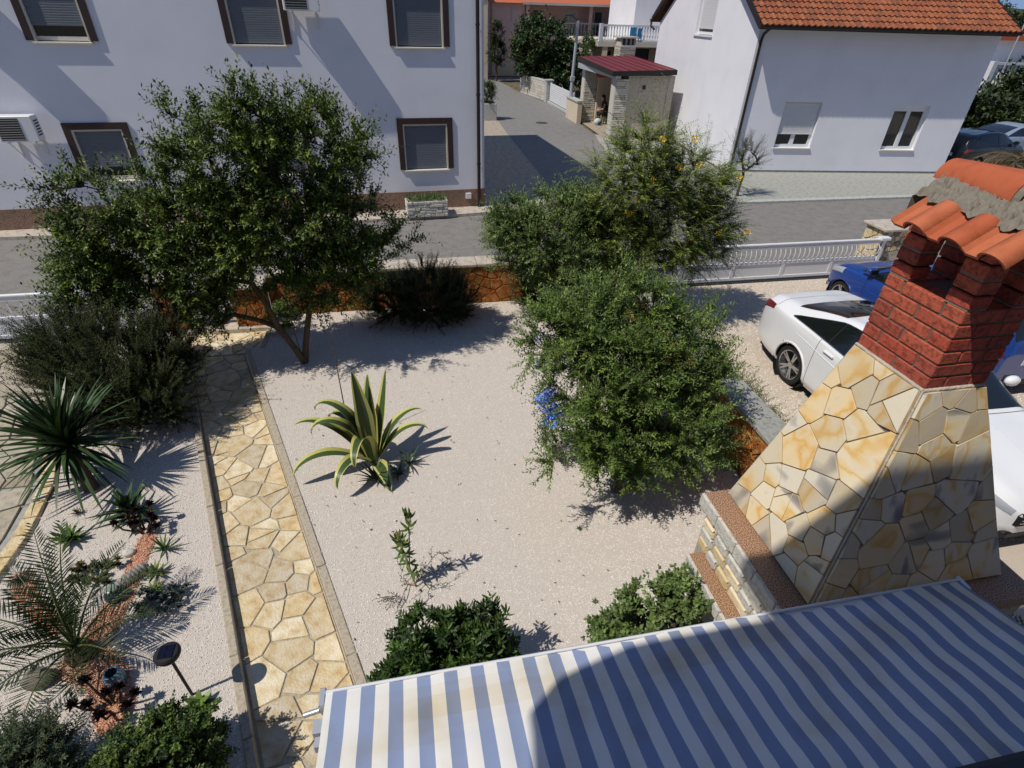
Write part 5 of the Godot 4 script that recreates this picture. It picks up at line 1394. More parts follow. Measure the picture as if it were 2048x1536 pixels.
# --- cars
func car(called: String, label: String, at: Vector3, turn: float, paint: Material, o: Dictionary) -> Node3D:
	var c := thing(called, label, "car", at, turn)
	var hl: float = o.L / 2
	var hw: float = o.W / 2
	var key := func(arr: Array, z: float) -> float:
		if z <= arr[0][0]: return arr[0][1]
		for i in arr.size() - 1:
			if z <= arr[i + 1][0]:
				var t: float = (z - arr[i][0]) / (arr[i + 1][0] - arr[i][0])
				var m0: float = (arr[i + 1][1] - arr[maxi(i - 1, 0)][1]) / (arr[i + 1][0] - arr[maxi(i - 1, 0)][0]) * (arr[i + 1][0] - arr[i][0])
				var m1: float = (arr[mini(i + 2, arr.size() - 1)][1] - arr[i][1]) / (arr[mini(i + 2, arr.size() - 1)][0] - arr[i][0]) * (arr[i + 1][0] - arr[i][0])
				var t2 := t * t; var t3 := t2 * t
				return (2 * t3 - 3 * t2 + 1) * arr[i][1] + (t3 - 2 * t2 + t) * m0 + (-2 * t3 + 3 * t2) * arr[i + 1][1] + (t3 - t2) * m1
		return arr[-1][1]
	var sect := func(z: float) -> Array:
		var wm: float = key.call(o.plan, z) * hw
		var ys: float = key.call(o.belt, z)
		var yc: float = key.call(o.top, z)
		var g := clampf((yc - ys - 0.1) / 0.25, 0.0, 1.0)   # 1 where the cabin stands
		var yb: float = key.call(o.low, z)
		var wr := lerpf(wm * 0.74, minf(wm * 0.86, hw) * 0.79, g)
		var yr := lerpf(ys + (yc - ys) * 0.8, yc - 0.05, g)
		var wb := lerpf(wm * 0.9, wm * 0.93, g)
		return [Vector2(wm * 0.9, yb), Vector2(wm * 0.985, yb + 0.12), Vector2(wm, lerpf(yb, ys, 0.5)), Vector2(wm * 0.99, lerpf(yb, ys, 0.82)), Vector2(wm * 0.965, ys - 0.015), Vector2(wb, ys + 0.03 * g + 0.012), Vector2(wr, yr), Vector2(wr * 0.6, yc - 0.012), Vector2(0, yc)]
	var surf := func(z: float, t: float, off: float) -> Vector3:
		var out := []
		for d in [Vector2(0, 0), Vector2(0.01, 0), Vector2(0, 0.04)]:
			var P: Array = sect.call(clampf(z + d.x, -hl, hl))
			var tt := clampf(t + d.y, 0.0, 7.999)
			var i := int(tt); var f := tt - i
			var a: Vector2 = P[maxi(i - 1, 0)]; var b: Vector2 = P[i]; var e: Vector2 = P[i + 1]; var h: Vector2 = P[mini(i + 2, 8)]
			if i == 7: h = Vector2(-P[7].x, P[7].y)
			var q := b.cubic_interpolate(e, a, h, f) if not (i == 5) else b.lerp(e, f).lerp(b.cubic_interpolate(e, a, h, f), 0.35)
			out.append(Vector3(q.x, q.y, z + d.x))
		var n: Vector3 = (out[2] - out[0]).cross(out[1] - out[0]).normalized()
		if n.x < -0.2 or (absf(n.x) <= 0.2 and n.y < 0): n = -n
		return out[0] + n * off
	var patch := func(mb: MB, za: float, zb: float, ta: Callable, tb: Callable, nz: int, nt: int, off: float, side: float) -> void:
		var g := []
		for i in nz + 1:
			var z := lerpf(za, zb, float(i) / nz)
			var row := []
			for k in nt + 1:
				var p: Vector3 = surf.call(z, lerpf(ta.call(z), tb.call(z), float(k) / nt), off)
				row.append(Vector3(p.x * side, p.y, p.z))
			g.append(row)
		var nn := []
		for i in nz + 1:
			var row := []
			for k in nt + 1:
				var a: Vector3 = g[mini(i + 1, nz)][k] - g[maxi(i - 1, 0)][k]; var b: Vector3 = g[i][mini(k + 1, nt)] - g[i][maxi(k - 1, 0)]
				row.append(b.cross(a).normalized() * side)
			nn.append(row)
		for i in nz:
			for k in nt:
				var q := [g[i][k], g[i + 1][k], g[i + 1][k + 1], g[i][k + 1]]
				var m := [nn[i][k], nn[i + 1][k], nn[i + 1][k + 1], nn[i][k + 1]]
				var ctr: Vector3 = (q[0] + q[2]) / 2
				if off < 0.002:
					var cut := false
					for wz in o.axles:
						if Vector2(ctr.z - wz, ctr.y - o.wr).length() < o.wr + 0.045 and ctr.y < o.wr * 2.2 and absf(ctr.x) > hw * 0.6: cut = true
					if cut: continue
				if side > 0: mb.quadn(q[3], q[2], q[1], q[0], m[3], m[2], m[1], m[0])
				else: mb.quadn(q[0], q[1], q[2], q[3], m[0], m[1], m[2], m[3])
	var k0 := func(v: float) -> Callable: return func(_z): return v
	var body := MB.new()
	for s in [-1.0, 1.0]: patch.call(body, -hl, hl, k0.call(0.0), k0.call(7.999), 110, 34, 0.0, s)
	for e in [-hl, hl]:
		var P: Array = sect.call(e)
		for i in 8:
			var q := [Vector3(-P[i].x, P[i].y, e), Vector3(P[i].x, P[i].y, e), Vector3(P[i + 1].x, P[i + 1].y, e), Vector3(-P[i + 1].x, P[i + 1].y, e)]
			if e > 0: body.quad(q[0], q[1], q[2], q[3])
			else: body.quad(q[1], q[0], q[3], q[2])
	put("body", body.mesh(), paint, c)
	bx("underbody", Vector3(-hw * 0.8, 0.17, -hl + 0.25), Vector3(hw * 0.8, 0.4, hl - 0.3), M.black_plastic, c)
	for s in [-1.0, 1.0]:
		var z0: float = o.side[0]; var z1: float = o.side[1]
		var bow := func(z: float) -> float: return 5.06 + 0.9 * pow(clampf(minf((z - z0) / o.side[2], (z1 - z) / o.side[3]), 0.0, 1.0), 0.6)
		var win := MB.new()
		patch.call(win, z0, z1, k0.call(5.04), bow, 30, 5, 0.006, s)
		put("side_window", win.mesh(), M.car_glass, c)
		var tr := MB.new()
		for q in [k0.call(5.02), bow]:
			var pts := PackedVector3Array(); var rr := PackedFloat32Array()
			for i in 25:
				var z := lerpf(z0, z1, i / 24.0)
				var p: Vector3 = surf.call(z, q.call(z), 0.007)
				pts.append(Vector3(p.x * s, p.y, p.z)); rr.append(0.008)
			tr.tube(pts, rr, 4)
		put("window_trim", tr.mesh(), M[o.get("trim", "chrome")], c)
		if o.has("pillar"):
			var pi_ := MB.new()
			patch.call(pi_, o.pillar - 0.012, o.pillar + 0.012, k0.call(5.05), bow, 1, 5, 0.009, s)
			put("window_divider", pi_.mesh(), M.black_plastic, c)
		var dr := MB.new()
		patch.call(dr, o.door[0], o.door[1], k0.call(1.0), k0.call(4.95), 24, 16, 0.003, s)
		var door := put("door", dr.mesh(), paint, c)
		var gap := MB.new()
		for z in o.door: patch.call(gap, z - 0.004, z + 0.004, k0.call(1.0), k0.call(5.0), 1, 18, 0.0045, s)
		patch.call(gap, -hl + 0.46, -hl + 0.466, k0.call(4.5), k0.call(7.999), 1, 12, 0.003, s)
		patch.call(gap, o.screen[1] + 0.06, o.screen[1] + 0.068, k0.call(5.2), k0.call(7.999), 1, 12, 0.003, s)
		patch.call(gap, o.screen[1] + 0.06, hl - 0.3, k0.call(5.2), k0.call(5.24), 12, 1, 0.003, s)
		put("panel_gap", gap.mesh(), M.black_plastic, c)
		var hp: Vector3 = surf.call(o.door[0] + 0.18, 3.55, 0.02)
		var hm := MB.new()
		hm.bevel(Vector3(hp.x * s - 0.015, hp.y - 0.015, hp.z - 0.02), Vector3(hp.x * s + 0.015, hp.y + 0.018, hp.z + 0.2), 0.01)
		put("handle", hm.mesh(), paint, door)
		var cr := MB.new()
		var cp := PackedVector3Array(); var cw := PackedFloat32Array()
		for i in 25:
			var z := lerpf(o.axles[0] - 0.1, o.axles[1] - 0.5, i / 24.0)
			var p: Vector3 = surf.call(z, 3.1 - 0.5 * (i / 24.0), 0.0)
			cp.append(Vector3(p.x * s, p.y, p.z)); cw.append(0.009 * sin(PI * (i + 0.5) / 25.0) + 0.002)
		cr.tube(cp, cw, 6)
		put("crease", cr.mesh(), paint, c)
		var sk := MB.new()
		sk.bevel(Vector3(s * hw * 0.93 - 0.03, 0.2, o.axles[0] + 0.42), Vector3(s * hw * 0.93 + 0.03, 0.29, o.axles[1] - 0.42), 0.015)
		put("sill", sk.mesh(), M.chrome if o.get("chrome_sill", false) else M.black_plastic, c)
		var lt := MB.new()
		patch.call(lt, -hl + 0.03, -hl + o.tail, func(z): return 2.9 + 0.6 * (z + hl) / o.tail, k0.call(4.4), 10, 6, 0.008, s)
		put("tail_light", lt.mesh(), M.tail_red, c)
		var hd := MB.new()
		patch.call(hd, hl - o.head, hl - 0.06, func(z): return 3.2, func(z): return 4.6 + 0.4 * (hl - z), 10, 6, 0.008, s)
		put("headlight", hd.mesh(), M.headlight, c)
		for wz in o.axles:
			var arch := MB.new()
			var ap := PackedVector3Array(); var aw := PackedFloat32Array()
			for i in 19:
				var a := lerpf(-0.25, PI + 0.25, i / 18.0)
				var y: float = o.wr + sin(a) * (o.wr + 0.05)
				var z: float = wz + cos(a) * (o.wr + 0.05)
				var P: Array = sect.call(z)
				var t := 0.0
				for kk in 4:
					if y >= P[kk].y: t = kk + clampf((y - P[kk].y) / (P[kk + 1].y - P[kk].y), 0, 1)
				var p: Vector3 = surf.call(z, t, -0.006)
				ap.append(Vector3(p.x * s, maxf(y, 0.16), z)); aw.append(0.022)
			arch.tube(ap, aw, 6)
			put("wheel_arch", arch.mesh(), paint, c)
			var well := MB.new()
			for i in 18:
				var a := TAU * i / 18.0; var b := TAU * (i + 1) / 18.0; var R: float = o.wr + 0.055
				well.quad(Vector3(s * hw * 0.98, o.wr + sin(a) * R, wz + cos(a) * R), Vector3(s * hw * 0.98, o.wr + sin(b) * R, wz + cos(b) * R), Vector3(s * hw * 0.6, o.wr + sin(b) * R, wz + cos(b) * R), Vector3(s * hw * 0.6, o.wr + sin(a) * R, wz + cos(a) * R))
				well.tri(Vector3(s * hw * 0.61, o.wr, wz), Vector3(s * hw * 0.61, o.wr + sin(a) * R, wz + cos(a) * R), Vector3(s * hw * 0.61, o.wr + sin(b) * R, wz + cos(b) * R))
			# leave the well open below the sill
			put("wheel_well", well.mesh(), M.black_plastic, c)
			var wh := MB.new()
			var X := Transform3D(Basis(Vector3(0, 0, 1), Vector3(s, 0, 0), Vector3(0, s, 0)), Vector3(s * (hw * 0.965 - 0.22), o.wr, wz))
			wh.T = X
			var r: float = o.wr
			wh.lathe([Vector2(r * 0.68, 0.0), Vector2(r * 0.94, 0.0), Vector2(r, 0.03), Vector2(r, 0.18), Vector2(r * 0.95, 0.215), Vector2(r * 0.74, 0.222), Vector2(r * 0.72, 0.2)], 28)
			var wheel := put("wheel", wh.mesh(), M.tyre, c)
			var rim := MB.new()
			rim.T = X
			rim.lathe([Vector2(r * 0.66, 0.1), Vector2(r * 0.7, 0.215), Vector2(r * 0.74, 0.222)], 28)
			for i in 5:
				for w in [-0.13, 0.13]:
					var a: float = TAU * i / 5.0 + w
					var d := Vector3(cos(a), 0, -sin(a)); var e := Vector3(sin(a), 0, cos(a))
					rim.quad(d * r * 0.12 - e * 0.018 + Vector3(0, 0.19, 0), d * r * 0.12 + e * 0.018 + Vector3(0, 0.19, 0), d * r * 0.71 + e * 0.014 + Vector3(0, 0.21, 0), d * r * 0.71 - e * 0.014 + Vector3(0, 0.21, 0))
			rim.lathe([Vector2(r * 0.2, 0.15), Vector2(r * 0.2, 0.19), Vector2(r * 0.14, 0.2), Vector2(0.001, 0.2)], 14)
			put("rim", rim.mesh(), M.alloy, wheel)
			var hub := MB.new()
			hub.T = X
			hub.lathe([Vector2(r * 0.68, 0.09), Vector2(0.001, 0.09)], 20)
			put("brake_disc", hub.mesh(), M.black_plastic, wheel)
		var mp: Vector3 = surf.call(o.mirror, 5.1, 0.1)
		var mi := MB.new()
		mi.ball(Vector3(mp.x * s, mp.y + 0.05, mp.z), Vector3(0.11, 0.075, 0.07), 10, 6)
		var mr := put("mirror", mi.mesh(), paint, c)
		bx("mirror_glass", Vector3(mp.x * s - 0.085, mp.y, mp.z - 0.075), Vector3(mp.x * s + 0.085, mp.y + 0.1, mp.z - 0.06), M.car_glass, mr, 0.01)
	var ws := MB.new()
	for s in [-1.0, 1.0]: patch.call(ws, o.screen[0], o.screen[1], func(z): return 6.15 - 0.75 * clampf((z - o.screen[0]) / (o.screen[1] - o.screen[0]), 0, 1), k0.call(7.999), 14, 8, 0.006, s)
	put("windscreen", ws.mesh(), M.car_glass, c)
	var rw := MB.new()
	for s in [-1.0, 1.0]: patch.call(rw, o.rear[0], o.rear[1], func(z): return 5.95 + 0.35 * clampf((z - o.rear[0]) / (o.rear[1] - o.rear[0]), 0, 1), k0.call(7.999), 14, 8, 0.006, s)
	put("rear_window", rw.mesh(), M.car_glass, c)
	var gr := MB.new()
	gr.bevel(Vector3(-hw * 0.62, o.grille, hl - 0.1), Vector3(hw * 0.62, o.grille + 0.2, hl + 0.012), 0.03)
	var grille := put("grille", gr.mesh(), M.black_plastic, c)
	for i in 4: bx("grille_bar", Vector3(-hw * 0.58, o.grille + 0.03 + i * 0.045, hl + 0.01), Vector3(hw * 0.58, o.grille + 0.042 + i * 0.045, hl + 0.022), M.chrome, grille)
	bx("lower_intake", Vector3(-hw * 0.66, 0.24, hl - 0.12), Vector3(hw * 0.66, 0.34, hl + 0.005), M.black_plastic, c, 0.02)
	bx("rear_bumper_trim", Vector3(-hw * 0.7, 0.22, -hl - 0.006), Vector3(hw * 0.7, 0.36, -hl + 0.2), M.black_plastic, c, 0.03)
	bx("licence_plate", Vector3(-0.26, 0.62, -hl - 0.008), Vector3(0.26, 0.73, -hl + 0.01), M.white_plastic, c)
	return c

func cars() -> void:
	var coupe := {"L": 4.85, "W": 1.82, "axles": [-1.18, 1.6], "wr": 0.335,
		"plan": [[-2.425, 0.66], [-2.36, 0.8], [-2.2, 0.89], [-1.8, 0.97], [-1.2, 1.0], [1.2, 1.0], [1.8, 0.965], [2.15, 0.87], [2.33, 0.74], [2.425, 0.58]],
		"belt": [[-2.425, 0.74], [-2.36, 0.92], [-2.2, 1.02], [-1.6, 1.04], [-0.8, 1.02], [0.4, 0.97], [1.1, 0.9], [1.8, 0.82], [2.25, 0.7], [2.425, 0.6]],
		"top": [[-2.425, 0.78], [-2.38, 1.0], [-2.25, 1.1], [-1.9, 1.16], [-1.65, 1.2], [-1.1, 1.34], [-0.55, 1.43], [0.0, 1.46], [0.4, 1.4], [0.85, 1.16], [1.15, 1.0], [1.5, 0.95], [2.0, 0.85], [2.3, 0.74], [2.425, 0.63]],
		"low": [[-2.425, 0.36], [-2.2, 0.24], [-1.6, 0.2], [1.6, 0.19], [2.2, 0.2], [2.425, 0.27]],
		"side": [-1.5, 0.95, 0.85, 1.1], "pillar": -0.62, "door": [-0.75, 0.78], "tail": 0.46, "head": 0.5, "screen": [0.36, 1.12], "rear": [-1.62, -0.75], "mirror": 0.72, "grille": 0.42, "chrome_sill": true}
	car("white_car", "white coupe parked on the gravel behind the barbecue chimney", Vector3(6.9, 0, -5.33), 0.0, M.car_white, coupe)
	var hatch := {"L": 4.05, "W": 1.76, "axles": [-1.22, 1.28], "wr": 0.31,
		"plan": [[-2.025, 0.74], [-1.95, 0.87], [-1.7, 0.95], [-1.0, 1.0], [1.0, 1.0], [1.5, 0.95], [1.8, 0.84], [1.95, 0.7], [2.025, 0.52]],
		"belt": [[-2.025, 0.8], [-1.9, 0.93], [-1.0, 0.97], [0.4, 0.93], [1.0, 0.9], [1.5, 0.84], [1.85, 0.72], [2.025, 0.6]],
		"top": [[-2.025, 0.84], [-1.95, 1.1], [-1.75, 1.36], [-1.3, 1.45], [-0.6, 1.49], [0.0, 1.47], [0.35, 1.38], [0.85, 1.12], [1.1, 1.0], [1.5, 0.93], [1.85, 0.79], [2.025, 0.63]],
		"low": [[-2.025, 0.34], [-1.7, 0.22], [1.6, 0.2], [2.025, 0.27]],
		"side": [-1.6, 0.95, 0.3, 1.0], "pillar": -0.3, "door": [-0.3, 0.75], "tail": 0.3, "head": 0.62, "screen": [0.3, 1.05], "rear": [-1.96, -1.6], "mirror": 0.7, "grille": 0.4, "trim": "black_plastic"}
	car("blue_car", "blue hatchback parked beyond the white coupe, nose towards the white gate", Vector3(9.6, 0, -7.55), PI, M.car_blue, hatch)
	car("black_car", "black hatchback parked in the shade just right of the gabled house", Vector3(24.2, 0, -20.3), deg_to_rad(100), M.car_black, hatch)
	car("silver_car", "silver blue car parked behind the black one at the right edge of the picture", Vector3(27.6, 0, -21.9), deg_to_rad(95), M.car_silver, coupe)

# --- plants
func ortho(d: Vector3) -> Vector3:
	var s := d.cross(Vector3(rf(-1, 1), rf(-1, 1), rf(-1, 1)))
	return s.normalized() if s.length() > 0.01 else d.cross(Vector3(0.3, 0.9, 0.2)).normalized()

func rdir() -> Vector3:
	var v := Vector3(rf(-1, 1), rf(-1, 1), rf(-1, 1))
	while v.length() > 1 or v.length() < 0.05: v = Vector3(rf(-1, 1), rf(-1, 1), rf(-1, 1))
	return v.normalized()

func sprig(wood: MB, lf: MB, p: Vector3, d: Vector3, L: float, o: Dictionary) -> void:   # a twig with leaves set round it
	var n: int = maxi(2, int(o.per * rf(0.7, 1.2)))
	var tone := rf(0.65, 1.35)
	var c0: Color = (o.c0 as Color).lerp(o.c1, pow(rng.randf(), 1.5))
	var q := p
	var last := p
	for i in n:
		var f := float(i + 1) / n
		var dd := (d + Vector3(0, -o.get("droop", 0.2) * f, 0)).normalized()
		q += dd * L / n
		var ang := i * 2.4 + rf(-0.4, 0.4)
		var s := dd.cross(Vector3(0.2, 1, 0.1)).normalized()
		var u := s.cross(dd)
		var outv := s * cos(ang) + u * sin(ang)
		if o.get("flat", false): outv = s * (1.0 if i % 2 else -1.0) + u * 0.25
		var ld: Vector3 = (dd * o.get("fwd", 0.7) + outv + rdir() * 0.25).normalized()
		var up := Vector3(rf(-0.5, 0.5), 1.0, rf(-0.5, 0.5))
		var side := ld.cross(up).normalized() * -1.0
		lf.col = Color(c0.r * tone, c0.g * tone, c0.b * tone) * rf(0.8, 1.2)
		var l: float = o.leaf * rf(0.65, 1.2) * (1.0 - 0.35 * f if o.get("taper", false) else 1.0)
		if o.get("big", false): lf.leaf4(q, ld, side, l, o.width * rf(0.8, 1.15), rf(0.0, 0.3))
		else: lf.leaf(q, ld, side, l, o.width * rf(0.8, 1.15))
	if o.get("twigs", true): 
		var e := d.cross(Vector3(0.1, 1, 0.2)).normalized() * 0.0025
		var w := Vector3(e.y, e.z, -e.x)
		wood.quad(p - e, p + e, q + e * 0.4, q - e * 0.4)

func grow(base: Vector3, stems: Array, blobs: Array, count: int, o: Dictionary) -> Array:   # wood and leaves of a plant whose crown fills the ellipsoids [x, y, z, rx, ry, rz]
	var pos := PackedVector3Array([base])
	var par := [-1]
	for s in stems:
		var prev := 0
		for i in 4:
			var t := (i + 1) / 4.0
			pos.append(base.lerp(s, t) + Vector3(rf(-0.04, 0.04), 0, rf(-0.04, 0.04)) * base.distance_to(s) + Vector3(0, sin(t * PI) * -0.05, 0))
			par.append(prev); prev = pos.size() - 1
	var total := 0.0
	for b in blobs: total += b[3] * b[4] + b[4] * b[5] + b[3] * b[5]
	var tg := []
	for b in blobs:
		var n := maxi(2, int(count * (b[3] * b[4] + b[4] * b[5] + b[3] * b[5]) / total))
		for i in n:
			var d := rdir()
			var r := pow(rf(o.get("hollow", 0.25), 1.0), 0.5) * (1.0 + rf(-0.12, 0.16))
			var p := Vector3(b[0], b[1], b[2]) + Vector3(d.x * b[3], d.y * b[4], d.z * b[5]) * r
			if p.y < o.get("floor", 0.05): continue
			tg.append([p, (p - Vector3(b[0], b[1], b[2])).normalized()])
	tg.sort_custom(func(a, b): return a[0].distance_squared_to(base) < b[0].distance_squared_to(base))
	var tips := []
	for t in tg:
		var best := 0; var bd := 1e9
		for i in pos.size():
			var d: float = pos[i].distance_squared_to(t[0]) * (1.0 if pos[i].y < t[0].y + 0.1 else 1.6)
			if i < 2: d *= 3.0
			if d < bd: bd = d; best = i
		var m: Vector3 = pos[best].lerp(t[0], 0.5) + rdir() * sqrt(bd) * 0.12
		pos.append(m); par.append(best)
		pos.append(t[0]); par.append(pos.size() - 2)
		tips.append([pos.size() - 1, t[1]])
	var cnt := PackedFloat32Array(); cnt.resize(pos.size()); cnt.fill(0.0)
	for t in tips: cnt[t[0]] = 1.0
	for i in range(pos.size() - 1, 0, -1): cnt[par[i]] += cnt[i]
	var wood := MB.new()
	var r0: float = o.get("tip", 0.004)
	var pw: float = o.get("pipe", 0.42)
	for i in range(1, pos.size()):
		var ra := minf(r0 * pow(maxf(cnt[par[i]], 1), pw), o.get("rmax", 0.2)); var rb := r0 * pow(maxf(cnt[i], 1), pw)
		if par[i] == 0: ra = rb * 1.3
		wood.tube(PackedVector3Array([pos[par[i]], pos[i]]), PackedFloat32Array([minf(ra, rb * 1.25), minf(rb, o.get("rmax", 0.2))]), 7 if rb > 0.02 else 4, false)
	var lf := MB.new()
	for t in tips:
		var p: Vector3 = pos[t[0]]
		var along: Vector3 = (p - pos[par[t[0]]]).normalized()
		for k in int(o.twigs_n):
			var d: Vector3 = (t[1] * o.get("out", 0.7) + along * 0.5 + Vector3(0, o.get("up", 0.2), 0) + rdir() * o.get("spread", 0.8)).normalized()
			sprig(wood, lf, p - along * rf(0, 0.12), d, o.len * (rf(0.5, 1.3) if rng.randf() < 0.88 else rf(1.3, 1.9)), o)
	return [wood, lf]

func plant(called: String, label: String, category: String, base: Vector3, stems: Array, blobs: Array, count: int, o: Dictionary, leafm := "leaf", bark := "bark", names := ["trunk", "crown"], group := "") -> Node3D:
	var t := thing(called, label, category, base, 0, group)
	var g := grow(base, stems, blobs, count, o)
	put(names[0], g[0].mesh(base), M[bark], t)
	put(names[1], g[1].mesh(base), M[leafm], t)
	return t

func trees() -> void:
	plant("pomegranate_tree", "large airy tree with small dark leaves, in front of the white house", "tree", Vector3(-1.84, 0, -8.32), [Vector3(-2.35, 1.5, -8.3), Vector3(-1.55, 1.45, -8.45), Vector3(-1.9, 1.6, -8.2)],
		[[-3.35, 1.0, -8.45, 0.5, 0.35, 0.4], [-4.0, 1.95, -8.35, 0.75, 0.5, 0.5], [-4.35, 1.55, -8.3, 0.6, 0.4, 0.4], [-1.9, 2.3, -8.5, 0.9, 0.7, 0.7], [-1.3, 1.2, -8.6, 0.6, 0.4, 0.5], [-0.6, 1.75, -8.5, 0.5, 0.4, 0.4], [-2.33, 3.23, -8.40, 0.81, 0.98, 0.76], [-1.32, 3.20, -8.50, 0.91, 0.86, 0.75], [-1.71, 3.66, -8.40, 0.79, 0.50, 0.58], [-1.87, 2.42, -8.40, 1.30, 0.89, 0.94], [-1.50, 1.61, -8.70, 1.00, 0.50, 0.65], [-2.82, 2.64, -8.20, 0.61, 0.84, 0.61], [-0.75, 2.27, -8.50, 0.58, 0.68, 0.54], [-0.05, 1.94, -8.50, 0.33, 0.17, 0.22], [-0.86, 3.48, -8.50, 0.48, 0.42, 0.37], [-4.10, 2.61, -8.30, 0.50, 0.45, 0.42], [-4.35, 2.96, -8.30, 0.22, 0.18, 0.18], [-3.86, 2.13, -8.40, 0.92, 0.67, 0.68], [-4.50, 1.53, -8.30, 0.58, 0.38, 0.44], [-3.56, 1.43, -8.40, 0.75, 0.59, 0.57], [-3.02, 1.01, -8.50, 0.34, 0.36, 0.32], [-4.46, 2.15, -8.20, 0.38, 0.28, 0.31], [-2.85, 1.83, -8.50, 0.67, 0.50, 0.50]],
		960, {"per": 17, "twigs_n": 9, "len": 0.31, "leaf": 0.066, "width": 0.029, "c0": Color(0.036, 0.07, 0.01), "c1": Color(0.16, 0.22, 0.025), "tip": 0.0042, "pipe": 0.4, "rmax": 0.075, "up": 0.35, "spread": 0.75, "hollow": 0.12})
	plant("olive_tree", "broad grey-green olive tree over the low wall, nearest to the barbecue", "tree", Vector3(2.36, 0, -4.56), [Vector3(2.3, 0.9, -4.7), Vector3(2.6, 0.8, -4.9)],
		[[2.40, 2.15, -5.40, 0.76, 0.42, 0.55], [1.95, 2.0, -5.00, 0.56, 0.45, 0.5], [2.98, 1.73, -5.20, 0.72, 0.61, 0.6], [2.34, 1.56, -4.80, 0.86, 0.64, 0.65], [3.44, 1.31, -5.00, 0.37, 0.42, 0.36], [1.47, 2.1, -5.10, 0.33, 0.37, 0.30], [2.05, 1.35, -4.35, 0.42, 0.46, 0.4], [2.80, 1.07, -4.50, 0.70, 0.59, 0.55], [3.35, 0.62, -4.60, 0.36, 0.40, 0.34], [2.35, 0.8, -4.30, 0.44, 0.26, 0.31], [1.5, 1.3, -4.2, 0.16, 0.08, 0.1], [1.45, 1.1, -4.1, 0.15, 0.08, 0.1], [1.80, 1.0, -4.2, 0.28, 0.2, 0.2]],
		620, {"per": 22, "twigs_n": 9, "len": 0.26, "leaf": 0.05, "width": 0.0175, "c0": Color(0.06, 0.11, 0.018), "c1": Color(0.2, 0.28, 0.055), "tip": 0.0042, "rmax": 0.085, "up": 0.25, "spread": 0.8, "hollow": 0.1, "fwd": 0.9}, "leaf", "bark_grey")
	plant("olive_bush", "rounded grey-green olive bush in the far corner of the garden, by the street wall", "bush", Vector3(2.75, 0, -9.4), [Vector3(2.6, 0.8, -9.4), Vector3(3.0, 0.9, -9.4)],
		[[2.69, 1.65, -9.30, 1.12, 0.76, 0.84], [1.94, 1.85, -9.30, 0.5, 0.40, 0.40], [3.46, 1.85, -9.40, 0.64, 0.51, 0.49], [2.90, 0.92, -9.50, 0.77, 0.43, 0.5], [3.01, 2.25, -9.30, 0.35, 0.22, 0.26]],
		560, {"per": 20, "twigs_n": 9, "len": 0.28, "leaf": 0.058, "width": 0.021, "c0": Color(0.075, 0.125, 0.03), "c1": Color(0.21, 0.28, 0.085), "tip": 0.0045, "rmax": 0.06, "up": 0.4, "spread": 0.7, "hollow": 0.1, "fwd": 0.9}, "leaf", "bark_grey")
	var y := plant("flowering_shrub", "feathery tree with yellow flowers in front of the white sliding gate", "tree", Vector3(3.75, 0, -9.35), [Vector3(4.1, 1.0, -9.2), Vector3(4.5, 1.1, -9.1), Vector3(3.9, 1.4, -9.1)],
		[[4.04, 3.1, -9.00, 0.55, 0.56, 0.48], [3.88, 2.53, -9.00, 0.77, 0.77, 0.66], [4.98, 2.59, -9.00, 0.79, 0.62, 0.63], [4.75, 1.89, -9.00, 1.15, 0.61, 0.77], [5.65, 1.95, -9.00, 0.5, 0.41, 0.41], [3.91, 1.58, -9.20, 0.74, 0.52, 0.54], [4.61, 1.0, -9.40, 0.62, 0.4, 0.45], [5.5, 1.3, -9.00, 0.4, 0.32, 0.37]],
		480, {"per": 38, "twigs_n": 10, "len": 0.38, "leaf": 0.046, "width": 0.015, "c0": Color(0.1, 0.145, 0.025), "c1": Color(0.28, 0.34, 0.07), "tip": 0.0045, "rmax": 0.05, "up": 0.25, "spread": 0.85, "hollow": 0.1, "flat": true, "droop": 0.6, "fwd": 0.35})
	for f in [[4.05, 3.44], [4.53, 3.45], [4.02, 2.8], [3.78, 2.51], [3.72, 2.27], [4.49, 2.98], [5.5, 2.85], [5.33, 1.96], [5.9, 1.93], [4.23, 1.73], [4.9, 1.76], [4.83, 3.02]]:
		var fm := MB.new()
		var o := Vector3(f[0], f[1], -8.45 + rf(-0.1, 0.15))
		for i in 26:
			fm.col = vary(Color(0.8, 0.55, 0.03), 0.2)
			var d := (rdir() + Vector3(0, 0.4, 0.4)).normalized()
			fm.leaf4(o + rdir() * 0.045, d, ortho(d), rf(0.03, 0.045), 0.026, 0.1)
		for i in 8:
			fm.col = Color(0.4, 0.06, 0.02)
			var d := (rdir() + Vector3(0, 0.3, 0.5)).normalized()
			fm.leaf(o, d, ortho(d), 0.07, 0.004)
		put("flower", fm.mesh(y.position), M.petal, y)
	plant("rosemary_bush", "big dark needle-leaved evergreen bush between path and driveway, behind the yucca", "bush", Vector3(-4.1, 0, -7.2), [Vector3(-4.2, 0.3, -7.3), Vector3(-3.8, 0.3, -7.0)],
		[[-4.19, 0.74, -7.40, 1.0, 0.66, 0.72], [-4.77, 0.9, -7.60, 0.45, 0.42, 0.41], [-3.60, 0.5, -6.9, 0.42, 0.5, 0.45], [-4.13, 0.45, -6.9, 0.62, 0.42, 0.45], [-3.6, 0.85, -7.6, 0.36, 0.42, 0.36]],
		950, {"per": 40, "twigs_n": 5, "len": 0.32, "leaf": 0.036, "width": 0.011, "c0": Color(0.017, 0.028, 0.006), "c1": Color(0.05, 0.066, 0.01), "tip": 0.003, "rmax": 0.04, "up": 0.75, "spread": 0.45, "hollow": 0.3, "droop": -0.1, "fwd": 0.8}, "needle", "bark", ["stems", "foliage"])
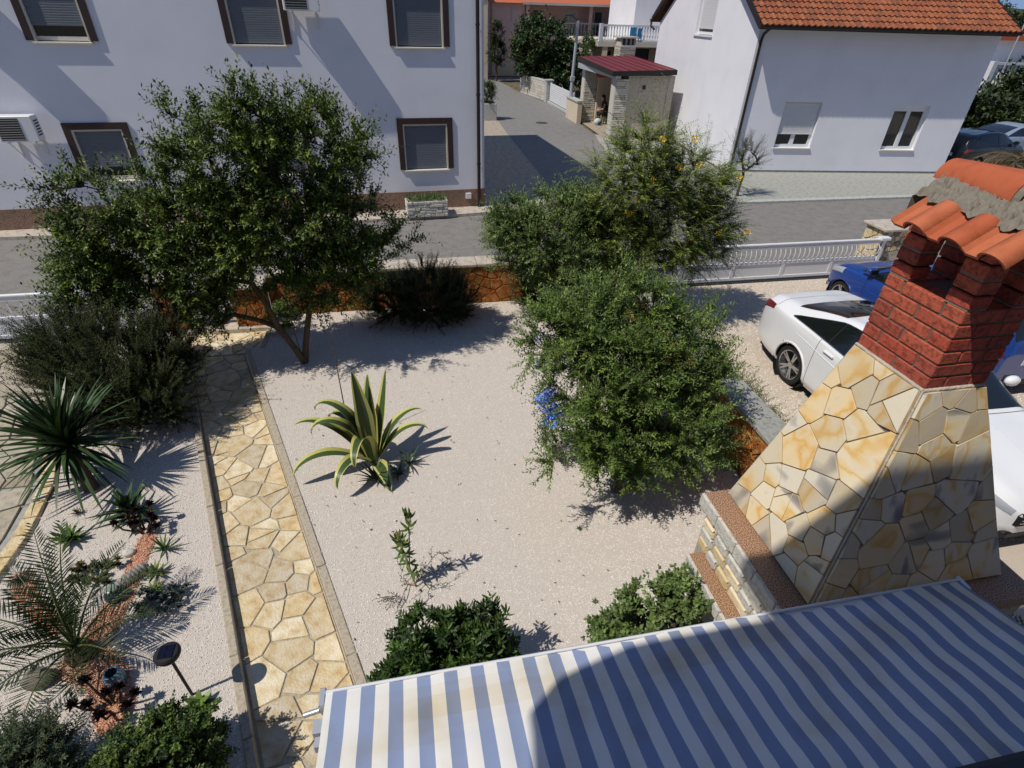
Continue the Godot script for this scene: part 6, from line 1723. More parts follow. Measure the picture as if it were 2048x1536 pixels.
	plant("wall_bush", "dark evergreen bush of upright needle shoots against the orange garden wall", "bush", Vector3(0.35, 0, -9.5), [Vector3(0.3, 0.3, -9.5), Vector3(0.5, 0.3, -9.6)],
		[[0.39, 0.50, -9.5, 0.62, 0.6, 0.5], [-0.28, 0.41, -9.65, 0.55, 0.43, 0.36], [0.86, 0.36, -9.55, 0.36, 0.4, 0.33]],
		480, {"per": 40, "twigs_n": 5, "len": 0.28, "leaf": 0.036, "width": 0.011, "c0": Color(0.017, 0.028, 0.006), "c1": Color(0.05, 0.066, 0.01), "tip": 0.003, "rmax": 0.03, "up": 0.75, "spread": 0.45, "hollow": 0.3, "droop": -0.1}, "needle", "bark", ["stems", "foliage"])
	plant("wall_shrub", "small bright green shrub at the foot of the orange gate pillar", "bush", Vector3(-2.35, 0, -9.6), [Vector3(-2.35, 0.15, -9.6)], [[-2.35, 0.24, -9.6, 0.28, 0.24, 0.25]], 45,
		{"per": 12, "twigs_n": 4, "len": 0.14, "leaf": 0.045, "width": 0.02, "c0": Color(0.07, 0.12, 0.02), "c1": Color(0.14, 0.2, 0.03), "tip": 0.003, "up": 0.4, "twigs": false}, "leaf", "bark", ["stems", "foliage"])
	plant("creeper", "dark green creeper over the corner where the two garden walls meet", "bush", Vector3(2.4, 0, -10.0), [Vector3(2.35, 0.3, -10.0)], [[2.28, 0.37, -10.02, 0.18, 0.46, 0.12], [2.55, 0.42, -9.95, 0.3, 0.5, 0.2]], 90,
		{"per": 14, "twigs_n": 4, "len": 0.16, "leaf": 0.05, "width": 0.022, "c0": Color(0.035, 0.06, 0.012), "c1": Color(0.07, 0.1, 0.02), "tip": 0.003, "up": 0.1, "twigs": false}, "leaf", "bark", ["stems", "foliage"])
	var pb := plant("plumbago", "low shrub with sky-blue flower heads in front of the olive tree", "bush", Vector3(1.8, 0, -5.45), [Vector3(1.8, 0.3, -5.45)], [[1.72, 0.5, -5.3, 0.2, 0.45, 0.2], [1.6, 1.3, -5.5, 0.12, 0.6, 0.12]], 70,
		{"per": 12, "twigs_n": 4, "len": 0.18, "leaf": 0.045, "width": 0.016, "c0": Color(0.05, 0.08, 0.02), "c1": Color(0.1, 0.15, 0.04), "tip": 0.003, "up": 0.4, "twigs": false}, "leaf", "bark", ["stems", "foliage"])
	for f in [[1.55, 0.95, -5.25], [1.64, 0.9, -5.15], [1.7, 0.98, -5.2], [1.57, 0.84, -5.05], [1.76, 0.92, -5.2], [1.66, 1.02, -5.35], [1.72, 0.84, -5.08], [1.62, 1.1, -5.3], [1.5, 1.05, -5.25], [1.45, 1.85, -5.45], [1.5, 1.5, -5.35]]:
		var fm := MB.new()
		var o := Vector3(f[0], f[1], f[2])
		for i in 60:
			fm.col = vary(Color(0.12, 0.28, 0.8), 0.25)
			var d := (rdir() + Vector3(0, 0.5, 0.2)).normalized()
			fm.leaf(o + rdir() * Vector3(0.08, 0.06, 0.08), d, ortho(d), rf(0.035, 0.055), 0.03)
		put("flower_head", fm.mesh(pb.position), M.petal, pb)
	plant("pittosporum", "dense dark green shrub with whorled leaves at the awning's front edge", "bush", Vector3(0.1, 0, -2.5), [Vector3(0.1, 0.3, -2.5), Vector3(-0.1, 0.3, -2.5)],
		[[0.06, 0.55, -2.50, 0.5, 0.42, 0.4], [-0.2, 0.48, -2.40, 0.3, 0.3, 0.26], [0.38, 0.44, -2.50, 0.26, 0.3, 0.24]],
		230, {"per": 17, "twigs_n": 4, "len": 0.1, "leaf": 0.08, "width": 0.024, "big": true, "c0": Color(0.02, 0.042, 0.01), "c1": Color(0.07, 0.125, 0.022), "tip": 0.004, "rmax": 0.03, "up": 0.5, "spread": 0.6, "hollow": 0.1, "fwd": 0.6, "twigs": false}, "leaf", "bark", ["stems", "foliage"])
	plant("euonymus", "pale green rounded shrub between the awning edge and the barbecue's granite ledge", "bush", Vector3(1.47, 0, -2.0), [Vector3(1.5, 0.6, -2.0)],
		[[1.52, 1.25, -2.0, 0.3, 0.42, 0.27], [1.66, 1.6, -2.0, 0.13, 0.24, 0.14], [1.3, 1.15, -2.0, 0.2, 0.26, 0.22], [1.45, 0.65, -2.0, 0.28, 0.5, 0.28]],
		380, {"per": 15, "twigs_n": 5, "len": 0.09, "leaf": 0.038, "width": 0.025, "c0": Color(0.08, 0.125, 0.035), "c1": Color(0.19, 0.26, 0.08), "tip": 0.003, "up": 0.45, "hollow": 0.4, "twigs": false}, "leaf", "bark", ["stems", "foliage"])
	plant("box_bush", "round glossy box bush at the bottom of the picture, left of the path", "bush", Vector3(-2.1, 0, -2.2), [Vector3(-2.1, 0.25, -2.2)],
		[[-2.06, 0.4, -2.12, 0.38, 0.38, 0.36], [-2.24, 0.44, -2.08, 0.24, 0.28, 0.26], [-1.9, 0.38, -2.15, 0.2, 0.27, 0.2]],
		420, {"per": 18, "twigs_n": 6, "len": 0.1, "leaf": 0.03, "width": 0.019, "c0": Color(0.02, 0.045, 0.008), "c1": Color(0.1, 0.15, 0.02), "tip": 0.003, "up": 0.4, "hollow": 0.5, "twigs": false}, "leaf", "bark", ["stems", "foliage"])
	plant("lavender_bush", "soft grey-green bush in the bottom left corner of the picture", "bush", Vector3(-3.1, 0, -2.25), [Vector3(-3.1, 0.2, -2.25)],
		[[-3.0, 0.4, -2.2, 0.3, 0.35, 0.3], [-3.3, 0.3, -2.3, 0.3, 0.28, 0.28]],
		260, {"per": 34, "twigs_n": 5, "len": 0.2, "leaf": 0.036, "width": 0.01, "c0": Color(0.04, 0.065, 0.03), "c1": Color(0.085, 0.115, 0.05), "tip": 0.003, "up": 0.7, "spread": 0.5, "hollow": 0.3}, "needle", "bark", ["stems", "foliage"])
	# weeds along the parking side of the low wall
	for q in [[4.95, -7.1, 0.32, "leafy weeds with thin stems by the low wall, farthest from the barbecue"], [5.0, -6.35, 0.3, "leafy weeds by the low wall, second clump from the far end"], [4.9, -5.75, 0.27, "yellowish weeds by the low wall, third clump from the far end"], [4.85, -5.2, 0.26, "weeds with small blue flowers by the low wall, nearest to the barbecue"]]:
		var p := plant("weeds", q[3], "weeds", Vector3(q[0], 0, q[1]), [Vector3(q[0], 0.1, q[1])], [[q[0], 0.16, q[1], 0.3, q[2], 0.34]], 42,
			{"per": 12, "twigs_n": 4, "len": 0.22, "leaf": 0.035, "width": 0.014, "c0": Color(0.06, 0.1, 0.02), "c1": Color(0.16, 0.2, 0.04), "tip": 0.0025, "up": 0.6, "floor": 0.02}, "leaf", "bark", ["stems", "foliage"], "weeds along the parking wall")
		if q[1] > -5.3:
			for i in 5:
				var fm := MB.new()
				fm.col = Color(0.28, 0.3, 0.75)
				fm.ball(Vector3(q[0] + rf(-0.2, 0.3), rf(0.25, 0.4), q[1] + rf(-0.3, 0.2)), Vector3(0.022, 0.012, 0.022), 7, 4)
				put("flower", fm.mesh(p.position), M.petal, p)
	# shrubs and trees beyond the street
	plant("street_shrub", "small bare-stemmed shrub at the front corner of the gabled house", "bush", Vector3(11.3, 0, -17.1), [Vector3(11.3, 0.7, -17.1), Vector3(11.0, 0.8, -17.1)],
		[[11.46, 1.25, -17.20, 0.45, 0.42, 0.41], [10.95, 1.4, -17.10, 0.2, 0.42, 0.27]], 60, {"per": 26, "twigs_n": 4, "len": 0.4, "leaf": 0.06, "width": 0.01, "c0": Color(0.04, 0.065, 0.03), "c1": Color(0.08, 0.12, 0.05), "tip": 0.008, "up": 0.8, "spread": 0.4})
	plant("fig_tree", "large dark green fig tree behind the stone wall and the lamp pole", "tree", Vector3(11.6, 0, -44.5), [Vector3(11.3, 1.5, -44.7), Vector3(12.0, 1.3, -44.5)],
		[[11.09, 2.7, -45.00, 2.1, 2.0, 1.97], [10.3, 3.0, -45.00, 1.2, 1.4, 1.2], [12.3, 1.9, -44.00, 1.4, 1.4, 1.2], [11.6, 1.2, -43.2, 1.0, 0.8, 0.9]],
		420, {"per": 9, "twigs_n": 5, "len": 0.5, "leaf": 0.2, "width": 0.16, "c0": Color(0.025, 0.05, 0.012), "c1": Color(0.06, 0.1, 0.025), "tip": 0.012, "up": 0.3, "hollow": 0.3})
	plant("creeper_bush", "light green climbing plant beside the pink house's balcony column", "bush", Vector3(15.2, 0, -46.8), [Vector3(15.2, 1.5, -46.8)],
		[[15.1, 2.2, -46.8, 0.8, 1.9, 0.9], [14.2, 1.5, -45.5, 0.8, 1.1, 0.8]], 150, {"per": 10, "twigs_n": 5, "len": 0.4, "leaf": 0.13, "width": 0.08, "c0": Color(0.05, 0.08, 0.02), "c1": Color(0.09, 0.13, 0.03), "tip": 0.012, "up": 0.4})
	plant("slim_tree", "small dark slim tree in front of the pink house's end wall", "tree", Vector3(9.1, 0, -53.2), [Vector3(9.1, 1.2, -53.2)],
		[[9.12, 3.41, -53.20, 0.45, 1.0, 0.5], [9.14, 2.2, -53.2, 0.7, 0.9, 0.7]], 110, {"per": 9, "twigs_n": 5, "len": 0.35, "leaf": 0.14, "width": 0.08, "c0": Color(0.02, 0.035, 0.012), "c1": Color(0.045, 0.07, 0.02), "tip": 0.012, "up": 0.5})
	plant("planter_flowers", "green plant with red flowers in the pale planter box of the yard", "plants", Vector3(5.0, 0.86, -33.2), [Vector3(5.0, 1.1, -33.2)],
		[[5.05, 1.35, -33.2, 0.5, 0.55, 0.4]], 60, {"per": 9, "twigs_n": 5, "len": 0.25, "leaf": 0.1, "width": 0.06, "c0": Color(0.03, 0.06, 0.012), "c1": Color(0.08, 0.13, 0.03), "tip": 0.008, "up": 0.4}, "leaf", "bark", ["stems", "foliage"])
	var rt := {"per": 10, "twigs_n": 5, "len": 0.8, "leaf": 0.3, "width": 0.16, "c0": Color(0.025, 0.04, 0.012), "c1": Color(0.06, 0.085, 0.025), "tip": 0.015, "up": 0.4, "hollow": 0.2}
	var k := 0
	for q in [[Vector3(62, 0, -58), [[63, 4.6, -60.0, 3.2, 2.6, 2.5]], "round dark tree against the sky at the top right corner"], [Vector3(46, 0, -42), [[47, 3.0, -43, 3.5, 2.4, 3.0], [50, 3.4, -43, 2.6, 2.6, 2.0]], "dark trees' mass under the skyline, behind the white balcony"], [Vector3(33.4, 0, -26), [[33.6, 1.7, -26.4, 2.2, 1.6, 1.6]], "dark bushy tree in front of the white balcony's right end"], [Vector3(28.9, 0, -25), [[28.9, 1.0, -25.2, 1.3, 0.9, 0.9], [31.0, 0.8, -25.6, 1.6, 0.8, 0.9]], "low hedge with pale blossoms behind the black car"], [Vector3(40, 0, -36), [[41, 1.6, -36.5, 3.5, 1.6, 2.5]], "dark hedge below the white balcony at the right"]]:
		plant("far_tree", q[2], "tree", q[0], [q[0] + Vector3(0.3, 1.2, -0.3)], q[1], [190, 260, 160, 130, 170][k], rt, "leaf", "bark", ["trunk", "crown"], "trees at the top right")
		k += 1
	# a wooded slope far behind everything
	var wd := MB.new()
	for i in 260:
		var a := deg_to_rad(rf(-30, 62)); var d := rf(80, 130)
		var b := Vector3(sin(a) * d, rf(-0.5, 0.6), -cos(a) * d)
		var s := rf(2.0, 4.6)
		for j in 55:
			var dr := rdir(); if dr.y < -0.2: dr.y = -dr.y
			wd.col = vary(Color(0.035, 0.055, 0.02), 0.4)
			var e := (dr + rdir() * 0.7).normalized()
			wd.leaf(b + Vector3(0, s * 0.45, 0) + dr * Vector3(s * 0.7, s * 0.55, s * 0.7) * rf(0.7, 1.05), e, ortho(e), s * 0.42, s * 0.3)
	var wo := put("woodland", wd.mesh(), M.leaf)
	tag(wo, "wooded slope far behind the houses", "woodland", "", "stuff")

func small_plants() -> void:
	# variegated agave: straps set by hand like the plant in the photograph; azimuth, start elevation, length, width, droop (radians)
	var A := Vector3(-0.66, 0, -5.62)
	var ag := thing("agave", "large agave with green leaves edged in yellow, on the open gravel right of the path", "agave", A)
	for q in [[3.45, 0.75, 1.15, 0.17, 2.0, 2.2], [2.97, 1.05, 1.2, 0.17, 1.75, 2.8], [2.5, 1.3, 1.05, 0.18, 2.9, 3.0], [1.95, 1.42, 1.25, 0.23, 0.25, 2.0], [1.5, 1.38, 1.15, 0.2, 0.6, 2.2], [0.9, 1.22, 1.25, 0.16, -0.1, 2.0], [0.35, 1.1, 1.0, 0.15, 1.7, 3.4], [0.0, 1.0, 0.95, 0.15, 1.9, 3.4], [4.15, 0.95, 0.95, 0.17, 2.6, 2.4], [4.5, 1.36, 1.2, 0.19, 3.1, 3.0], [5.06, 0.6, 0.65, 0.19, 1.6, 1.6], [3.14, 1.36, 1.2, 0.18, 2.95, 3.0], [2.75, 1.4, 1.3, 0.19, 2.7, 3.4]]:
		var b := MB.new()
		b.blade(A + Vector3(cos(q[0]), 0.02, -sin(q[0])) * 0.07 - A + Vector3(0, 0.04, 0), q[0], q[1], q[2], q[3], q[4], 18, Color(0.06, 0.1, 0.035), Color(0.52, 0.5, 0.15), 0.28, 0.5, q[5])
		put("leaf", b.mesh(), M.succulent, ag)
	var st := MB.new()
	st.tube(PackedVector3Array([Vector3(-0.3, 0, -0.35), Vector3(-0.34, 1.1, -0.6), Vector3(-0.35, 1.75, -0.7)]), PackedFloat32Array([0.009, 0.007, 0.004]), 5)
	put("dry_stalk", st.mesh(), M.bark, ag)
	for q in [[-0.62, -5.25, 26, 0.34, "spiky grey-green agave pup under the front of the large agave"], [-0.2, -5.5, 18, 0.28, "spiky dark agave pup in the large agave's shadow on its right"], [-0.35, -5.3, 12, 0.2, "small spiky agave pup between the other two"]]:
		var b := MB.new()
		for i in q[2]:
			b.col = vary(Color(0.06, 0.09, 0.055), 0.25)
			b.blade(Vector3(0, 0.01, 0), i * 2.4 + rf(-0.2, 0.2), rf(0.35, 1.2), q[3] * rf(0.7, 1.1), 0.028, 0.35, 5, b.col, b.col, 0.3, 0.4)
		var o := put("agave_pup", b.mesh(), M.succulent, null, Vector3(q[0], 0, q[1]))
		tag(o, q[4], "agave", "agave pups round the large agave")
	# yuccas
	for q in [[-4.15, -5.8, 0.62, 170, 0.88, "tall yucca with a big spiky head of dark green blades at the left edge"], [-3.4, -5.1, 0.08, 46, 0.4, "short yucca without a stem, left of the path below the tall one"]]:
		var t := thing("yucca", q[5], "yucca", Vector3(q[0], 0, q[1]))
		var tr := MB.new()
		tr.tube(PackedVector3Array([Vector3(0.08, 0, 0.1), Vector3(0.03, q[2] * 0.6, 0.05), Vector3(0, q[2], 0)]), PackedFloat32Array([0.09, 0.075, 0.07]), 8)
		put("stem", tr.mesh(), M.bark, t)
		for i in q[3]:
			var b := MB.new()
			b.col = vary(Color(0.038, 0.075, 0.024), 0.35)
			var el := rf(-0.55, 1.45) if rng.randf() < 0.75 else rf(0.6, 1.5)
			b.blade(Vector3(rf(-0.03, 0.03), q[2] + rf(-0.06, 0.08), rf(-0.03, 0.03)), i * 2.4 + rf(-0.3, 0.3), el, q[4] * rf(0.75, 1.15), 0.05, rf(0.1, 0.45), 6, b.col, b.col, 0.35, 0.35)
			put("leaf", b.mesh(), M.succulent, t)
	# date palm
	var pm := thing("palm", "young date palm with long feathery fronds at the lower left", "palm", Vector3(-3.25, 0, -3.4))
	var fr := [[1.95, 1.15, 1.20, 0.55], [1.62, 1.20, 1.16, 0.60], [0.55, 0.85, 0.92, 1.00], [0.20, 0.70, 0.72, 1.10], [1.10, 1.00, 0.96, 0.90], [2.35, 0.95, 1.04, 1.00], [2.90, 0.85, 1.08, 1.10], [3.40, 0.75, 1.04, 1.10], [4.10, 0.75, 0.88, 1.30], [4.75, 0.80, 0.92, 1.35], [5.20, 0.70, 0.68, 1.20], [5.80, 0.75, 0.64, 1.20], [1.80, 1.40, 0.88, 0.50], [2.60, 1.30, 0.80, 0.80], [0.90, 1.30, 0.72, 0.70], [3.90, 1.20, 0.72, 1.10]]
	for q in fr:
		var b := MB.new()
		var p := Vector3(0, 0.14, 0)
		var n := 40
		var pts := PackedVector3Array([p]); var rr := PackedFloat32Array([0.012])
		var tone := rf(0.75, 1.25)
		for i in n:
			var s := (i + 1.0) / n
			var e: float = q[1] - q[3] * pow(s, 1.5)
			var d := Vector3(cos(q[0]) * cos(e), sin(e), -sin(q[0]) * cos(e))
			p += d * q[2] / n
			pts.append(p); rr.append(0.012 * (1 - s) + 0.002)
			if s < 0.16: continue
			var side := Vector3(-sin(q[0]), 0, -cos(q[0]))
			var up := d.cross(side)
			if up.y < 0: up = -up
			var l := 0.22 * sin(PI * clampf(0.18 + 0.78 * s, 0, 1)) + 0.03
			for k in [-1.0, 1.0]:
				var ld: Vector3 = (d * 0.75 + side * k + up * rf(0.25, 0.55) + rdir() * 0.12).normalized()
				b.col = Color(0.034, 0.055, 0.018) * tone * rf(0.8, 1.2)
				b.leaf(p, ld, ld.cross(up).normalized(), l * rf(0.85, 1.1), 0.0135)
		b.col = Color(0.1, 0.13, 0.04)
		b.tube(pts, rr, 5)
		put("frond", b.mesh(), M.leaf, pm)
	var pt := MB.new()
	pt.lathe([Vector2(0.11, 0), Vector2(0.13, 0.06), Vector2(0.09, 0.15), Vector2(0.04, 0.2)], 10)
	put("stem", pt.mesh(), M.bark, pm)
	# a drying palm by the parking, only its frond tips show
	var dp := thing("dry_palm", "drooping palm fronds with brown tips behind the chimney, at the right edge", "palm", Vector3(20.6, 0, -15.0))
	for q in 16:
		var b := MB.new()
		var az := 2.2 + q * 0.16 + rf(-0.1, 0.1); var e0 := rf(0.35, 1.0)
		var p := Vector3(0, 0.95, 0)
		var pts := PackedVector3Array([p]); var rr := PackedFloat32Array([0.02])
		for i in 26:
			var s := (i + 1.0) / 26
			var e := e0 - 1.5 * s * s
			var d := Vector3(cos(az) * cos(e), sin(e), -sin(az) * cos(e))
			p += d * 1.9 / 26
			pts.append(p); rr.append(0.018 * (1 - s) + 0.003)
			var side := Vector3(-sin(az), 0, -cos(az))
			for k in [-1.0, 1.0]:
				var ld: Vector3 = (d * 0.9 + side * k * 0.8 + Vector3(0, -0.15, 0) + rdir() * 0.2).normalized()
				b.col = Color(0.07, 0.09, 0.025).lerp(Color(0.2, 0.12, 0.05), clampf(s * 1.3 - 0.3 + rf(-0.2, 0.2), 0, 1))
				b.leaf(p, ld, ld.cross(Vector3.UP).normalized(), 0.4, 0.03)
		b.tube(pts, rr, 4)
		put("frond", b.mesh(), M.leaf, dp)
	var dt := MB.new()
	dt.tube(PackedVector3Array([Vector3(0, 0, 0), Vector3(0, 1.0, 0)]), PackedFloat32Array([0.17, 0.13]), 10)
	put("trunk", dt.mesh(), M.bark, dp)
	# oleander sapling
	var sp := thing("sapling", "young oleander sapling tied to a thin cane, alone on the gravel", "plant", Vector3(-0.21, 0, -3.65))
	var sw := MB.new()
	sw.tube(PackedVector3Array([Vector3(), Vector3(-0.04, 0.35, 0.0), Vector3(-0.1, 0.72, 0.0)]), PackedFloat32Array([0.009, 0.008, 0.005]), 6)
	sw.tube(PackedVector3Array([Vector3(-0.03, 0.3, 0), Vector3(0.0, 0.7, 0.02), Vector3(0.02, 1.0, 0.0)]), PackedFloat32Array([0.007, 0.006, 0.004]), 6)
	put("stem", sw.mesh(), M.bark, sp)
	bx("cane", Vector3(-0.008, 0, -0.008), Vector3(0.008, 0.85, 0.008), M.split_yellow, sp).rotation.z = 0.14
	var sl := MB.new()
	for w in [[Vector3(0.02, 1.0, 0), 16, 0.9], [Vector3(0.01, 0.86, 0), 10, 0.4], [Vector3(-0.1, 0.7, 0), 16, 0.6], [Vector3(-0.08, 0.6, 0), 12, 0.2], [Vector3(-0.06, 0.48, 0), 10, -0.1], [Vector3(-0.03, 0.32, 0), 7, -0.2], [Vector3(-0.01, 0.18, 0), 6, 0.1]]:
		for i in w[1]:
			var a: float = i * 2.4; var e: float = w[2] + rf(-0.4, 0.4)
			var d := Vector3(cos(a) * cos(e), sin(e), -sin(a) * cos(e))
			sl.col = Color(0.05, 0.1, 0.018).lerp(Color(0.15, 0.22, 0.03), rf(0, 0.8))
			sl.leaf4(w[0] + rdir() * 0.015, d, d.cross(Vector3.UP).normalized() * -1.0, rf(0.09, 0.14), 0.03, 0.12)
	put("foliage", sl.mesh(), M.leaf, sp)
	plant("trailing_weed", "thin trailing weed creeping over the gravel at the sapling's foot", "weeds", Vector3(-0.2, 0, -3.6), [Vector3(-0.2, 0.05, -3.6)], [[-0.2, 0.07, -3.55, 0.3, 0.08, 0.25], [0.08, 0.12, -3.75, 0.2, 0.12, 0.12], [-0.5, 0.04, -3.55, 0.15, 0.03, 0.05]], 26,
		{"per": 8, "twigs_n": 2, "len": 0.13, "leaf": 0.022, "width": 0.012, "c0": Color(0.05, 0.07, 0.03), "c1": Color(0.1, 0.13, 0.06), "tip": 0.002, "floor": 0.015}, "leaf", "bark", ["stems", "foliage"])
	# rosettes and succulents in the left bed: x, z, leaves, length, elevation low/high, colours, width
	var ros := [
		["aloe", "bright green aloe rosette near the yucca, upper one of the two aloes", "aloe", -3.95, -4.85, 20, 0.24, 0.25, 1.2, Color(0.06, 0.12, 0.02), Color(0.13, 0.2, 0.04), 0.05],
		["aloe", "small yellow-green aloe rosette beside the kerb, lower one of the two aloes", "aloe", -2.88, -4.22, 16, 0.17, 0.25, 1.2, Color(0.08, 0.13, 0.02), Color(0.17, 0.22, 0.04), 0.035],
		["echeveria", "grey-green clump of small succulent rosettes near the kerb, above the solar lamp", "succulent", -2.7, -3.85, 0, 0, 0, 0, Color(0.08, 0.1, 0.085), Color(0.14, 0.17, 0.14), 0],
		["sedum", "brownish green clump of low succulents in the middle of the left bed", "succulent", -3.5, -4.3, 0, 0, 0, 0, Color(0.06, 0.06, 0.025), Color(0.12, 0.1, 0.04), 0],
		["leafy_plant", "light green broad-leaved seedling above the box bush", "plant", -2.07, -2.72, 10, 0.17, 0.3, 1.1, Color(0.1, 0.16, 0.03), Color(0.16, 0.24, 0.05), 0.07],
		["grassy_plant", "pale green tuft of trailing leaves just below the small aloe", "plant", -2.83, -4.02, 22, 0.13, 0.1, 0.8, Color(0.12, 0.17, 0.03), Color(0.2, 0.24, 0.05), 0.02],
		["dwarf_palm", "small fan of stiff green leaves behind the palm frond near the red gravel", "plant", -2.9, -4.55, 18, 0.22, 0.3, 1.3, Color(0.05, 0.09, 0.025), Color(0.1, 0.16, 0.04), 0.022],
		["spiny_plant", "little spiny grey plant in the upper part of the left bed", "plant", -4.05, -5.28, 26, 0.09, 0.2, 1.4, Color(0.07, 0.06, 0.04), Color(0.13, 0.12, 0.08), 0.014],
		["dark_succulent", "dark red succulent on the small left patch of red gravel", "succulent", -4.2, -4.36, 22, 0.1, 0.2, 1.2, Color(0.02, 0.014, 0.012), Color(0.05, 0.03, 0.025), 0.03]]
	for q in ros:
		var b := MB.new()
		if q[5] > 0:
			for i in q[5]:
				b.col = (q[9] as Color).lerp(q[10], rng.randf()) * rf(0.85, 1.15)
				b.blade(Vector3(0, 0.01, 0), i * 2.4 + rf(-0.2, 0.2), lerpf(q[7], q[8], float(i) / q[5]), q[6] * rf(0.75, 1.1), q[11], 0.3, 6, b.col, b.col, 0.3, 0.4)
		else:
			for k in 34:
				var c := Vector3(rf(-0.22, 0.22), rf(0.01, 0.09), rf(-0.15, 0.15))
				var col := (q[9] as Color).lerp(q[10], rng.randf())
				for i in 13:
					b.col = col * rf(0.8, 1.2)
					b.blade(c, i * 2.4, lerpf(0.2, 1.3, i / 13.0), 0.055 * rf(0.8, 1.2), 0.026, 0.1, 3, b.col, b.col, 0.3, 0.6)
		var o := put(q[0], b.mesh(), M.succulent, null, Vector3(q[3], 0, q[4]))
		tag(o, q[1], q[2])
	# dark tree aeoniums: stems with rosettes
	for q in [[-3.2, -4.86, 9, 0.32, "group of black-red aeonium rosettes on stems below the short yucca"], [-2.78, -2.85, 8, 0.34, "sprawling black-red aeonium with curved bare stems above the box bush"]]:
		var t := thing("aeonium", q[4], "succulent", Vector3(q[0], 0, q[1]))
		for k in q[2]:
			var a: float = k * 2.4; var r: float = rf(0.05, q[3] * 0.75)
			var top := Vector3(cos(a) * r, rf(0.14, q[3]), -sin(a) * r * 0.7)
			var sm := MB.new()
			sm.tube(PackedVector3Array([Vector3(cos(a) * 0.03, 0, -sin(a) * 0.03), Vector3(cos(a) * r * 0.8, top.y * 0.45, -sin(a) * r * 0.6), top]), PackedFloat32Array([0.012, 0.011, 0.009]), 6)
			put("stem", sm.mesh(), M.bark, t)
			var b := MB.new()
			for i in 30:
				b.col = vary(Color(0.022, 0.011, 0.014), 0.4).lerp(Color(0.035, 0.05, 0.015), 0.5 if i > 24 else 0.0)
				b.blade(top, i * 2.4, lerpf(-0.1, 1.35, i / 30.0), 0.062 * rf(0.8, 1.1), 0.026, -0.2, 4, b.col, b.col, 0.25, 0.65)
			put("rosette", b.mesh(), M.succulent, t)
	for q in [[1.72, -4.05, "tiny weed seedling on the gravel below the olive tree's shadow"], [1.6, -3.1, "tiny weed seedling on the gravel above the pale green shrub"]]:
		var b := MB.new()
		for i in 6:
			b.col = vary(Color(0.08, 0.12, 0.03), 0.3)
			var d := Vector3(cos(i * 1.1), 0.5, -sin(i * 1.1)).normalized()
			b.leaf(Vector3(0, 0.005, 0), d, d.cross(Vector3.UP).normalized() * -1.0, 0.045, 0.018)
		var o := put("weed_seedling", b.mesh(), M.leaf, null, Vector3(q[0], 0.005, q[1]))
		tag(o, q[2], "weeds", "weed seedlings in the open gravel")
	var lt := MB.new()   # fallen leaves, scattered where the tree drops them
	for i in 420:
		var p := Vector3(rf(-2.6, 3.4), 0.016, rf(-9.6, -2.6))
		if p.x < pr(p.z) + 0.12 or p.x > 3.9 or rng.randf() < 0.0: continue
		if rng.randf() > 0.45 + 0.5 * exp(-Vector2(p.x + 1.8, p.z + 8.0).length() * 0.5): continue
		lt.col = [Color(0.11, 0.07, 0.035), Color(0.16, 0.12, 0.05), Color(0.07, 0.05, 0.03)][rng.randi() % 3]
		var d := Vector3(rf(-1, 1), rf(-0.1, 0.25), rf(-1, 1)).normalized()
		lt.leaf(p, d, d.cross(Vector3.UP).normalized() * -1.0, rf(0.02, 0.045), rf(0.01, 0.02))
	tag(put("fallen_leaves", lt.mesh(), M.leaf), "dry leaves fallen on the gravel under the tree", "leaves", "", "stuff")

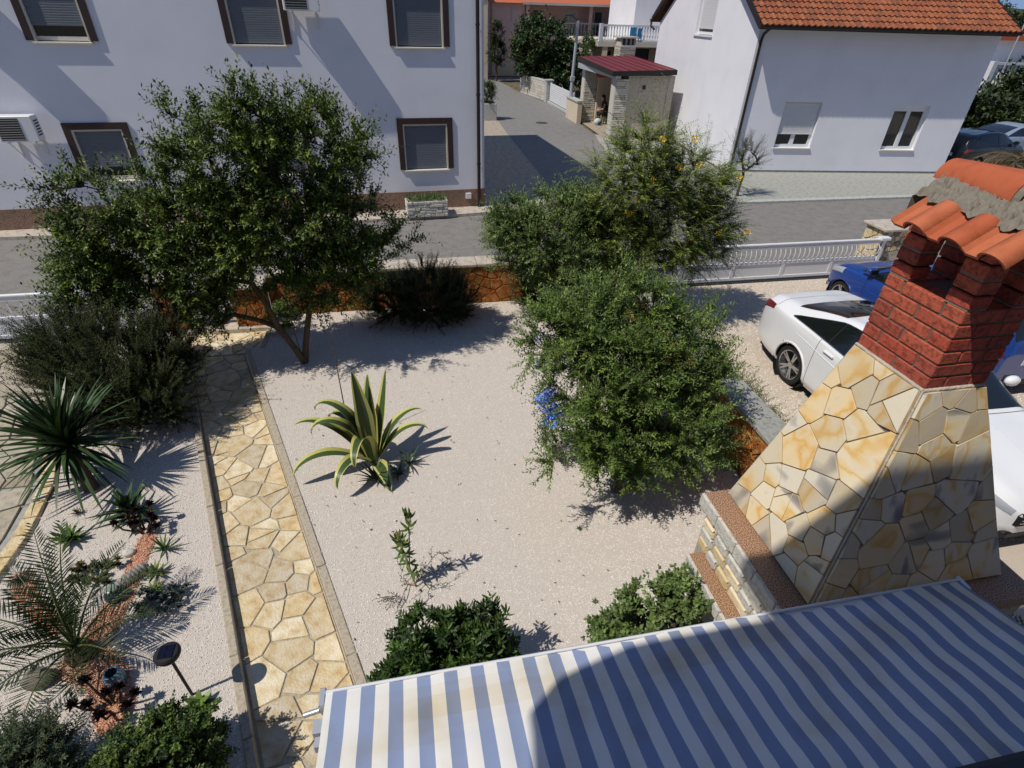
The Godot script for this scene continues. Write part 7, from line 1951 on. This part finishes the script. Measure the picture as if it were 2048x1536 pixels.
func garden_things() -> void:
	var l := thing("solar_lamp", "black round solar garden lamp on a stake, tilted over the gravel beside the path", "lamp", Vector3(-2.17, 0, -2.85))
	var sm := MB.new()
	sm.rod(Vector3(0, -0.02, 0), Vector3(0, 0.6, 0), 0.013, 8)
	put("stake", sm.mesh(), M.black_plastic, l)
	var hm := MB.new()
	hm.lathe([Vector2(0.02, 0.56), Vector2(0.035, 0.6), Vector2(0.085, 0.62), Vector2(0.1, 0.65), Vector2(0.1, 0.668), Vector2(0.085, 0.685), Vector2(0.0, 0.69)], 24)
	put("head", hm.mesh(), M.black_plastic, l)
	var pn := plain("solar_cell", lin(0.006, 0.007, 0.02), 0.1)
	for i in 4: bx("solar_panel", Vector3(-0.055 + 0.057 * (i % 2), 0.688, -0.055 + 0.057 * (i / 2)), Vector3(-0.002 + 0.057 * (i % 2), 0.693, -0.002 + 0.057 * (i / 2)), pn, l)
	# ridged clay jar lying on its side
	var j := thing("clay_jar", "ridged grey jar lying on its side on the gravel under the palm fronds", "jar", Vector3(-3.1, 0.07, -4.2))
	var jm := MB.new()
	var prof := [Vector2(0.05, -0.2)]
	for i in 17: prof.append(Vector2(0.068 + 0.012 * (i % 2) + 0.015 * sin(PI * i / 16.0), -0.2 + 0.4 * i / 16.0))
	prof.append(Vector2(0.04, 0.22)); prof.append(Vector2(0.03, 0.25))
	jm.T = Transform3D(Basis(Vector3(0, 0.72, 0), Vector3(0.45, 0, -0.56), Vector3(-0.56, 0, -0.45)), Vector3(0, -0.02, 0))
	jm.lathe(prof, 18)
	put("body", jm.mesh(), mat("clay_grey", lin(0.3, 0.28, 0.25), 0.8, tex.grain, 3.0), j)
	var gl := thing("glass_float", "greenish glass ball lamp with a pale top on the red gravel", "ornament", Vector3(-3.17, 0, -3.98))
	var gm := MB.new()
	gm.ball(Vector3(0, 0.08, 0), Vector3(0.09, 0.085, 0.09), 16, 10)
	put("ball", gm.mesh(), plain("glass_green", lin(0.03, 0.06, 0.055), 0.08), gl)
	var gt := MB.new()
	gt.lathe([Vector2(0.055, 0.15), Vector2(0.055, 0.175), Vector2(0.045, 0.18), Vector2(0.0, 0.18)], 16)
	put("cap", gt.mesh(), plain("cap_green", lin(0.2, 0.26, 0.2), 0.3), gl)
	var bt := thing("blue_pot", "small pot with a blue and white pattern lying above the dark aeonium", "pot", Vector3(-2.84, 0.0, -3.08))
	var bm := MB.new()
	bm.lathe([Vector2(0.05, 0.0), Vector2(0.075, 0.03), Vector2(0.085, 0.09), Vector2(0.07, 0.15), Vector2(0.05, 0.17), Vector2(0.045, 0.16)], 16)
	var pot := mat("pot_glaze", lin(0.9, 0.9, 0.9), 0.25, ntex(noise(41, 0.03, 3), [0.0, Color(0.1, 0.2, 0.3), 0.45, Color(0.2, 0.35, 0.45), 0.55, Color(0.6, 0.7, 0.75), 1.0, Color(0.3, 0.45, 0.55)], 256), 6.0)
	put("body", bm.mesh(), pot, bt)
	var rk := MB.new()
	rk.ball(Vector3(0, 0.06, 0), Vector3(0.13, 0.09, 0.1), 9, 6)
	tag(put("garden_stone", rk.mesh(), M.mortar_grey, null, Vector3(-3.5, 0, -3.2)), "rounded grey stone under the palm's lower fronds", "stone")
	var rk2 := MB.new()
	rk2.ball(Vector3(0, 0.03, 0), Vector3(0.07, 0.04, 0.055), 9, 6)
	tag(put("garden_stone", rk2.mesh(), M.split_white, null, Vector3(-3.25, 0, -4.55)), "pale flat stone beside the ridged jar", "stone")
	var sh := plant("barbecue_shrub", "dark shrub in the shade right of the awning, at the picture's right edge", "bush", Vector3(3.75, 0, -1.5), [Vector3(3.75, 0.4, -1.5)], [[3.8, 0.9, -1.45, 0.4, 0.6, 0.5], [3.75, 0.7, -2.3, 0.28, 0.6, 0.5]], 120,
		{"per": 12, "twigs_n": 4, "len": 0.15, "leaf": 0.055, "width": 0.024, "c0": Color(0.03, 0.05, 0.015), "c1": Color(0.07, 0.1, 0.03), "tip": 0.004, "up": 0.3}, "leaf", "bark", ["stems", "foliage"])

func scatter(called: String, label: String, shape: ArrayMesh, at: Array, sizes: Vector2, cols: Array) -> void:
	var mm := MultiMesh.new()
	mm.transform_format = MultiMesh.TRANSFORM_3D; mm.use_colors = true; mm.mesh = shape; mm.instance_count = at.size()
	for i in at.size():
		var s := rf(sizes.x, sizes.y)
		mm.set_instance_transform(i, Transform3D(Basis(Vector3(rf(-1, 1), rf(-1, 1), rf(-1, 1)).normalized(), rf(0, TAU)).scaled(Vector3(s, s * rf(0.6, 0.9), s * rf(0.75, 1.2))), at[i]))
		mm.set_instance_color(i, vary(cols[rng.randi() % cols.size()], 0.1, 0.03))
	var o := MultiMeshInstance3D.new()
	o.multimesh = mm; o.name = numbered(called); o.material_override = M.pebble_stone
	add_child(o)
	tag(o, label, "gravel", "", "stuff")

func pebbles() -> void:
	var st := MB.new()
	var v := []
	for p in [Vector3(0, 1, 0), Vector3(0, -1, 0), Vector3(1, 0, 0), Vector3(-1, 0, 0), Vector3(0, 0, 1), Vector3(0, 0, -1)]: v.append(p * rf(0.8, 1.1) + Vector3(rf(-0.15, 0.15), rf(-0.15, 0.15), rf(-0.15, 0.15)))
	for f in [[0, 4, 2], [0, 2, 5], [0, 5, 3], [0, 3, 4], [1, 2, 4], [1, 5, 2], [1, 3, 5], [1, 4, 3]]:
		var c: Vector3 = (v[f[0]] + v[f[1]] + v[f[2]]) / 3.0
		c = c.normalized() * 0.86
		st.tri(v[f[0]], v[f[1]], c); st.tri(v[f[1]], v[f[2]], c); st.tri(v[f[2]], v[f[0]], c)
	var shape := st.mesh()
	var at := []
	var red := []
	var band := [[Vector2(-3.13, -4.75), 0.1], [Vector2(-3.12, -4.3), 0.09], [Vector2(-3.14, -3.95), 0.13], [Vector2(-3.18, -3.7), 0.15], [Vector2(-3.22, -3.35), 0.2], [Vector2(-2.95, -3.15), 0.17], [Vector2(-2.78, -2.85), 0.16], [Vector2(-2.75, -2.7), 0.1]]
	var band2 := [[Vector2(-4.22, -4.4), 0.11], [Vector2(-4.05, -4.15), 0.1], [Vector2(-3.8, -3.9), 0.09], [Vector2(-3.6, -3.7), 0.07]]
	var in_band := func(p: Vector2) -> bool:
		for b in [band, band2]:
			for i in b.size() - 1:
				var q := Geometry2D.get_closest_point_to_segment(p, b[i][0], b[i + 1][0])
				var t: float = q.distance_to(b[i][0]) / maxf(b[i][0].distance_to(b[i + 1][0]), 0.001)
				if p.distance_to(q) < lerpf(b[i][1], b[i + 1][1], t) + rf(-0.025, 0.025): return true
		return false
	for i in 230000:
		var p := Vector2(rf(-4.95, 4.05), 0)
		p.y = -1.2 - 8.9 * pow(rng.randf(), 1.25)
		if p.x > pl(p.y) - 0.09 and p.x < pr(p.y) + 0.085: continue
		if p.y < -8.9 and p.x < -2.56 and p.x > pl(p.y): continue
		if p.x < -4.42 and (p.y > -5.7 or p.x < -4.5 - (-5.7 - p.y) * 0.35): continue
		if p.x < 0 and in_band.call(p): red.append(Vector3(p.x, 0.006 + rf(0, 0.008), p.y)); continue
		at.append(Vector3(p.x, rf(-0.002, 0.006), p.y))
	for i in 9000:
		var b: Array = band if rng.randf() < 0.8 else band2
		var k := rng.randi() % (b.size() - 1)
		var t := rng.randf()
		var r: float = lerpf(b[k][1], b[k + 1][1], t) * sqrt(rng.randf())
		var a := rf(0, TAU)
		var c: Vector2 = (b[k][0] as Vector2).lerp(b[k + 1][0], t)
		red.append(Vector3(c.x + cos(a) * r, 0.008 + rf(0, 0.01), c.y + sin(a) * r))
	scatter("pebbles", "pale pinkish gravel of the garden beds", shape, at, Vector2(0.0032, 0.007), [Color(0.84, 0.78, 0.73), Color(0.87, 0.83, 0.79), Color(0.78, 0.71, 0.66), Color(0.88, 0.86, 0.83), Color(0.72, 0.64, 0.58)])
	scatter("red_gravel", "band of red brick gravel winding through the cactus bed", shape, red, Vector2(0.005, 0.01), [Color(0.58, 0.26, 0.15), Color(0.68, 0.36, 0.22), Color(0.5, 0.2, 0.115), Color(0.74, 0.5, 0.36)])
	var pk := []
	for i in 45000:
		var p := Vector2(rf(4.5, 11.0), -3.0 - 7.3 * rng.randf())
		pk.append(Vector3(p.x, rf(-0.002, 0.006), p.y))
	scatter("parking_pebbles", "beige gravel of the parking space", shape, pk, Vector2(0.006, 0.012), [Color(0.78, 0.7, 0.61), Color(0.84, 0.76, 0.68), Color(0.66, 0.57, 0.48)])
